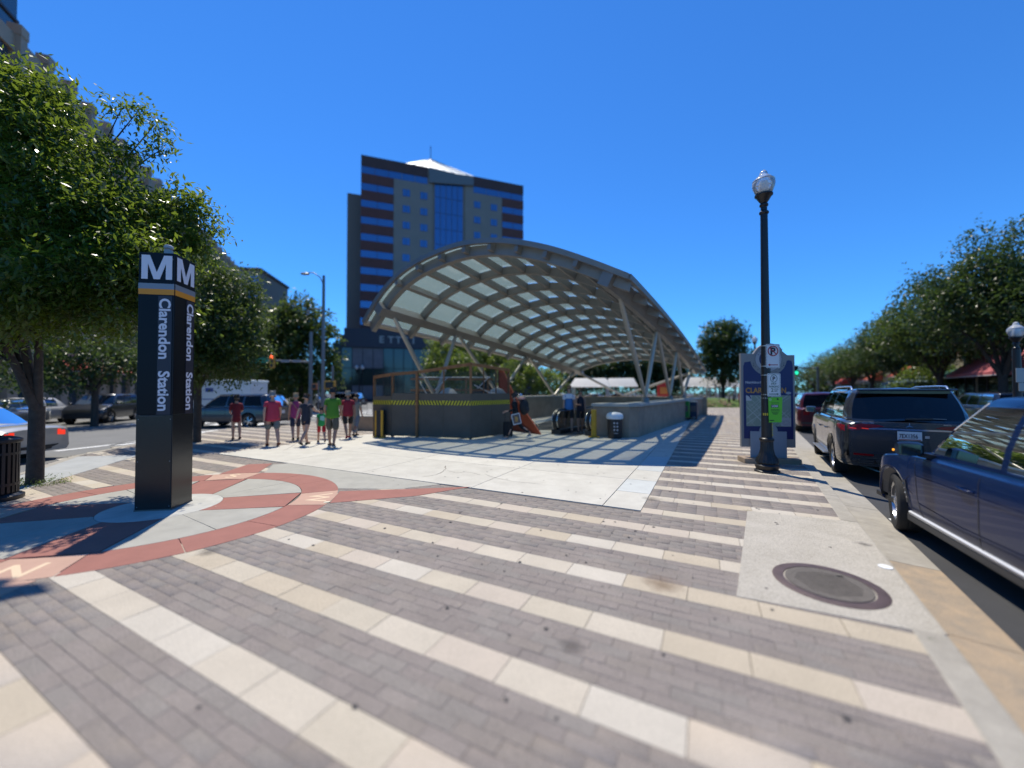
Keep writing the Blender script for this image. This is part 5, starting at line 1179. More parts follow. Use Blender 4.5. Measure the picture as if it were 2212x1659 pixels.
def tree(loc, lobes, lbl, n=14000, ll=.12, lw=.055, mat=None, trunk_r=.15, fork=2.0, group='street trees', seed=1, per=16, spread=.16, brk=None, limbs=True, cat='tree', name='tree', shell=(.45, 1.05), twigs=0):
    """lobes are in world coordinates"""
    loc = Vector(loc); t = thing(name, lbl, cat, loc, 0, group); R = random.Random(seed)
    L_ = [(l[0] - loc.x, l[1] - loc.y, l[2] - loc.z) + tuple(l[3:6] if len(l) >= 6 else (l[3], l[3], l[3] * .85)) for l in lobes]
    V = leaves(L_, n, ll, lw, per, spread, seed, shell); me = quad_mesh('crown', V, mat or lf_c); link('crown', me, t)
    mb = MB(); mb.tube([(0, 0, -.1), (0, 0, .08), (.01, 0, fork * .5), (0, .01, fork)], [trunk_r * 1.35, trunk_r * 1.08, trunk_r, trunk_r * .95], 12)
    mb.build('trunk', brk or bark, t, smooth=60)
    if limbs:
        mb = MB()
        mains = []; order = sorted(L_, key=lambda l: -l[3])
        for q_, l in enumerate(order):
            e = Vector(l[:3]); s_ = Vector((R.uniform(-.4, .4) * trunk_r, R.uniform(-.4, .4) * trunk_r, fork - .12))
            if q_ < 6: mains.append((s_, e))
            else:
                a_, b_ = min(mains, key=lambda m: (m[1] - e).length); s_ = a_.lerp(b_, .45) + Vector((0, 0, .10 * (b_ - a_).length))
            m1 = s_.lerp(e, .35) + Vector((0, 0, .12 * (e - s_).length)) ; m2 = s_.lerp(e, .7) + Vector((R.uniform(-.1, .1), R.uniform(-.1, .1), .06 * (e - s_).length))
            r0 = trunk_r * (.62 if q_ < 6 else .32); mb.tube([s_, m1, m2, e], [r0, r0 * .7, r0 * .42, r0 * .15], 8)
            for _ in range(5 + twigs):
                f = R.uniform(.3, 1); a = s_.lerp(e, f) + Vector((0, 0, .1 * (e - s_).length * (1 - f)))
                d = Vector((R.gauss(0, 1), R.gauss(0, 1), R.gauss(.4, .7))).normalized(); le = l[3] * R.uniform(.5, .95)
                mb.tube([a, a + d * le * .5 + Vector((0, 0, .05)), a + d * le], [r0 * .3, r0 * .2, .006], 5, cap=False)
        mb.build('limbs', brk or bark, t, smooth=60)
    return t
def lob(x, y, Y, r, rz=None):
    p = at(x, y, Y); R_ = r / 831. * Y; return (p.x, p.y, p.z, R_, R_ * 1.05, (rz / 831. * Y) if rz else R_ * .85)
L1 = [lob(20, 210, 7.6, 95), lob(110, 215, 8.0, 50, 60), lob(-60, 330, 7.2, 160), lob(90, 330, 7.0, 130), lob(190, 410, 7.8, 85), lob(-30, 500, 6.6, 170), lob(130, 500, 6.4, 125), lob(250, 480, 8.0, 105), lob(325, 445, 8.6, 48),
      lob(400, 440, 8.8, 45), lob(430, 480, 8.9, 42), lob(390, 530, 8.6, 62), lob(430, 540, 8.8, 34), lob(300, 570, 7.6, 90), lob(190, 600, 6.8, 115), lob(60, 640, 6.0, 120), lob(-80, 640, 6.8, 130), lob(120, 670, 6.4, 80, 50), lob(240, 675, 7.6, 80, 55), lob(340, 645, 8.4, 65, 55),
      lob(262, 235, 8.8, 26), lob(300, 238, 8.8, 24), lob(335, 268, 8.8, 26, 20), lob(352, 320, 8.8, 28), lob(295, 330, 8.6, 24), lob(260, 330, 8.4, 36), lob(20, 690, 7.2, 85, 40), lob(-180, 480, 8.2, 170), lob(-200, 300, 8.6, 120)]
b1 = g(75, 1045)
def nearer(l):
    # slide a lobe along its sight line so the crown stands over the trunk
    k = .83 if l[1] > 7.4 else (.92 if l[1] > 6.8 else 1.0)
    q = .86 if l[3] / l[1] > .05 else .62
    return (l[0] * k, l[1] * k, CAM_H + (l[2] - CAM_H) * k, l[3] * k * q, l[4] * k * q, l[5] * k * q)
L1 = [nearer(l) for l in L1]
tree((b1.x, b1.y, 0), L1, 'large leafy tree at the left edge with trunk forking behind the station pylon', 88000, .108, .038, lf_a, .108, 1.42, seed=11, per=14, spread=.13, shell=(.25, 1.06), twigs=3)
b2 = g(425, 955)
L2 = [lob(455, 640, 13.2, 60), lob(505, 620, 13.6, 55), lob(470, 700, 12.8, 75), lob(530, 690, 13.6, 42), lob(420, 720, 12.6, 65), lob(500, 760, 12.8, 62), lob(540, 740, 13.4, 30), lob(440, 782, 12.4, 58, 40), lob(500, 785, 12.6, 46, 32), lob(380, 780, 12.6, 60), lob(450, 590, 13.4, 38)]
tree((b2.x, b2.y, 0), L2, 'second street tree right of the pylon with thin trunk and dense crown', 26000, .13, .05, lf_c, .11, 1.9, seed=12, per=14, spread=.16)
L3 = [lob(620, 700, 34, 48), lob(660, 690, 34, 40), lob(690, 720, 34, 34), lob(600, 750, 34, 50), lob(660, 760, 34, 60), lob(705, 780, 34, 26), lob(640, 820, 34, 50), lob(590, 800, 34, 45), lob(645, 665, 34, 28), lob(700, 830, 34, 25)]
tree(tuple(at(650, 845, 34).xy) + (0,), L3, 'green tree behind the street light and the red signal', 16000, .34, .17, lf_c, .22, 2.4, seed=13, spread=.35, group='background trees')
L4 = [lob(540, 770, 44, 40), lob(560, 720, 44, 30), lob(580, 820, 44, 40), lob(520, 810, 44, 40), lob(610, 830, 42, 30, 20), lob(640, 838, 42, 30, 16)]
tree(tuple(at(570, 845, 43).xy) + (0,), L4, 'dark low tree behind the green street name sign', 9000, .36, .18, lf_b, .2, 1.6, seed=14, spread=.35, group='background trees')
# shade trees along the left kerb that darken the street there
L5 = [lob(60, 790, 19, 60, 40), lob(160, 760, 19, 60, 40), lob(250, 790, 20, 60, 40), lob(120, 830, 18, 50, 18), lob(300, 760, 22, 60, 50)]
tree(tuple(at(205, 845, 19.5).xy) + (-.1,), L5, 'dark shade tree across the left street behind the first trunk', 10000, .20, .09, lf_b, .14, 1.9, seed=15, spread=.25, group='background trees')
# behind the canopy
L6 = [lob(960, 760, 44, 38), lob(985, 800, 42, 42), lob(945, 800, 43, 34), lob(1000, 745, 46, 30), lob(965, 730, 46, 24)]
tree(tuple(at(968, 850, 43).xy) + (0,), L6, 'light green tree left of the canopy struts above the hoarding', 9000, .34, .18, lf_d, .16, 2.0, seed=16, spread=.35, group='background trees')
L7 = [lob(1030, 770, 60, 34), lob(1060, 790, 60, 32), lob(1090, 770, 60, 30), lob(1110, 810, 52, 34), lob(1150, 820, 50, 34), lob(1130, 780, 52, 26), lob(1185, 825, 50, 30)]
tree(tuple(at(1130, 850, 53).xy) + (0,), L7, 'green tree seen between the left canopy struts', 11000, .38, .20, lf_d, .2, 2.0, seed=17, spread=.4, group='background trees')
for i, (xc, yc, w_) in enumerate(((1255, 800, 55), (1330, 790, 55), (1395, 795, 50), (1450, 800, 45))):
    Lq = [lob(xc - w_ * .5, yc + 5, 70, 34), lob(xc, yc - 12, 70, 38), lob(xc + w_ * .5, yc, 70, 32), lob(xc, yc + 22, 70, 40, 20)]
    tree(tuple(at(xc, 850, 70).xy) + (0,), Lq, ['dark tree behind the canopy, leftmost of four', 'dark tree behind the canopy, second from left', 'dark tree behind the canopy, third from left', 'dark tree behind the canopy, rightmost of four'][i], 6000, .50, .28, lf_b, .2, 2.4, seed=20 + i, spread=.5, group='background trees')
L8 = [lob(1545, 730, 48, 32), lob(1580, 725, 48, 28), lob(1560, 760, 48, 40), lob(1530, 770, 48, 26), lob(1595, 765, 48, 22), lob(1560, 800, 48, 38, 24), lob(1570, 705, 48, 18)]
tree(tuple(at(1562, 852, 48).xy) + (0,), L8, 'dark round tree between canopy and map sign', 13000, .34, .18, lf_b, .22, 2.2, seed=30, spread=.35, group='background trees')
# row across the right street
def rowtree(s_, o_, H_, R_, lbl, seed, mat, n=16000, zb=3.0):
    c = rl(s_, o_); rr_ = random.Random(seed); Lq = []
    for i in range(11):
        a = i * 2.4; k = .62 * R_ * sqrt((i + .5) / 11); z = zb + R_ * .3 + (H_ - zb - R_ * .6) * (1 - (k / (R_ * .62)) ** 2 * .6) * rr_.uniform(.35, 1)
        Lq.append((c.x + cos(a) * k, c.y + sin(a) * k, z, R_ * rr_.uniform(.30, .44), R_ * rr_.uniform(.30, .44), R_ * rr_.uniform(.24, .34)))
    Lq.append((c.x, c.y, H_ - R_ * .3, R_ * .32, R_ * .32, R_ * .3)); Lq.append((c.x, c.y, zb + R_ * .45, R_ * .6, R_ * .6, R_ * .3))
    return tree((c.x, c.y, 0), Lq, lbl, n, .22, .10, mat, .19, 2.6, seed=seed, spread=.24, shell=(.3, 1.12), group='trees across the right street')
rowtree(27.5, 11.0, 11.6, 5.2, 'large dark tree at the right edge over the rose awning', 41, lf_b, 30000, 3.2)
rowtree(36.5, 11.0, 10.6, 4.6, 'big tree right of the middle of the right street row', 42, lf_c, 26000, 3.0)
rowtree(46, 11.0, 10.0, 4.8, 'third tree of the right street row, above the grey car', 43, lf_b, 22000, 3.0)
rowtree(57, 11.0, 9.4, 4.8, 'fourth tree of the right street row', 44, lf_c, 18000, 3.0)
rowtree(69, 11.0, 9.4, 5.0, 'fifth tree of the right street row', 45, lf_c, 14000, 2.8)
rowtree(84, 11.0, 9.4, 5.2, 'sixth tree of the right street row, near the green light', 46, lf_c, 12000, 2.6)
rowtree(102, 10.0, 9.8, 6.0, 'last tree where the right street vanishes', 47, lf_b, 10000, 2.2)
rowtree(125, 4.0, 9.8, 7.0, 'distant tree closing the view down the right street', 48, lf_b, 10000, 1.6)
c = at(2010, 800, 33); tree((c.x, c.y, 0), [(c.x, c.y, 2.9, 1.7, 1.7, 1.0), (c.x - 1, c.y + .5, 2.4, 1.4, 1.4, .9), (c.x + 1.2, c.y, 2.4, 1.2, 1.2, .9)], 'small bright green shrub tree left of the green awning', 5000, .20, .10, lf_d, .08, 1.2, seed=50, spread=.22, group='background trees')
# far belt of trees closing the horizon
mb = []
R = random.Random(9); Lq = []
for a in range(-62, 64, 3):
    if 8 < a < 33: rad = 150
    else: rad = 120
    x = sin(radians(a)) * rad; y = cos(radians(a)) * rad
    for k in range(2): Lq.append((x + R.uniform(-4, 4), y + R.uniform(-4, 4), R.uniform(2, 5), R.uniform(4, 7), 5, R.uniform(3, 4.5)))
link('distant_woods', quad_mesh('distant_woods', leaves(Lq, 24000, 1.0, .6, 14, .9, 77), lf_b), None, kind='stuff')
tuf = leaves([(b1.x + .1, b1.y - .05, .03, .5, .35, .05)], 900, .05, .012, 6, .05, 5); link('grass_tufts', quad_mesh('grass_tufts', tuf, lf_d), None, kind='stuff')
fb = leaves([(26.0, 41.5, .5, 1.6, .8, .35), (21.5, 40.5, .4, 1.4, .6, .3)], 900, .16, .1, 6, .15, 6); link('flower_bed', quad_mesh('flower_bed', fb, M('petals', (.35, .07, .05), .7, var=.6, vscale=4, col2=(.5, .45, .3))), None, kind='stuff')
# ---------------------------------------------------------------- cars
tyre_m = M('tyre', (.016, .016, .017), .8, bump=.3, bscale=90); rim_m = M('rim_alloy', (.48, .48, .50), .25, metal=.9); rim_d = M('rim_dark', (.02, .02, .022), .5)
chrome = M('chrome', (.75, .76, .78), .10, metal=1.0); blk = M('black_trim', (.014, .014, .015), .5); blkg = M('black_gloss', (.008, .008, .009), .08, spec=.7)
tail = M('tail_lamp', (.20, .004, .006), .12, spec=.8, coat=.5); tail_on = M('tail_lamp_lit', (.6, .02, .01), .2, emit=(1, .05, .02), estr=.8); inner_m = M('car_interior', (.025, .024, .023), .8); seat_m = M('seat_leather', (.05, .045, .04), .6); amber = M('amber_lamp', (.7, .25, .02), .3, emit=(1, .4, .03), estr=1.5); headl = glassmat('head_lamp_glass', (.8, .85, .9), .4, .05, (.3, .32, .34))
tint = glassmat('tinted_glass', (.10, .115, .12), .25, .06, (.006, .007, .009), 1.2); clearg = glassmat('window_glass', (.42, .55, .50), .10, .02, (.03, .05, .045)); privg = glassmat('privacy_glass', (.03, .034, .04), .6, .02, (.004, .004, .006))
def paintm(name, c, fl=.5): return M(name, c, .28, metal=fl, coat=.9)
def lerp(a, b, t): return a + (b - a) * t
def interp(T, x):
    if x <= T[0][0]: return T[0][1]
    for (a, b), (c, d) in zip(T[:-1], T[1:]):
        if x <= c:
            t = (x - a) / (c - a); t = t * t * (3 - 2 * t) * .5 + t * .5; return b + (d - b) * t
    return T[-1][1]
def make_wheel(par, c, r, wd, side, spokes=5, steer=0.0, rimmat=None, dark=False):
    """tyre (part) with rim as its sub-part; axle along local y"""
    n = 40; hw = wd / 2; prof = [(r * .68, -hw * .86), (r * .80, -hw), (r * .93, -hw * .96), (r * .985, -hw * .82), (r, -hw * .55), (r, -hw * .22), (r * .988, -hw * .20), (r * .988, -hw * .14), (r, -hw * .12), (r, hw * .12), (r * .988, hw * .14), (r * .988, hw * .20), (r, hw * .22), (r, hw * .55), (r * .985, hw * .82), (r * .93, hw * .96), (r * .80, hw), (r * .68, hw * .86)]
    R = Matrix.Rotation(-pi / 2, 3, 'X')
    w_ = MB().lathe(prof, n, M3=R, cap=False).build('wheel', tyre_m, par, smooth=35); w_.location = c; w_.rotation_euler = (0, 0, steer)
    s = side; mb = MB()
    mb.lathe([(r * .69, -hw * .8), (r * .66, -hw * .5), (r * .62, 0), (r * .62, hw * .5), (r * .66, hw * .7), (r * .70, hw * .86), (r * .665, hw * .80), (r * .64, hw * .6)], n, M3=R, cap=False)
    yo = s * hw * .62
    mb.lathe([(0, -.02), (r * .16, -.02), (r * .17, .01), (r * .12, .03), (0, .032)], 20, (0, yo, 0), R if s > 0 else Matrix.Rotation(pi / 2, 3, 'X'))
    for i in range(spokes):
        a = 2 * pi * i / spokes
        for da in (-.16, .16):
            p0 = Vector((cos(a + da * .5) * r * .12, yo + s * .01, sin(a + da * .5) * r * .12)); p1 = Vector((cos(a + da) * r * .655, yo + s * .0 - s * .02, sin(a + da) * r * .655))
            mb.beam(p0, p1, .030, r * .085, up=(0, 1, 0)) if False else mb.beam(p0, p1, r * .085, .030, up=(0, 1, 0))
    mb.build('rim', rimmat or rim_m, w_, smooth=35)
    MB().lathe([(0, 0), (r * .60, 0)], n, (0, yo - s * .06, 0), R).build('brake_disc', rim_d, w_)
    return w_
class Car:
    def __init__(s, name, label, cat, loc, hd, L=4.7, W=1.9, H=1.68, wb=2.86, fo=.85, r=.36, paint=None, belt=1.02, hood=.98, sill=.28, group=None, style='suv', glass=None, steer=0., side_glass=None, nose_round=.35, simple=False, cab=.30, tailcol=None, clad=None, scale=1.0, roof_mat=None):
        s.__dict__.update(locals()); s.root = thing(name, label, cat, loc, hd, group); s.root.scale = (scale,) * 3
        s.xf = wb + fo; s.xr = s.xf - L       # origin: rear axle on the ground, x forward, y left
        s.body(); s.green(); s.wheels()
    def half(s, x):
        d1 = max(0, (x - (s.xf - .75)) / .75); d2 = max(0, ((s.xr + .6) - x) / .6)
        return s.W / 2 * (1 - .22 * d1 ** 2.4 - .10 * d2 ** 2.6)
    def belt_z(s, x):
        xw = s.wb - s.cab - .05      # windscreen base
        fr = s.xf - x
        if s.style == 'sedan': T = [(s.xr, s.belt - .12), (s.xr + .25, s.belt - .02), (s.xr + 1.0, s.belt), (xw, s.belt), (xw + .5, s.hood), (s.xf - .5, s.hood - .12), (s.xf - .12, s.hood - .28), (s.xf, s.hood - .42)]
        else: T = [(s.xr, s.belt - .03), (s.xr + .3, s.belt + .02), (xw, s.belt), (xw + .4, s.hood), (s.xf - .55, s.hood - .08), (s.xf - .14, s.hood - .22), (s.xf, s.hood - .40)]
        return interp(T, x)
    def sill_z(s, x):
        z = s.sill; ra = s.r * 1.14
        for xw in (0, s.wb):
            if abs(x - xw) < ra: z = max(z, s.r * .98 + sqrt(max(0, ra * ra - (x - xw) ** 2)))
        if x > s.xf - .25: z = max(z, s.sill + .04)
        return z
    def body(s):
        ra = s.r * 1.14; X = set()
        for xw in (0, s.wb):
            for i in range(0, 21): X.add(round(xw + ra * cos(pi * i / 20), 4))
            X.add(round(xw - ra - .004, 4)); X.add(round(xw + ra + .004, 4))
        x = s.xr
        for v in (0, .015, .05, .12, .22, .36): X.add(round(s.xr + v, 4)); X.add(round(s.xf - v * 1.3, 4))
        x = s.xr + .5
        while x < s.xf - .5:
            if all(abs(x - q) > .05 for q in X): X.add(round(x, 4))
            x += .14
        X = sorted(X); fr = [0, .05, .14, .34, .55, .74, .88, .965, 1.0]; rows = []
        for x in X:
            w_ = s.half(x); zb = s.sill_z(x); zs = s.belt_z(x)
            e = 0.0
            if x > s.xf - .2: e = ((x - (s.xf - .2)) / .2) ** 2
            if x < s.xr + .12: e = ((s.xr + .12 - x) / .12) ** 2 * .7
            ins = [.045, .018, .0, -.006, .0, .004, .012, .035, .085]; pts = []
            for f, i_ in zip(fr, ins):
                z = lerp(zb, zs, f); y = w_ - i_ - e * (.05 + .05 * abs(f - .5)); 
                if zb > s.sill + .1 and f < .3: y += .012      # flared arch lip
                pts.append((y, z))
            crown = .045 if x > s.wb - .6 or s.style == 'sedan' else .02
            pts += [(w_ * .72, zs + crown * .35), (w_ * .4, zs + crown * .85), (0, zs + crown)]
            rows.append((x, pts))
        m = len(rows[0][1]); vs = []; fs = []
        for x, pts in rows:
            for y, z in pts: vs.append((x, y, z))
            for y, z in pts[-2::-1]: vs.append((x, -y, z))
        K = 2 * m - 1
        for i in range(len(rows) - 1):
            for j in range(K - 1): a = i * K + j; fs.append((a, a + K, a + K + 1, a + 1))
        for i, rev in ((0, False), (len(rows) - 1, True)):      # end faces, strips between left and right
            b = i * K
            for j in range(m - 1):
                f = (b + j, b + j + 1, b + K - 2 - j, b + K - 1 - j) if j < m - 2 else (b + j, b + j + 1, b + K - 1 - j)
                fs.append(tuple(reversed(f)) if rev else f)
        s.lower = (vs, fs); mb = MB().add(vs, fs); s.mb = mb
        # floor and wheel housings
        MB().box(((s.xf + s.xr) / 2, 0, s.sill + .03), (s.L - .30, s.W - .14, .06)).build('underbody', blk, s.root)
        for xw in (0, s.wb):
            for sd_ in (-1, 1):
                M3 = Matrix.Rotation(-pi / 2, 3, 'X'); y0 = s.W / 2 - .03; h = MB()
                P = [(xw + ra * .99 * cos(pi * i / 16), s.r * .98 + ra * .99 * sin(pi * i / 16)) for i in range(17)]
                v2 = [(px_, sd_ * y0, pz) for px_, pz in P] + [(px_, sd_ * (y0 - .42), pz) for px_, pz in P]; f2 = [(i, i + 1, i + 18, i + 17) for i in range(16)] + [tuple(range(17, 34))]
                h.add(v2, f2).build('wheel_housing', blk, s.root)
    def green(s):
        """greenhouse: columns of (x at belt, y at belt, x at roof, y at roof, kind of the bay after it)"""
        W, H, b = s.W / 2, s.H, s.belt; wy = W - .10; ry = W - .27
        xw = s.wb - s.cab
        if s.style == 'sedan': cols = [(xw + .16, 0, xw - .62, 0, 'w'), (xw + .12, wy * .5, xw - .64, ry * .5, 'w'), (xw, wy - .06, xw - .70, ry - .03, 'p'), (xw - .10, wy, xw - .76, ry, 'g'), (xw - 1.12, wy, xw - 1.20, ry, 'p'), (xw - 1.20, wy, xw - 1.27, ry, 'g'), (xw - 1.98, wy, xw - 1.95, ry, 'p'), (xw - 2.62, wy - .04, xw - 2.10, ry - .03, 'r'), (xw - 2.75, wy * .5, xw - 2.16, ry * .5, 'r'), (xw - 2.78, 0, xw - 2.18, 0, 'r')]
        else:
            xe = s.xr + .12; xt = s.xr + .42
            cols = [(xw + .16, 0, xw - .62, 0, 'w'), (xw + .12, wy * .5, xw - .64, ry * .5, 'w'), (xw, wy - .06, xw - .70, ry - .03, 'p'), (xw - .10, wy, xw - .78, ry, 'g'), (xw - 1.18, wy, xw - 1.24, ry, 'p'), (xw - 1.26, wy, xw - 1.32, ry, 'g'), (xw - 2.02, wy, xw - 2.04, ry, 'p'), (xw - 2.12, wy, xw - 2.14, ry, 'g'), (xe + .32, wy - .01, xt + .25, ry, 'p'), (xe + .10, wy - .05, xt + .08, ry - .02, 'p'), (xe + .035, wy - .12, xt, ry - .07, 'r'), (xe, wy * .5, xt - .03, ry * .5, 'r'), (xe - .005, 0, xt - .035, 0, 'r')]
        s.cols = cols
        def P(c, f):
            zb = s.belt_z(c[0]) + (.045 if abs(c[1]) < .01 else .01); zr = H - .055 if abs(c[1]) > .2 else H - .03
            x = lerp(c[0], c[2], f); y = lerp(c[1], c[3], f) + .035 * sin(pi * f) * (1 if c[1] > .3 else 0); return Vector((x, y, lerp(zb, zr, f) ))
        F_ = [0, .06, .35, .65, .91, 1.0]; V = []; Fa = []; glass = {}
        n = len(cols)
        full = cols + [(c[0], -c[1], c[2], -c[3], None) for c in cols[-2:0:-1]]
        kinds = [c[4] for c in cols[:-1]] + [c[4] for c in cols[:-1]][::-1]
        N_ = len(full); cen = Vector(((cols[0][2] + cols[-1][2]) / 2, 0, 0))
        def PP(i, f):
            c = full[i % N_]; q = P((c[0], abs(c[1]), c[2], abs(c[3]), None), f)
            if c[1] < 0: q.y = -q.y
            return q
        for i in range(N_):
            for f in F_: V.append(PP(i, f))
            q = PP(i, 1.0); d = (Vector((cen.x, 0, q.z)) - q).normalized(); V.append(q + d * .05 + Vector((0, 0, .025))); V.append(q + d * .18 + Vector((0, 0, .045)))
        K = len(F_) + 2
        for i in range(N_):
            j = (i + 1) % N_; kd = kinds[i]
            for k in range(K - 1):
                q = (i * K + k, j * K + k, j * K + k + 1, i * K + k + 1)
                if kd in ('g', 'w', 'r') and 1 <= k <= 3:
                    glass.setdefault((i if kd == 'g' else kd), []).append(q)
                else: Fa.append(q)
        Fa.append(tuple(i * K + K - 1 for i in range(N_)))
        s.mb.add(V, [tuple(reversed(q)) for q in Fa])
        pm = s.paint; s.bodyobj = s.mb.build('body', pm, s.root, smooth=32)
        for k, qs in glass.items():
            vi = sorted({a for q in qs for a in q}); mp = {a: i for i, a in enumerate(vi)}
            nm = {'w': 'windscreen', 'r': 'rear_window'}.get(k, 'side_window'); gl = s.side_glass or s.glass or tint
            if nm != 'side_window': gl = s.glass or tint
            if nm == 'side_window' and s.style == 'suv' and s.side_glass and k not in (3, N_ - 4): gl = privg if not s.simple else gl
            MB().add([V[a] * 1 for a in vi], [tuple(mp[a] for a in reversed(q)) for q in qs]).build(nm, gl, s.root, smooth=50)
        # interior
        if not s.simple:
            mb = MB(); x0 = s.cols[-1][0] + .3; x1 = xw + .05
            mb.box(((x0 + x1) / 2, 0, s.belt - .22), (x1 - x0, s.W - .3, .05)); mb.build('cabin_floor', inner_m, s.root)
            MB().box((xw - .15, 0, s.belt - .07), (.5, s.W - .34, .20)).build('dashboard', inner_m, s.root, bevel=.04)
            for sx in (xw - 1.10, xw - 1.95):
                for sy in (-.36, .36):
                    st = MB(); st.box((sx, sy, s.belt - .10), (.16, .46, .56), M3=Matrix.Rotation(-.2, 3, 'Y')); st.build('seat', seat_m, s.root, bevel=.05)
                    MB().box((sx - .08, sy, s.belt + .27), (.10, .26, .17)).build('headrest', seat_m, s.root, bevel=.04)
            MB().lathe([(.175, -.012), (.19, 0), (.175, .012)], 24, (xw - .48, .36, s.belt + .02), Matrix.Rotation(radians(-65), 3, 'Y'), cap=False).build('steering_wheel', blk, s.root, smooth=60)
            MB().box((xw - .52, 0, s.H - .20), (.04, .24, .07)).build('rear_view_mirror', blk, s.root, bevel=.01)
    def wheels(s):
        for xw, st in ((0, 0), (s.wb, s.steer)):
            for sd_ in (-1, 1): make_wheel(s.root, (xw, sd_ * (s.W / 2 - .135), s.r), s.r, .25, sd_, 5, st)
    def bvh(s):
        if not hasattr(s, '_b'):
            me = s.bodyobj.data; s._b = BVHTree.FromPolygons([v.co.copy() for v in me.vertices], [tuple(p.vertices) for p in me.polygons])
        return s._b
    def hit(s, axis, a, b, off=.004):
        """axis 'L' (left side; a=x, b=z), 'R', 'B' (rear; a=y, b=z), 'F', 'T' (top; a=x, b=y)"""
        o, d = {'L': (Vector((a, 3, b)), Vector((0, -1, 0))), 'R': (Vector((a, -3, b)), Vector((0, 1, 0))), 'B': (Vector((s.xr - 2, a, b)), Vector((1, 0, 0))), 'F': (Vector((s.xf + 2, a, b)), Vector((-1, 0, 0))), 'T': (Vector((a, b, 4)), Vector((0, 0, -1)))}[axis]
        p, n_, i, t = s.bvh().ray_cast(o, d)
        if p is None: return None
        return p - d * off
    def line(s, axis, pts, wd, mat, name, off=.003, step=.05, th=.0):
        Q = []
        for (a, b), (c, d) in zip(pts[:-1], pts[1:]):
            k = max(1, int(hypot(c - a, d - b) / step))
            for i in range(k): Q.append((lerp(a, c, i / k), lerp(b, d, i / k)))
        Q.append(pts[-1]); vs = []
        for i, (a, b) in enumerate(Q):
            t = Vector((Q[min(i + 1, len(Q) - 1)][0] - Q[max(0, i - 1)][0], Q[min(i + 1, len(Q) - 1)][1] - Q[max(0, i - 1)][1])).normalized(); n_ = Vector((-t.y, t.x)) * wd / 2
            for sg in (-1, 1):
                h = s.hit(axis, a + sg * n_.x, b + sg * n_.y, off)
                if h is None: h = vs[-2] if len(vs) > 1 else Vector((0, 0, 0))
                vs.append(h)
        return MB().add(vs, [(2 * i, 2 * i + 1, 2 * i + 3, 2 * i + 2) for i in range(len(Q) - 1)]).build(name, mat, s.root)
    def patch(s, axis, poly, mat, name, off=.006, cuts=2, thick=True):
        bm = bmesh.new(); v = [bm.verts.new((p[0], p[1], 0)) for p in poly]; bm.faces.new(v); bmesh.ops.triangulate(bm, faces=bm.faces[:]); bmesh.ops.subdivide_edges(bm, edges=bm.edges[:], cuts=cuts, use_grid_fill=True)
        inward = {'L': (0, -1, 0), 'R': (0, 1, 0), 'B': (1, 0, 0), 'F': (-1, 0, 0), 'T': (0, 0, -1)}[axis]; last = Vector((0, 0, 0))
        for v_ in bm.verts:
            h = s.hit(axis, v_.co.x, v_.co.y, off)
            if h is None: h = last
            v_.co = h; last = h.copy()
        if thick:
            r_ = bmesh.ops.extrude_face_region(bm, geom=bm.faces[:]); 
            for e in r_['geom']:
                if isinstance(e, bmesh.types.BMVert): e.co += Vector(inward) * -.006
        bmesh.ops.recalc_face_normals(bm, faces=bm.faces[:]); me = bpy.data.meshes.new(name); bm.to_mesh(me); bm.free(); me.materials.append(mat)
        return link(name, me, s.root)
    def mirror(s, sd_, mat, capm=None, lamp=None):
        xw = s.wb - s.cab - .12; c = Vector((xw - .02, sd_ * (s.W / 2 + .13), s.belt + .09))
        pts = [(-.10, -.09), (-.09, .07), (-.03, .105), (.05, .09), (.085, .02), (.08, -.07), (.0, -.105)]
        mb = MB(); vs = []; k = 6; sh = [(.0, .80), (.04, .97), (.12, 1.0), (.20, .95), (.235, .78)]
        for dy, f in sh:
            for x, z in pts: vs.append((c.x + x * f * .8, c.y + sd_ * (dy - .14) * .9, c.z + z * f * .8))
        n = len(pts); fs = []
        for i in range(len(sh) - 1):
            for j in range(n): a = i * n + j; b = i * n + (j + 1) % n; fs.append((a, b, b + n, a + n))
        fs += [tuple(range(n)), tuple(range((len(sh) - 1) * n, len(sh) * n))]
        mr = mb.add(vs, fs).build('wing_mirror', mat, s.root, smooth=50)
        MB().box((c.x - .082, c.y - sd_ * .01, c.z), (.012, .16, .115)).build('mirror_glass', M('mirror_face', (.08, .10, .10), .08, metal=.8), mr)
        MB().beam((c.x, c.y - sd_ * .10, c.z - .06), (xw - .02, sd_ * (s.W / 2 - .12), s.belt - .0), .10, .05).build('mirror_arm', blk, mr)
        if lamp: MB().box((c.x + .085, c.y + sd_ * .03, c.z - .03), (.02, .12, .02)).build('indicator', lamp, mr)
    def handle(s, sd_, x, z, mat):
        y = s.hit('L' if sd_ > 0 else 'R', x, z).y
        return MB().tube([(x - .10, y - sd_ * .004, z), (x - .085, y + sd_ * .028, z), (x + .085, y + sd_ * .028, z + .005), (x + .10, y - sd_ * .004, z + .005)], .013, 8).build('door_handle', mat, s.root, smooth=60)
    def window_line(s, sd_, mat):
        P = []; b = s.belt_z(s.cols[3][0]) 
        c0 = [c for c in s.cols if c[4] in ('g', 'p') or True]; side = [c for c in s.cols if c[1] > s.W / 2 - .16]
        lo = [Vector((c[0], sd_ * (c[1] + .012), s.belt_z(c[0]) + .035)) for c in side]; hi = [Vector((c[2], sd_ * (c[3] + .016), s.H - .075)) for c in side]
        f_ = Vector((lerp(side[0][0], side[0][2], .5), sd_ * (lerp(side[0][1], side[0][3], .5) + .045), lerp(lo[0].z, hi[0].z, .5)))
        MB().tube([lo[-1], lo[len(lo) // 2], lo[0], f_, hi[0], hi[len(hi) // 2], hi[-1]], .009, 6).build('window_trim', mat, s.root)
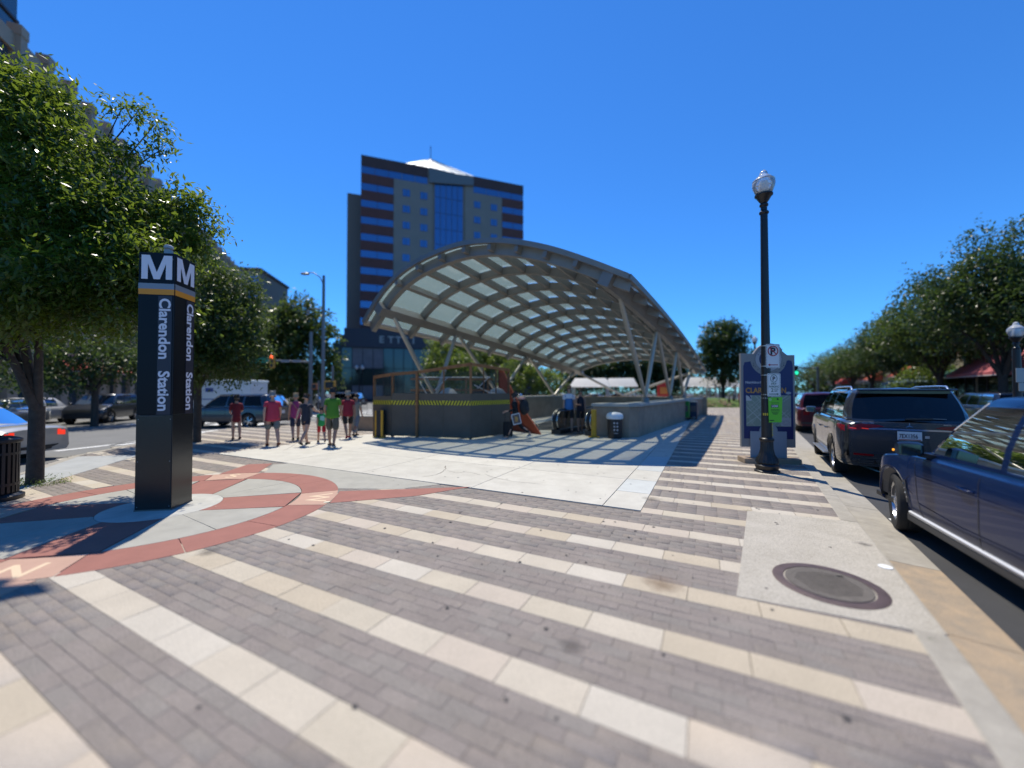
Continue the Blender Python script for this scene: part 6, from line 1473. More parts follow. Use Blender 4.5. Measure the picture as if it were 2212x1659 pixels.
# ---- grey SUV parked ahead
grey_p = M('paint_graphite', (.052, .056, .062), .25, metal=.55, coat=.8)
hd = atan2(KD.y, KD.x)
suvO = Vector((7.22, 8.62)) + Vector((KD.y, -KD.x)) * .93
suv = Car('parked_suv', 'dark grey SUV with Maryland-style plate parked at the kerb beyond the map sign', 'car', (suvO.x, suvO.y, -.10), hd, 4.93, 2.0, 1.86, 2.99, .86, .385, grey_p, 1.21, 1.16, .34, 'cars parked along the right kerb', 'suv', privg, -.14, clearg)
suv.root['label'] = 'dark grey SUV with white number plate parked at the kerb beyond the map sign'
xr = suv.xr
suv.patch('B', [(-.96, .99), (-.50, 1.09), (-.34, 1.12), (-.42, 1.15), (-.66, 1.165), (-.96, 1.12)], tail, 'tail_light'); suv.patch('B', [(.96, .99), (.96, 1.12), (.66, 1.165), (.42, 1.15), (.34, 1.12), (.50, 1.09)], tail, 'tail_light')
for sd_ in ('L', 'R'): suv.patch(sd_, [(xr + .06, 1.0), (xr + .34, 1.07), (xr + .42, 1.12), (xr + .30, 1.145), (xr + .08, 1.12)], tail, 'tail_light_side', .004)
for y in (-.62, .62, -.8, .8): suv.patch('B', [(y - .05, 1.06), (y + .05, 1.07), (y + .05, 1.085), (y - .05, 1.075)], M('tail_glow', (.8, .03, .02), .2, emit=(1, .06, .03), estr=.35), 'lamp_element', .014, 0)
suv.line('B', [(-.60, 1.075), (.60, 1.075)], .030, chrome, 'chrome_strip', .012)
suv.line('B', [(-.84, 1.15), (-.84, .78), (-.78, .60), (-.68, .50), (.68, .50), (.78, .60), (.84, .78), (.84, 1.15)], .010, blk, 'tailgate_gap', .003)
pt = suv.hit('B', 0, .96).x
npl = MB().box((pt - .012, 0, .96), (.012, .33, .165)).build('number_plate', M('plate_white', (.62, .62, .62), .4, var=.1), suv.root, bevel=.003)
MB().box((pt - .019, 0, .892), (.003, .30, .018)).build('plate_band', M('plate_red', (.3, .08, .07), .5), npl)
Mp = frame((pt - .0195, .142, .922), (0, -1, 0), (0, 0, 1)); me = text_mesh('7EX1356', .108, M('plate_ink', (.03, .02, .03), .5), .0025, depth=.0012, xs=.63); me.transform(Mp); link('plate_lettering', me, npl)
MB().box((pt - .006, -.235, .95), (.004, .06, .045)).build('sticker', M('sticker_pale', (.5, .4, .35), .5), suv.root, bevel=.003)
# three pointed badge, lettering blocks
bx = suv.hit('B', 0, 1.15).x - .012
for a in (90, 210, 330): MB().beam((bx, 0, 1.15), (bx, cos(radians(a)) * .052, 1.15 + sin(radians(a)) * .052), .010, .012).build('badge', chrome, suv.root)
Mp = frame((suv.hit('B', .5, 1.175).x - .01, .66, 1.168), (0, -1, 0), (0, 0, 1))
me = text_mesh('GLE 350', .045, chrome, .001, depth=.002, xs=1.05); me.transform(frame((suv.hit('B', .5, 1.085).x - .010, .70, 1.065 + .05), (0, -1, 0), (0, 0, 1)) if False else Mp); link('badge_lettering', me, suv.root)
me = text_mesh('4MATIC', .030, chrome, .0006, depth=.002); me.transform(frame((suv.hit('B', -.5, 1.175).x - .010, -.44, 1.172), (0, -1, 0), (0, 0, 1))); link('badge_lettering', me, suv.root)
# wiper, spoiler, roof rails, bumper details
rwx = lambda z: lerp(suv.cols[-1][0], suv.cols[-1][2], (z - 1.22) / .62)
MB().beam((rwx(1.27) - .03, .02, 1.27), (rwx(1.285) - .035, -.34, 1.285), .025, .03).build('wiper', blk, suv.root); MB().beam((rwx(1.285) - .03, -.30, 1.288), (rwx(1.29) - .03, -.52, 1.285), .012, .012).build('wiper_blade', M('wiper_grey', (.2, .2, .2), .4), suv.root)
MB().prism([(-.70, 0), (.70, 0), (.64, .16), (-.64, .16)], -.012, .02, Matrix.Translation((suv.cols[-1][2] - .17, 0, 1.825)) @ Matrix.Rotation(-pi / 2, 4, 'Z') @ Matrix.Rotation(-.12, 4, 'X')).build('roof_spoiler', grey_p, suv.root, bevel=.008)
MB().box((suv.cols[-1][2] - .03, 0, 1.775), (.05, 1.26, .05)).build('upper_window_band', blkg, suv.root)
for sd_ in (-1, 1):
    y = sd_ * .70; MB().tube([(suv.xr + .62, y, 1.82), (suv.xr + .72, y, 1.89), (suv.xr + 1.2, y, 1.90), (suv.xr + 2.4, y, 1.895), (suv.xr + 2.95, y, 1.83), (suv.xr + 3.0, y, 1.79)], .019, 8).build('roof_rail', M('rail_alloy', (.6, .6, .62), .25, metal=.9), suv.root, smooth=60)
    MB().box((suv.xr + 1.0, y, 1.85), (.08, .03, .07)).build('rail_foot', blk, suv.root)
    suv.patch('B', [(sd_ * .93, .52), (sd_ * .86, .52), (sd_ * .87, .74), (sd_ * .95, .78)], blkg, 'bumper_vent', .005, 1)
    suv.patch('B', [(sd_ * .80, .55), (sd_ * .50, .54), (sd_ * .50, .575), (sd_ * .80, .585)], tail, 'rear_reflector', .006, 1)
    ex = [(-.135, -.030), (-.115, -.045), (.115, -.045), (.135, -.030), (.135, .030), (.115, .045), (-.115, .045), (-.135, .030)]
    Mx = frame((suv.xr - .012, sd_ * .60, .43), (0, -1, 0), (0, 0, 1)); a = [Mx @ Vector((x, z, .0)) for x, z in ex]; b_ = [Mx @ Vector((x * .84, z * .6, .0)) for x, z in ex]; c_ = [Mx @ Vector((x * .84, z * .6, -.10)) for x, z in ex]; dd_ = [Mx @ Vector((x, z, -.12)) for x, z in ex]
    n = 8; MB().add(a + b_ + c_ + dd_, [(i, (i + 1) % n, (i + 1) % n + n, i + n) for i in range(n)] + [(i + n, (i + 1) % n + n, (i + 1) % n + 2 * n, i + 2 * n) for i in range(n)] + [((i + 1) % n, i, i + 3 * n, (i + 1) % n + 3 * n) for i in range(n)]).build('exhaust_tip', chrome, suv.root)
    MB().add(c_, [tuple(range(8))]).build('exhaust_hole', blk, suv.root)
suv.line('B', [(-.5, .415), (.5, .415)], .022, chrome, 'chrome_strip', .012); suv.patch('B', [(-.9, .345), (.9, .345), (.80, .47), (-.80, .47)], blk, 'rear_diffuser', .004, 2)
suv.line('B', [(-.55, .60), (.55, .60)], .012, chrome, 'lower_chrome_line', .008)
for sd_ in (-1, 1):
    ax = 'L' if sd_ > 0 else 'R'
    for xx in (2.42, 1.36, .48): suv.line(ax, [(xx, 1.17), (xx - .02, .80), (xx - .02, .42)], .008, blk, 'door_gap')
    suv.line(ax, [(.10, .98), (1.2, .94), (2.5, .93)], .012, grey_p, 'body_crease', .012)
    suv.handle(sd_, 1.55, .93, grey_p); suv.handle(sd_, .64, .95, grey_p); suv.mirror(sd_, grey_p)
    suv.window_line(sd_, chrome)
    MB().box((1.5, sd_ * 1.0, .36), (1.9, .16, .03)).build('running_board', M('board_alloy', (.45, .45, .46), .3, metal=.8), suv.root, bevel=.008)
    for xw in (0, suv.wb):
        ra = suv.r * 1.14; P = [(xw + (ra + .02) * cos(pi * i / 16), suv.r * .98 + (ra + .02) * sin(pi * i / 16)) for i in range(17)]
        suv.line(ax, P, .055, grey_p, 'arch_trim', .012)
# ---- blue SUV near the camera
blue_p = M('paint_blue', (.003, .014, .062), .25, metal=.1, coat=.22, spec=.25)
bh = radians(64.6); bd = Vector((cos(bh), sin(bh))); bn = Vector((bd.y, -bd.x))
fw_ = Vector((5.10, 5.03)); bO = fw_ - bd * 2.86 + bn * .83
blu = Car('parked_suv', 'dark blue SUV cut off by the right edge, nearest car at the kerb', 'car', (bO.x, bO.y, -.10), bh, 4.70, 1.90, 1.76, 2.86, .84, .365, blue_p, 1.05, 1.03, .30, 'cars parked along the right kerb', 'suv', clearg, -.20, clearg, cab=.62)
for sd_ in (-1, 1):
    ax = 'L' if sd_ > 0 else 'R'; blu.window_line(sd_, chrome)
    blu.line(ax, [(2.30, .99), (2.27, .85), (2.20, .55), (2.10, .34)], .010, blk, 'door_gap'); blu.line(ax, [(1.16, 1.0), (1.14, .7), (1.12, .34)], .010, blk, 'door_gap'); blu.line(ax, [(.42, 1.0), (.46, .80), (.52, .50), (.60, .34)], .010, blk, 'door_gap')
    blu.line(ax, [(-.5, .86), (.8, .83), (2.28, .80)], .014, blue_p, 'body_crease', .012); blu.line(ax, [(.5, .50), (1.4, .47), (2.2, .50)], .012, blue_p, 'lower_crease', .010)
    blu.handle(sd_, 1.32, .855, blue_p); blu.handle(sd_, .40, .87, blue_p); blu.mirror(sd_, blkg, lamp=amber)
    MB().box((1.43, sd_ * .925, .335), (1.98, .05, .06), M3=Matrix.Rotation(-sd_ * .5, 3, 'X')).build('sill_strip', M('satin_trim', (.75, .76, .78), .38, metal=.35), blu.root, bevel=.008); MB().box((1.43, sd_ * .90, .275), (2.1, .09, .08)).build('sill_cladding', M('cladding', (.045, .045, .047), .6), blu.root, bevel=.01)
    for xw in (0, blu.wb):
        ra = blu.r * 1.14; P = [(xw + (ra + .025) * cos(-.25 + (pi + .5) * i / 20), blu.r * .98 + (ra + .025) * sin(-.25 + (pi + .5) * i / 20)) for i in range(21)]
        blu.line(ax, [p for p in P if p[1] > .33], .058, M('cladding', (.045, .045, .047), .6), 'arch_trim', .008)
    blu.patch(ax, [(2.395, .46), (2.44, .45), (2.52, .70), (2.47, .72)], M('cladding', (.045, .045, .047), .6), 'vent_frame', .004, 1); 
    for i in range(4): blu.line(ax, [(2.415 + i * .022, .52 + i * .05), (2.44 + i * .02, .515 + i * .05)], .016, chrome, 'vent_slat', .012)
    blu.patch(ax, [(blu.xf - .42, .78), (blu.xf - .10, .70), (blu.xf - .12, .60), (blu.xf - .34, .66)], headl, 'head_light', .004, 1)
    blu.line(ax, [(2.31, .58), (2.42, .62), (2.46, .74), (2.40, .78)], .006, blk, 'fender_seam')
blu.patch('F', [(-.28, .45), (.28, .45), (.30, .74), (-.30, .74)], blk, 'grille', .006)
# ---- other cars
def simple_car(name, lbl, ground, heading, mat, style='suv', sc=1.0, gl=None, lit=False, grp=None, z=-.10, **kw):
    P = dict(suv=dict(L=4.65, W=1.86, H=1.66, wb=2.72, fo=.86, r=.355, belt=1.02, hood=1.0, sill=.30), sedan=dict(L=4.75, W=1.82, H=1.44, wb=2.75, fo=.88, r=.325, belt=.92, hood=.90, sill=.26))[style]; P.update(kw)
    c = Car(name, lbl, 'car', (ground[0], ground[1], z), heading, paint=mat, style=style, glass=gl or tint, simple=True, scale=sc, group=grp, **P)
    tm = tail_on if lit else tail; b = c.belt
    for sg in (-1, 1):
        c.patch('B', [(sg * (c.W / 2 - .04), b - .30), (sg * (c.W / 2 - .42), b - .26), (sg * (c.W / 2 - .42), b - .12), (sg * (c.W / 2 - .04), b - .10)], tm, 'tail_light', .006, 1)
        ax = 'L' if sg > 0 else 'R'; c.patch(ax, [(c.xf - .40, b - .24), (c.xf - .10, b - .34), (c.xf - .10, b - .42), (c.xf - .38, b - .38)], headl, 'head_light', .006, 1)
        for xx in (c.wb - .55, c.wb - 1.55, c.wb - 2.35): c.line(ax, [(xx, b - .03), (xx, c.sill + .06)], .012, blk, 'door_gap')
        c.handle(sg, c.wb - 1.38, b - .14, mat); c.handle(sg, c.wb - 2.28, b - .14, mat); c.window_line(sg, chrome)
        MB().ball((c.wb - .42, sg * (c.W / 2 + .08), b + .08), .1, 8, 6, (.9, 1.1, .7)).build('wing_mirror', mat, c.root, smooth=60)
    c.patch('B', [(-.8, c.sill + .02), (.8, c.sill + .02), (.8, c.sill + .16), (-.8, c.sill + .16)], blk, 'rear_bumper_trim', .006, 1)
    MB().box((c.hit('B', 0, b - .22).x - .01, 0, b - .24), (.01, .32, .15)).build('number_plate', MATS['plate_white'], c.root)
    c.patch('F', [(-.5, b - .52), (.5, b - .52), (.5, b - .34), (-.5, b - .34)], blk, 'grille', .006, 1)
    return c
q = kline(15.2, 1.35); simple_car('parked_suv', 'dark red SUV parked ahead of the grey SUV', q, hd, paintm('paint_maroon', (.085, .008, .014), .4), 'suv', 1.05, grp='cars parked along the right kerb')
q = kline(21.2, 1.3); simple_car('parked_car', 'silver car just visible ahead of the dark red SUV', q, hd, paintm('paint_silver', (.34, .35, .36), .6), 'sedan', 1.0, grp='cars parked along the right kerb')
q = kline(27, 1.3); simple_car('parked_car', 'farthest dark car parked along the right kerb', q, hd, paintm('paint_black', (.012, .012, .014), .4), 'suv', 1.0, grp='cars parked along the right kerb')
q = kline(20.5, 8.7); simple_car('parked_suv', 'dark blue black SUV across the street by the right edge', q, hd + .10, paintm('paint_midnight', (.014, .020, .034), .5), 'suv', 1.05, grp='cars across the right street', lit=True)
q = kline(28.5, 9.0); simple_car('parked_car', 'dark grey car beyond the blue black SUV across the street', q, hd, paintm('paint_slate', (.035, .04, .045), .5), 'sedan', 1.0, grp='cars across the right street')
q = kline(36, 9.0); simple_car('parked_car', 'far silver car across the right street under the trees', q, hd, MATS['paint_silver'], 'sedan', 1.0, grp='cars across the right street')
# left street
silver = paintm('paint_champagne', (.42, .41, .38), .35)
simple_car('silver_sedan', 'silver sedan with lit red tail lights behind the first tree trunk', (-13.12, 9.62), radians(186), silver, 'sedan', 1.0, lit=True)
lh = atan2(LBD.y, LBD.x)
q0 = g(148, 931.5, -.1); simple_car('dark_suv', 'dark SUV waiting in the left street beyond the silver sedan', (q0.x - .4, q0.y + .2), lh + pi + .0, paintm('paint_char', (.028, .030, .036), .4), 'suv', 1.0, grp='cars in the left street').root.location += Vector((-4.2, 6.4, 0))
simple_car('white_sedan', 'white sedan left of the dark SUV in the left street', tuple(at(100, 900, 22).xy), lh + pi - .1, paintm('paint_white', (.62, .62, .62), .0), 'sedan', 1.0, grp='cars in the left street')
simple_car('pale_car', 'pale car seen between the dark SUV and the station pylon', tuple(at(268, 880, 29).xy), lh + pi, MATS['paint_silver'], 'sedan', 1.0, grp='cars in the left street')
simple_car('silver_hatch', 'silver car farthest left, above the silver sedan roof', tuple(at(30, 905, 19).xy), lh + pi + .1, MATS['paint_silver'], 'sedan', 1.0, grp='cars in the left street')
# dark SUV crossing behind the woman in dark red: nose to the left
dk = simple_car('crossing_suv', 'dark grey SUV with bright wheels passing behind the woman in dark red', (-9.9, 20.4), radians(176), paintm('paint_navygrey', (.030, .036, .048), .5), 'suv', 1.0)
dk.root.location = (at(574, 905, 19.6).x, 19.3, -.1)
simple_car('far_white_car', 'bright white car glimpsed between the walkers', tuple(at(700, 880, 40).xy), radians(170), MATS['paint_white'], 'sedan', 1.0, grp='far cars behind the walkers')
simple_car('far_grey_car', 'grey car glimpsed right of the walkers', tuple(at(765, 880, 42).xy), radians(170), MATS['paint_slate'], 'suv', 1.0, grp='far cars behind the walkers')
for i, (x_, m_) in enumerate(((1225, 'paint_white'), (1300, 'paint_silver'), (1350, 'paint_slate'), (1130, 'paint_silver'))):
    simple_car('far_parked_car', ['white far car left of the two people on the escalator', 'silver far car under the left white shelter', 'slate far car under the right white shelter', 'silver far car between the canopy struts'][i], tuple(at(x_, 870, 60).xy), radians(165), MATS[m_], 'sedan', 1.0, grp='far cars beyond the canopy')
# ---- mail van
vw = M('van_white', (.62, .64, .64), .45, var=.06); vt = thing('mail_van', 'boxy white mail van turning beyond the second tree', 'van', tuple(at(470, 900, 24.5).xy) + (-.1,), radians(186))
def vb(x0, x1, y0, y1, z0, z1, m_, nm, p=vt, bv=0): return MB().box(((x0 + x1) / 2, (y0 + y1) / 2, (z0 + z1) / 2), (x1 - x0, y1 - y0, z1 - z0)).build(nm, m_, p, bevel=bv)
vb(-2.5, .55, -1.0, 1.0, .45, 2.35, vw, 'cargo_body', bv=.05); vb(-2.55, .60, -1.03, 1.03, 2.352, 2.50, M('van_roof', (.72, .78, .76), .5), 'roof', bv=.04)
MB().prism([(.56, .45), (2.05, .45), (2.1, 1.0), (1.25, 1.22), (.95, 2.25), (.56, 2.30)], -.97, .97, Matrix(((1, 0, 0, 0), (0, 0, -1, 0), (0, 1, 0, 0), (0, 0, 0, 1)))).build('cab', vw, vt, bevel=.03)
MB().add([(1.275, -.82, 1.28), (1.275, .82, 1.28), (.99, .82, 2.12), (.99, -.82, 2.12)], [(0, 1, 2, 3)]).build('windscreen', tint, vt)
for sd_ in (-1, 1):
    MB().add([(.62, sd_ * .98, 1.25), (1.15, sd_ * .98, 1.25), (.95, sd_ * .98, 2.1), (.62, sd_ * .98, 2.1)], [(0, 1, 2, 3)]).build('side_window', tint, vt)
    vb(-2.4, .5, sd_ * 1.004 - .003, sd_ * 1.004 + .003, 1.28, 1.34, M('van_stripe', (.05, .08, .25), .5), 'stripe'); vb(-.35, .1, sd_ * 1.004 - .004, sd_ * 1.004 + .004, 1.75, 2.0, MATS['van_stripe'], 'emblem')
    for xw in (-1.6, 1.25): make_wheel(vt, (xw, sd_ * .85, .36), .36, .24, sd_, 6)
vb(2.03, 2.12, -.7, .7, .62, .85, blk, 'grille'); vb(2.02, 2.2, -.95, .95, .42, .58, blk, 'bumper')
for sd_ in (-1, 1): MB().lathe([(0, 0), (.09, 0), (.08, .03), (0, .04)], 12, (2.08, sd_ * .72, .82), Matrix.Rotation(pi / 2, 3, 'Y')).build('head_light', headl, vt)
# ---------------------------------------------------------------- people
def skinmesh(name, verts, edges, rad, root=0, sub=1, mat=None, smooth=True):
    bm = bmesh.new(); L = bm.verts.layers.skin.verify(); V = []
    for i, (v, r) in enumerate(zip(verts, rad)):
        q = bm.verts.new(v); q[L].radius = r if isinstance(r, tuple) else (r, r); q[L].use_root = (i == root); V.append(q)
    for a, b in edges: bm.edges.new((V[a], V[b]))
    me = bpy.data.meshes.new(name); bm.to_mesh(me); bm.free(); o = bpy.data.objects.new(name, me)
    m = o.modifiers.new('skin', 'SKIN'); m.use_smooth_shade = True; m.branch_smoothing = .6
    if sub: s_ = o.modifiers.new('sub', 'SUBSURF'); s_.levels = sub; s_.render_levels = sub
    out = to_mesh(o); bpy.data.objects.remove(o); bpy.data.meshes.remove(me)
    out.name = name; out.materials.clear(); out.materials.append(mat); out.polygons.foreach_set('use_smooth', [True] * len(out.polygons)); return out
skin_a = M('skin_light', (.48, .28, .20), .6); skin_b = M('skin_tan', (.33, .18, .12), .6); skin_c = M('skin_brown', (.16, .08, .05), .6)
def cloth(n, c): return M('cloth_' + n, c, .85, var=.12, vscale=14, bump=.2, bscale=25)
class Person:
    def __init__(s, lbl, loc, hd, H=1.75, bulk=1.0, skin=None, top=None, bottom=None, hair=None, hair_len=0, shoes=None, walk=0.0, shorts=.52, sleeve=.5, dress=False, arms=((0, 0), (0, 0)), cap=None, headturn=0.0, tilt=0.0, tank=False, hem=0.84, loose=1.04, sole=None):
        k = H / 1.75; s.k = k; t = thing('person', lbl, 'person', loc, hd, None); s.t = t; t['group'] = 'people walking round the station'; B = bulk
        # facing +Y, right is +X. walk: >0 left leg forward
        def leg(sd_, ph):
            hip = Vector((sd_ * .092 * (1 + (B - 1) * .5), 0, .90)); a = ph; kn = hip + Vector((sd_ * .008, sin(a) * .43, -cos(a) * .43)); bend = max(0, -ph * 1.1 + .10) if ph < 0 else .06
            a2 = a - bend; an = kn + Vector((0, sin(a2) * .41, -cos(a2) * .41)); return hip, kn, an, a2
        V = []; E = []; Rr = []
        def add(v, r, p=None):
            V.append(Vector(v) * k); Rr.append((r[0] * k, r[1] * k) if isinstance(r, tuple) else r * k); i = len(V) - 1
            if p is not None: E.append((p, i))
            return i
        lean = Vector((0, .03 * abs(walk) * 2 + tilt, 0)); s.leg = {}; s.arm = {}
        pel = add((0, 0, .95), (.145 * B, .105 * B)); wst = add(Vector((0, .0, 1.08)) + lean * .3, (.130 * B, .10 * B), pel); ch = add(Vector((0, -.005, 1.25)) + lean * .6, (.155 * (1 + (B - 1) * .7), .110 * B), wst)
        uc = add(Vector((0, -.015, 1.385)) + lean, (.122, .085), ch); nk = add(Vector((0, -.005, 1.475)) + lean, .052, uc); hl = add(Vector((0, .012, 1.545)) + lean * 1.2, (.058, .066), nk)
        hm = add(Vector((0, .015, 1.625)) + lean * 1.3, (.078, .092), hl); ht = add(Vector((0, .0, 1.695)) + lean * 1.3, (.060, .074), hm); s.head = V[hm].copy(); s.neck = V[nk].copy()
        nz = add(Vector((0, .10, 1.60)) + lean * 1.3, .014, hm)
        for sd_ in (-1, 1): add(Vector((sd_ * .080, .0, 1.615)) + lean * 1.3, .016, hm)
        for sd_ in (-1, 1):
            ph = walk * (1 if sd_ < 0 else -1); hip, kn, an, a2 = leg(sd_, ph); h_ = add(hip, .088 * (1 + (B - 1) * .6), pel); th = add(hip.lerp(kn, .45), .074 * (1 + (B - 1) * .5), h_); k_ = add(kn, .057, th); cf = add(kn.lerp(an, .35) + Vector((0, -.018, 0)), .061, k_); a_ = add(an, .036, cf)
            hl_ = an + Vector((0, -.03, -.045)); toe = an + Vector((0, .15 * cos(a2 * .6), -.055 + (.10 * sin(a2) if a2 < 0 else .02) - (.0)))
            if a2 < -.3: toe = an + Vector((0, .10, -.11))
            add(toe, (.040, .026), a_); s.leg[sd_] = (hip, kn, an, toe, hl_)
        low = min(min(l[3].z, l[4].z) for l in s.leg.values()); 
        for i_, sd_ in enumerate((-1, 1)):
            sw, bd = arms[i_]; base = -walk * (1 if sd_ < 0 else -1) * .8 + sw
            sh = Vector((sd_ * (.165 + .06 * (B - 1)), -.01, 1.368)) + lean; el = sh + Vector((sd_ * (.030 + .09 * (B - 1)), sin(base) * .27, -cos(base) * .27)); a2 = base + .15 + bd
            wr = el + Vector((sd_ * .01 - sd_ * .06 * min(1, bd), sin(a2) * .245, -cos(a2) * .245)); d = (wr - el).normalized()
            a = add(sh, .044, uc); b = add(el, .040, a); c = add(el.lerp(wr, .4), .038, b); e = add(wr, .025, c); p_ = add(wr + d * .055, (.034, .018), e); s.arm[sd_] = (sh, el, wr)
            side = Vector((0, 1, 0)) if abs(d.y) < .8 else Vector((0, 0, 1)); side = (side - d * side.dot(d)).normalized(); curl = Vector((-sd_, 0, 0))
            for q, ln in ((-.022, .062), (-.008, .072), (.008, .070), (.022, .055)):
                f1 = add(wr + d * (.095) + side * q, .0095, p_); f2 = add(wr + d * (.095 + ln * .5) + side * q * 1.1 + curl * .008, .009, f1); add(wr + d * (.095 + ln) + side * q * 1.1 + curl * .028, .0075, f2)
            t1 = add(wr + d * .045 + side * .040, .011, e); add(wr + d * .085 + side * .055 + curl * .012, .0095, t1)
        s.body_v = V; off = -low * k + .012
        t.location = Vector(loc) + Vector((0, 0, off - .035 * k * 0)); s.off = off
        link('body', skinmesh('body', V, E, Rr, 0, 1, skin or skin_a), t)
        # top
        if top:
            g_ = 1.10 * loose; V = []; E = []; Rr = []
            p00 = add(Vector((0, 0, hem - .04)), (.166 * B * g_, .126 * B * g_)); p0 = add(Vector((0, 0, hem + .05)), (.164 * B * g_, .124 * B * g_), p00); p1 = add(Vector((0, 0, 1.06)) + lean * .3, (.150 * B * g_, .118 * B * g_), p0); p2 = add(Vector((0, -.005, 1.25)) + lean * .6, (.168 * (1 + (B - 1) * .7), .124 * B), p1); p3 = add(Vector((0, -.015, 1.375)) + lean, (.150, .112), p2); add(Vector((0, -.012, 1.462)) + lean, (.088, .078), p3)
            if dress: q = add((0, 0, .78), (.195 * B, .145 * B), p0); add((0, 0, .62), (.215 * B, .16 * B), q)
            if not tank:
                for sd_ in (-1, 1):
                    sh, el, wr = s.arm[sd_]; a = add(sh + Vector((0, 0, -.006)), .068, p3); 
                    if sleeve <= 1: add(sh.lerp(el, sleeve * .6), .060, a); add(sh.lerp(el, min(1, sleeve * 1.15)), .062, len(V) - 1)
                    else: b = add(el, .052, a); add(el.lerp(wr, sleeve - 1), .040, b)
            link('shirt' if not dress else 'dress', skinmesh('shirt', V, E, Rr, 0, 1, top), t)
        if bottom:
            V = []; E = []; Rr = []; p0 = add((0, 0, .90), (.160 * B, .122 * B)); add((0, .0, .83), (.120 * B, .10 * B), p0); long_ = shorts > .9
            add((0, 0, .99), (.150 * B, .112 * B), p0)
            for sd_ in (-1, 1):
                hip, kn, an, toe, hl_ = s.leg[sd_]; a = add(hip + Vector((0, 0, -.02)), .104 * (1 + (B - 1) * .6), p0)
                if long_: b = add(hip.lerp(kn, .5), .090, a); c = add(kn, .068, b); add(kn.lerp(an, .92), .052, c)
                else: b = add(hip.lerp(kn, shorts * .8), .098 * (1 + (B - 1) * .5) * min(1.0, .8 + shorts * .3), a); add(hip.lerp(kn, shorts * 1.55 if shorts * 1.55 < 1.12 else 1.12), .088 * (1 + (B - 1) * .4) * min(1.0, .85 + shorts * .2), b)
            link('trousers' if long_ else 'shorts', skinmesh('shorts', V, E, Rr, 0, 1, bottom), t)
        for sd_ in (-1, 1):
            hip, kn, an, toe, hl_ = s.leg[sd_]; V = []; E = []; Rr = []
            a = add(an + Vector((0, -.005, -.01)), .047, None); b = add(hl_ + Vector((0, -.01, .008)), .040, a); c = add(hl_.lerp(toe, .45) + Vector((0, 0, .006)), (.045, .038), a); add(toe + Vector((0, .02, 0)), (.043, .030), c)
            link('shoe', skinmesh('shoe', V, E, Rr, 0, 1, shoes or M('shoe_dark', (.03, .028, .028), .6)), t)
            if sole: d_ = (toe - hl_); MB().beam(Vector(hl_ + Vector((0, -.04, -.028))) * k, Vector(toe + Vector((0, .05, -.022))) * k, .085 * k, .018 * k).build('sole', sole, t)
        # hair, eyes
        hm_ = cap or hair or M('hair_dark', (.02, .014, .010), .6); V = []; E = []; Rr = []; c = Vector((0, .015, 1.625)) + lean * 1.3
        a = add(c + Vector((0, -.028, .025)), (.088, .086)); b = add(c + Vector((0, -.005, .066)), (.074, .084), a); add(c + Vector((0, -.045, -.03)), (.066, .045), a)
        if hair_len: d = add(c + Vector((0, -.065, -.10)), (.062, .035), len(V) - 1); add(c + Vector((0, -.075, -.10 - hair_len)), (.05 + .15 * hair_len, .026), d)
        link('hair' if not cap else 'cap', skinmesh('hair', V, E, Rr, 0, 1, hm_), t)
        if cap: MB().box(Vector((0, .10, 1.685)) * k + lean * k * 1.3, (.12 * k, .10 * k, .012 * k)).build('cap_peak', cap, t)
        for sd_ in (-1, 1): MB().ball((c + Vector((sd_ * .030, .083, .008))) * k, .011 * k, 8, 6).build('eye', M('eye_dark', (.02, .015, .012), .2), t)
        MB().box((c + Vector((0, .087, -.058))) * k, (.042 * k, .008 * k, .009 * k)).build('mouth', M('lips', (.30, .09, .08), .5), t)
    def put(s, mb, name, mat, **kw): return mb.build(name, mat, s.t, **kw)
hair_br = M('hair_brown', (.06, .035, .02), .6); hair_bl = M('hair_blond', (.42, .30, .17), .6); hair_gr = M('hair_grey', (.28, .26, .24), .6); hair_bk = MATS.get('hair_dark')
def spot(x, y): p = g(x, y); return (p.x, p.y, .004)
away = lambda x, y, d=0.0: atan2(-spot(x, y)[0], spot(x, y)[1]) + random.Random(x).uniform(-.55, .45)
HR = radians
P1 = Person('heavy man in pink red T-shirt and grey shorts, leftmost of the walking group', spot(588, 963), away(588, 963), 1.72, 1.28, skin_a, cloth('rose_red', (.42, .035, .075)), cloth('slate', (.13, .15, .155)), hair=hair_gr, walk=.22, shorts=.62, hem=.80, shoes=M('shoe_rust', (.16, .05, .03), .6), arms=((-.1, .1), (.1, .1)))
P2 = Person('woman in loose dark red tunic standing alone with head bent', spot(510, 949), away(510, 949), 1.55, 1.05, skin_a, cloth('wine', (.17, .012, .025)), None, hair_len=.02, walk=.05, dress=True, sleeve=.95, hem=.92, arms=((.25, .9), (.25, .9)), shoes=M('sandal', (.20, .12, .09), .6))
P3 = Person('woman in navy top and dark shorts with hair up, walking beside the boy', spot(660, 962), away(660, 962), 1.66, .92, skin_a, cloth('navy', (.018, .022, .040)), cloth('ink', (.012, .014, .030)), hair=hair_br, walk=.34, shorts=.36, sleeve=.42, arms=((-.25, 0), (.55, .35)))
P4 = Person('man in bright green T-shirt and olive brown cargo shorts from behind', spot(718, 965), away(718, 965), 1.80, 1.14, skin_b, cloth('green', (.055, .19, .015)), cloth('olive', (.085, .078, .060)), hair=hair_bk, walk=.16, shorts=.66, sleeve=.55, arms=((.0, .5), (.05, .1)), shoes=M('shoe_brown', (.07, .05, .04), .6), sole=M('sole_white', (.6, .6, .58), .6))
P5 = Person('boy in printed green T-shirt and bright red shorts walking between the adults', spot(694, 956), away(694, 956), 1.20, .95, skin_a, cloth('kelly', (.02, .32, .09)), cloth('red', (.46, .01, .02)), hair=hair_br, walk=.34, shorts=.60, sleeve=.5)
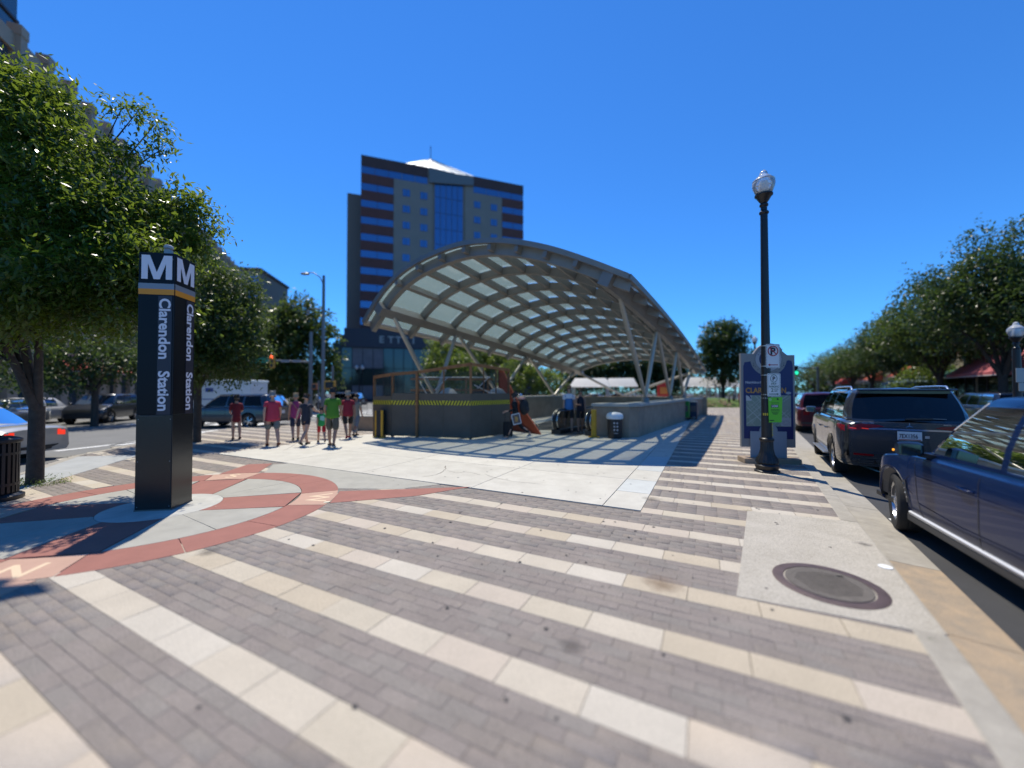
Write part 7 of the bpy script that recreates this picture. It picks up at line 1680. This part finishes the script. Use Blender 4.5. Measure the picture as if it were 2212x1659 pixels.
MB().prism([(-.07, .78), (.06, .74), (.08, .86), (.02, .92), (-.06, .90)], -.001, .004, frame((0, -.145, 0), (1, 0, 0), (0, 0, 1))).build('shirt_print', M('print_teal', (.25, .5, .5), .8), P5.t)
P6 = Person('man in maroon shirt and black shorts at the right of the walking group', spot(751, 947), away(751, 947), 1.74, 1.16, skin_b, cloth('maroon', (.24, .012, .030)), cloth('black', (.010, .010, .012)), cap=M('cap_cream', (.42, .33, .24), .8), walk=-.28, shorts=.60, shoes=M('shoe_red', (.36, .02, .04), .6))
P7 = Person('woman in magenta sleeveless top and dark blue shorts with pale hair', spot(638, 951), away(638, 951), 1.66, 1.0, skin_a, cloth('magenta', (.34, .045, .16)), cloth('denim', (.025, .03, .06)), hair=hair_bl, walk=-.26, shorts=.62, tank=True)
P8 = Person('slim person in pale shirt and blue grey jeans behind the maroon man', spot(769, 942), away(769, 942), 1.60, .86, skin_b, cloth('sage', (.26, .27, .22)), cloth('jeans', (.16, .20, .25)), hair=hair_br, walk=.25, shorts=1.0)
P9 = Person('second boy in dark socks half hidden behind the man in green', spot(706, 947), away(706, 947), 1.36, .95, skin_b, cloth('teal', (.12, .30, .28)), cloth('grey', (.08, .08, .085)), hair=hair_bk, walk=-.1, shorts=.6)
# handbag straps for the woman in magenta
MB().tube([Vector((-.14, -.13, 1.36)), Vector((0, -.15, 1.15)), Vector((.16, -.10, .95))], .012, 6).build('bag_strap', M('strap_tan', (.30, .18, .10), .6), P7.t)
# person with backpack and poster bag walking left, pulling a case
PB_ = Person('person in black with big dark backpack carrying a framed print, walking left', spot(1114, 949), HR(78), 1.72, .95, skin_a, cloth('black', (.010, .010, .012)), cloth('coal', (.008, .008, .010)), hair=hair_bk, walk=.42, shorts=1.0, sleeve=1.8, arms=((-.1, .9), (.0, .8)), shoes=M('shoe_grey', (.30, .31, .32), .6), sole=M('sole_white', (.6, .6, .58), .6), tilt=.02)
bpk = thing('backpack', 'large black backpack on the walker in black, red and white cloth on its top', 'backpack', PB_.t.location, HR(78)); k = PB_.k
MB().ball((0, -.30, 1.22), 1.0, 16, 12, (.20, .17, .30)).build('bag', M('bag_black', (.012, .011, .013), .7, var=.2, bump=.3, bscale=20), bpk, smooth=60)
MB().ball((0, -.40, 1.12), 1.0, 12, 8, (.13, .09, .15)).build('front_pocket', M('bag_charcoal', (.022, .018, .024), .7), bpk, smooth=60)
MB().ball((0, -.22, 1.50), 1.0, 12, 8, (.17, .14, .055)).build('cloth', M('cloth_pale', (.40, .36, .33), .8, var=.5, vscale=25, col2=(.35, .05, .05)), bpk, smooth=60)
for sd_ in (-1, 1): MB().tube([(sd_ * .11, -.16, 1.44), (sd_ * .12, .05, 1.46), (sd_ * .13, .13, 1.30), (sd_ * .15, .02, 1.08)], .016, 6).build('strap', MATS['bag_black'], bpk)
fp = thing('framed_print', 'framed colour print in a clear bag held by the walker in black', 'print', PB_.t.location + Vector((.02, -.30, .80)), HR(8))
MB().box((0, 0, 0), (.30, .02, .38), M3=Matrix.Rotation(-.22, 3, 'Y')).build('frame', M('frame_white', (.55, .54, .52), .5), fp); MB().box((0, -.013, 0), (.24, .006, .31), M3=Matrix.Rotation(-.22, 3, 'Y')).build('picture', M('print_dark', (.05, .05, .07), .5, var=.6, vscale=9, col2=(.16, .10, .07)), fp)
MB().prism([(-.05, -.09), (.04, -.10), (.06, .02), (.02, .09), (-.06, .08)], .016, .018, frame((0, 0, 0), (1, 0, 0), (0, 0, 1))).build('orange_shape', M('print_orange', (.42, .13, .03), .5, var=.6, vscale=20, col2=(.5, .35, .08)), fp)
sc_ = thing('suitcase', 'small dark upright suitcase with black handle beside the walker in black', 'suitcase', tuple(g(1097, 944).xy) + (.01,), HR(10))
MB().box((0, 0, .30), (.34, .22, .52)).build('shell', MATS['bag_black'], sc_, bevel=.03)
for sd_ in (-1, 1): MB().tube([(sd_ * .10, .06, .56), (sd_ * .10, .06, .98)], .010, 6).build('handle_tube', blk, sc_); MB().lathe([(0, -.02), (.03, -.02), (.03, .02), (0, .02)], 10, (sd_ * .13, 0, .03), Matrix.Rotation(pi / 2, 3, 'Y')).build('caster', blk, sc_)
MB().tube([(-.10, .06, .98), (.10, .06, .98)], .014, 6).build('grip', blk, sc_)
# two people stepping off the escalator, facing the camera
PE = Person('man in white and blue polo shirt and black shorts stepping off the escalator', (2.33, 15.75, .02), HR(176), 1.86, 1.02, skin_a, cloth('polo', (.06, .20, .46)), cloth('black', (.010, .010, .012)), hair=hair_br, walk=.12, shorts=.62, sleeve=.55, shoes=M('shoe_dark', (.03, .028, .028), .6))
MB().lathe([(.178, 1.30), (.172, 1.36), (.15, 1.44), (.09, 1.49)], 20, (0, -.01, .05), Matrix.Diagonal((1.12, .78, 1)), cap=False).build('shirt_yoke', M('cloth_white', (.66, .66, .70), .8), PE.t, smooth=60)
for sd_ in (-1, 1):
    sh, el, wr = PE.arm[sd_]; MB().tube([(sh + Vector((0, 0, .02))) * PE.k, sh.lerp(el, .52) * PE.k], [.074, .068], 12).build('sleeve', MATS['cloth_white'], PE.t, smooth=60)
PF = Person('person in black vest top and shorts with sunglasses stepping off the escalator', (2.76, 15.55, .02), HR(184), 1.74, .96, skin_b, cloth('black_vest', (.010, .010, .022)), cloth('black', (.010, .010, .012)), hair=hair_bk, walk=-.10, shorts=.55, tank=True, arms=((.0, .1), (.3, 1.2)))
MB().box(((PF.head + Vector((0, .092, .012)))), (.13, .02, .04)).build('sunglasses', blkg, PF.t)
# bystanders in the shade far left
Person('dark silhouetted bystander by the shopfront at the far left', tuple(at(18, 880, 27).xy) + (.0,), HR(20), 1.75, 1.0, skin_c, cloth('black', (.010, .010, .012)), cloth('coal', (.008, .008, .010)), shorts=1.0)
for i, (x_, Y_, c_) in enumerate(((1600, 40, 'rose_red'), (1585, 42, 'slate'), (1575, 41, 'sage'))):
    Person(['distant seated-area visitor in red by the flower bed', 'distant visitor in slate by the flower bed', 'distant visitor in pale green by the flower bed'][i], tuple(at(x_, 870, Y_).xy) + (.0,), HR(40 * i), 1.7, 1.0, skin_b, MATS['cloth_' + c_], cloth('coal', (.008, .008, .010)), shorts=1.0)

bpy.data.scenes.remove(TMP)
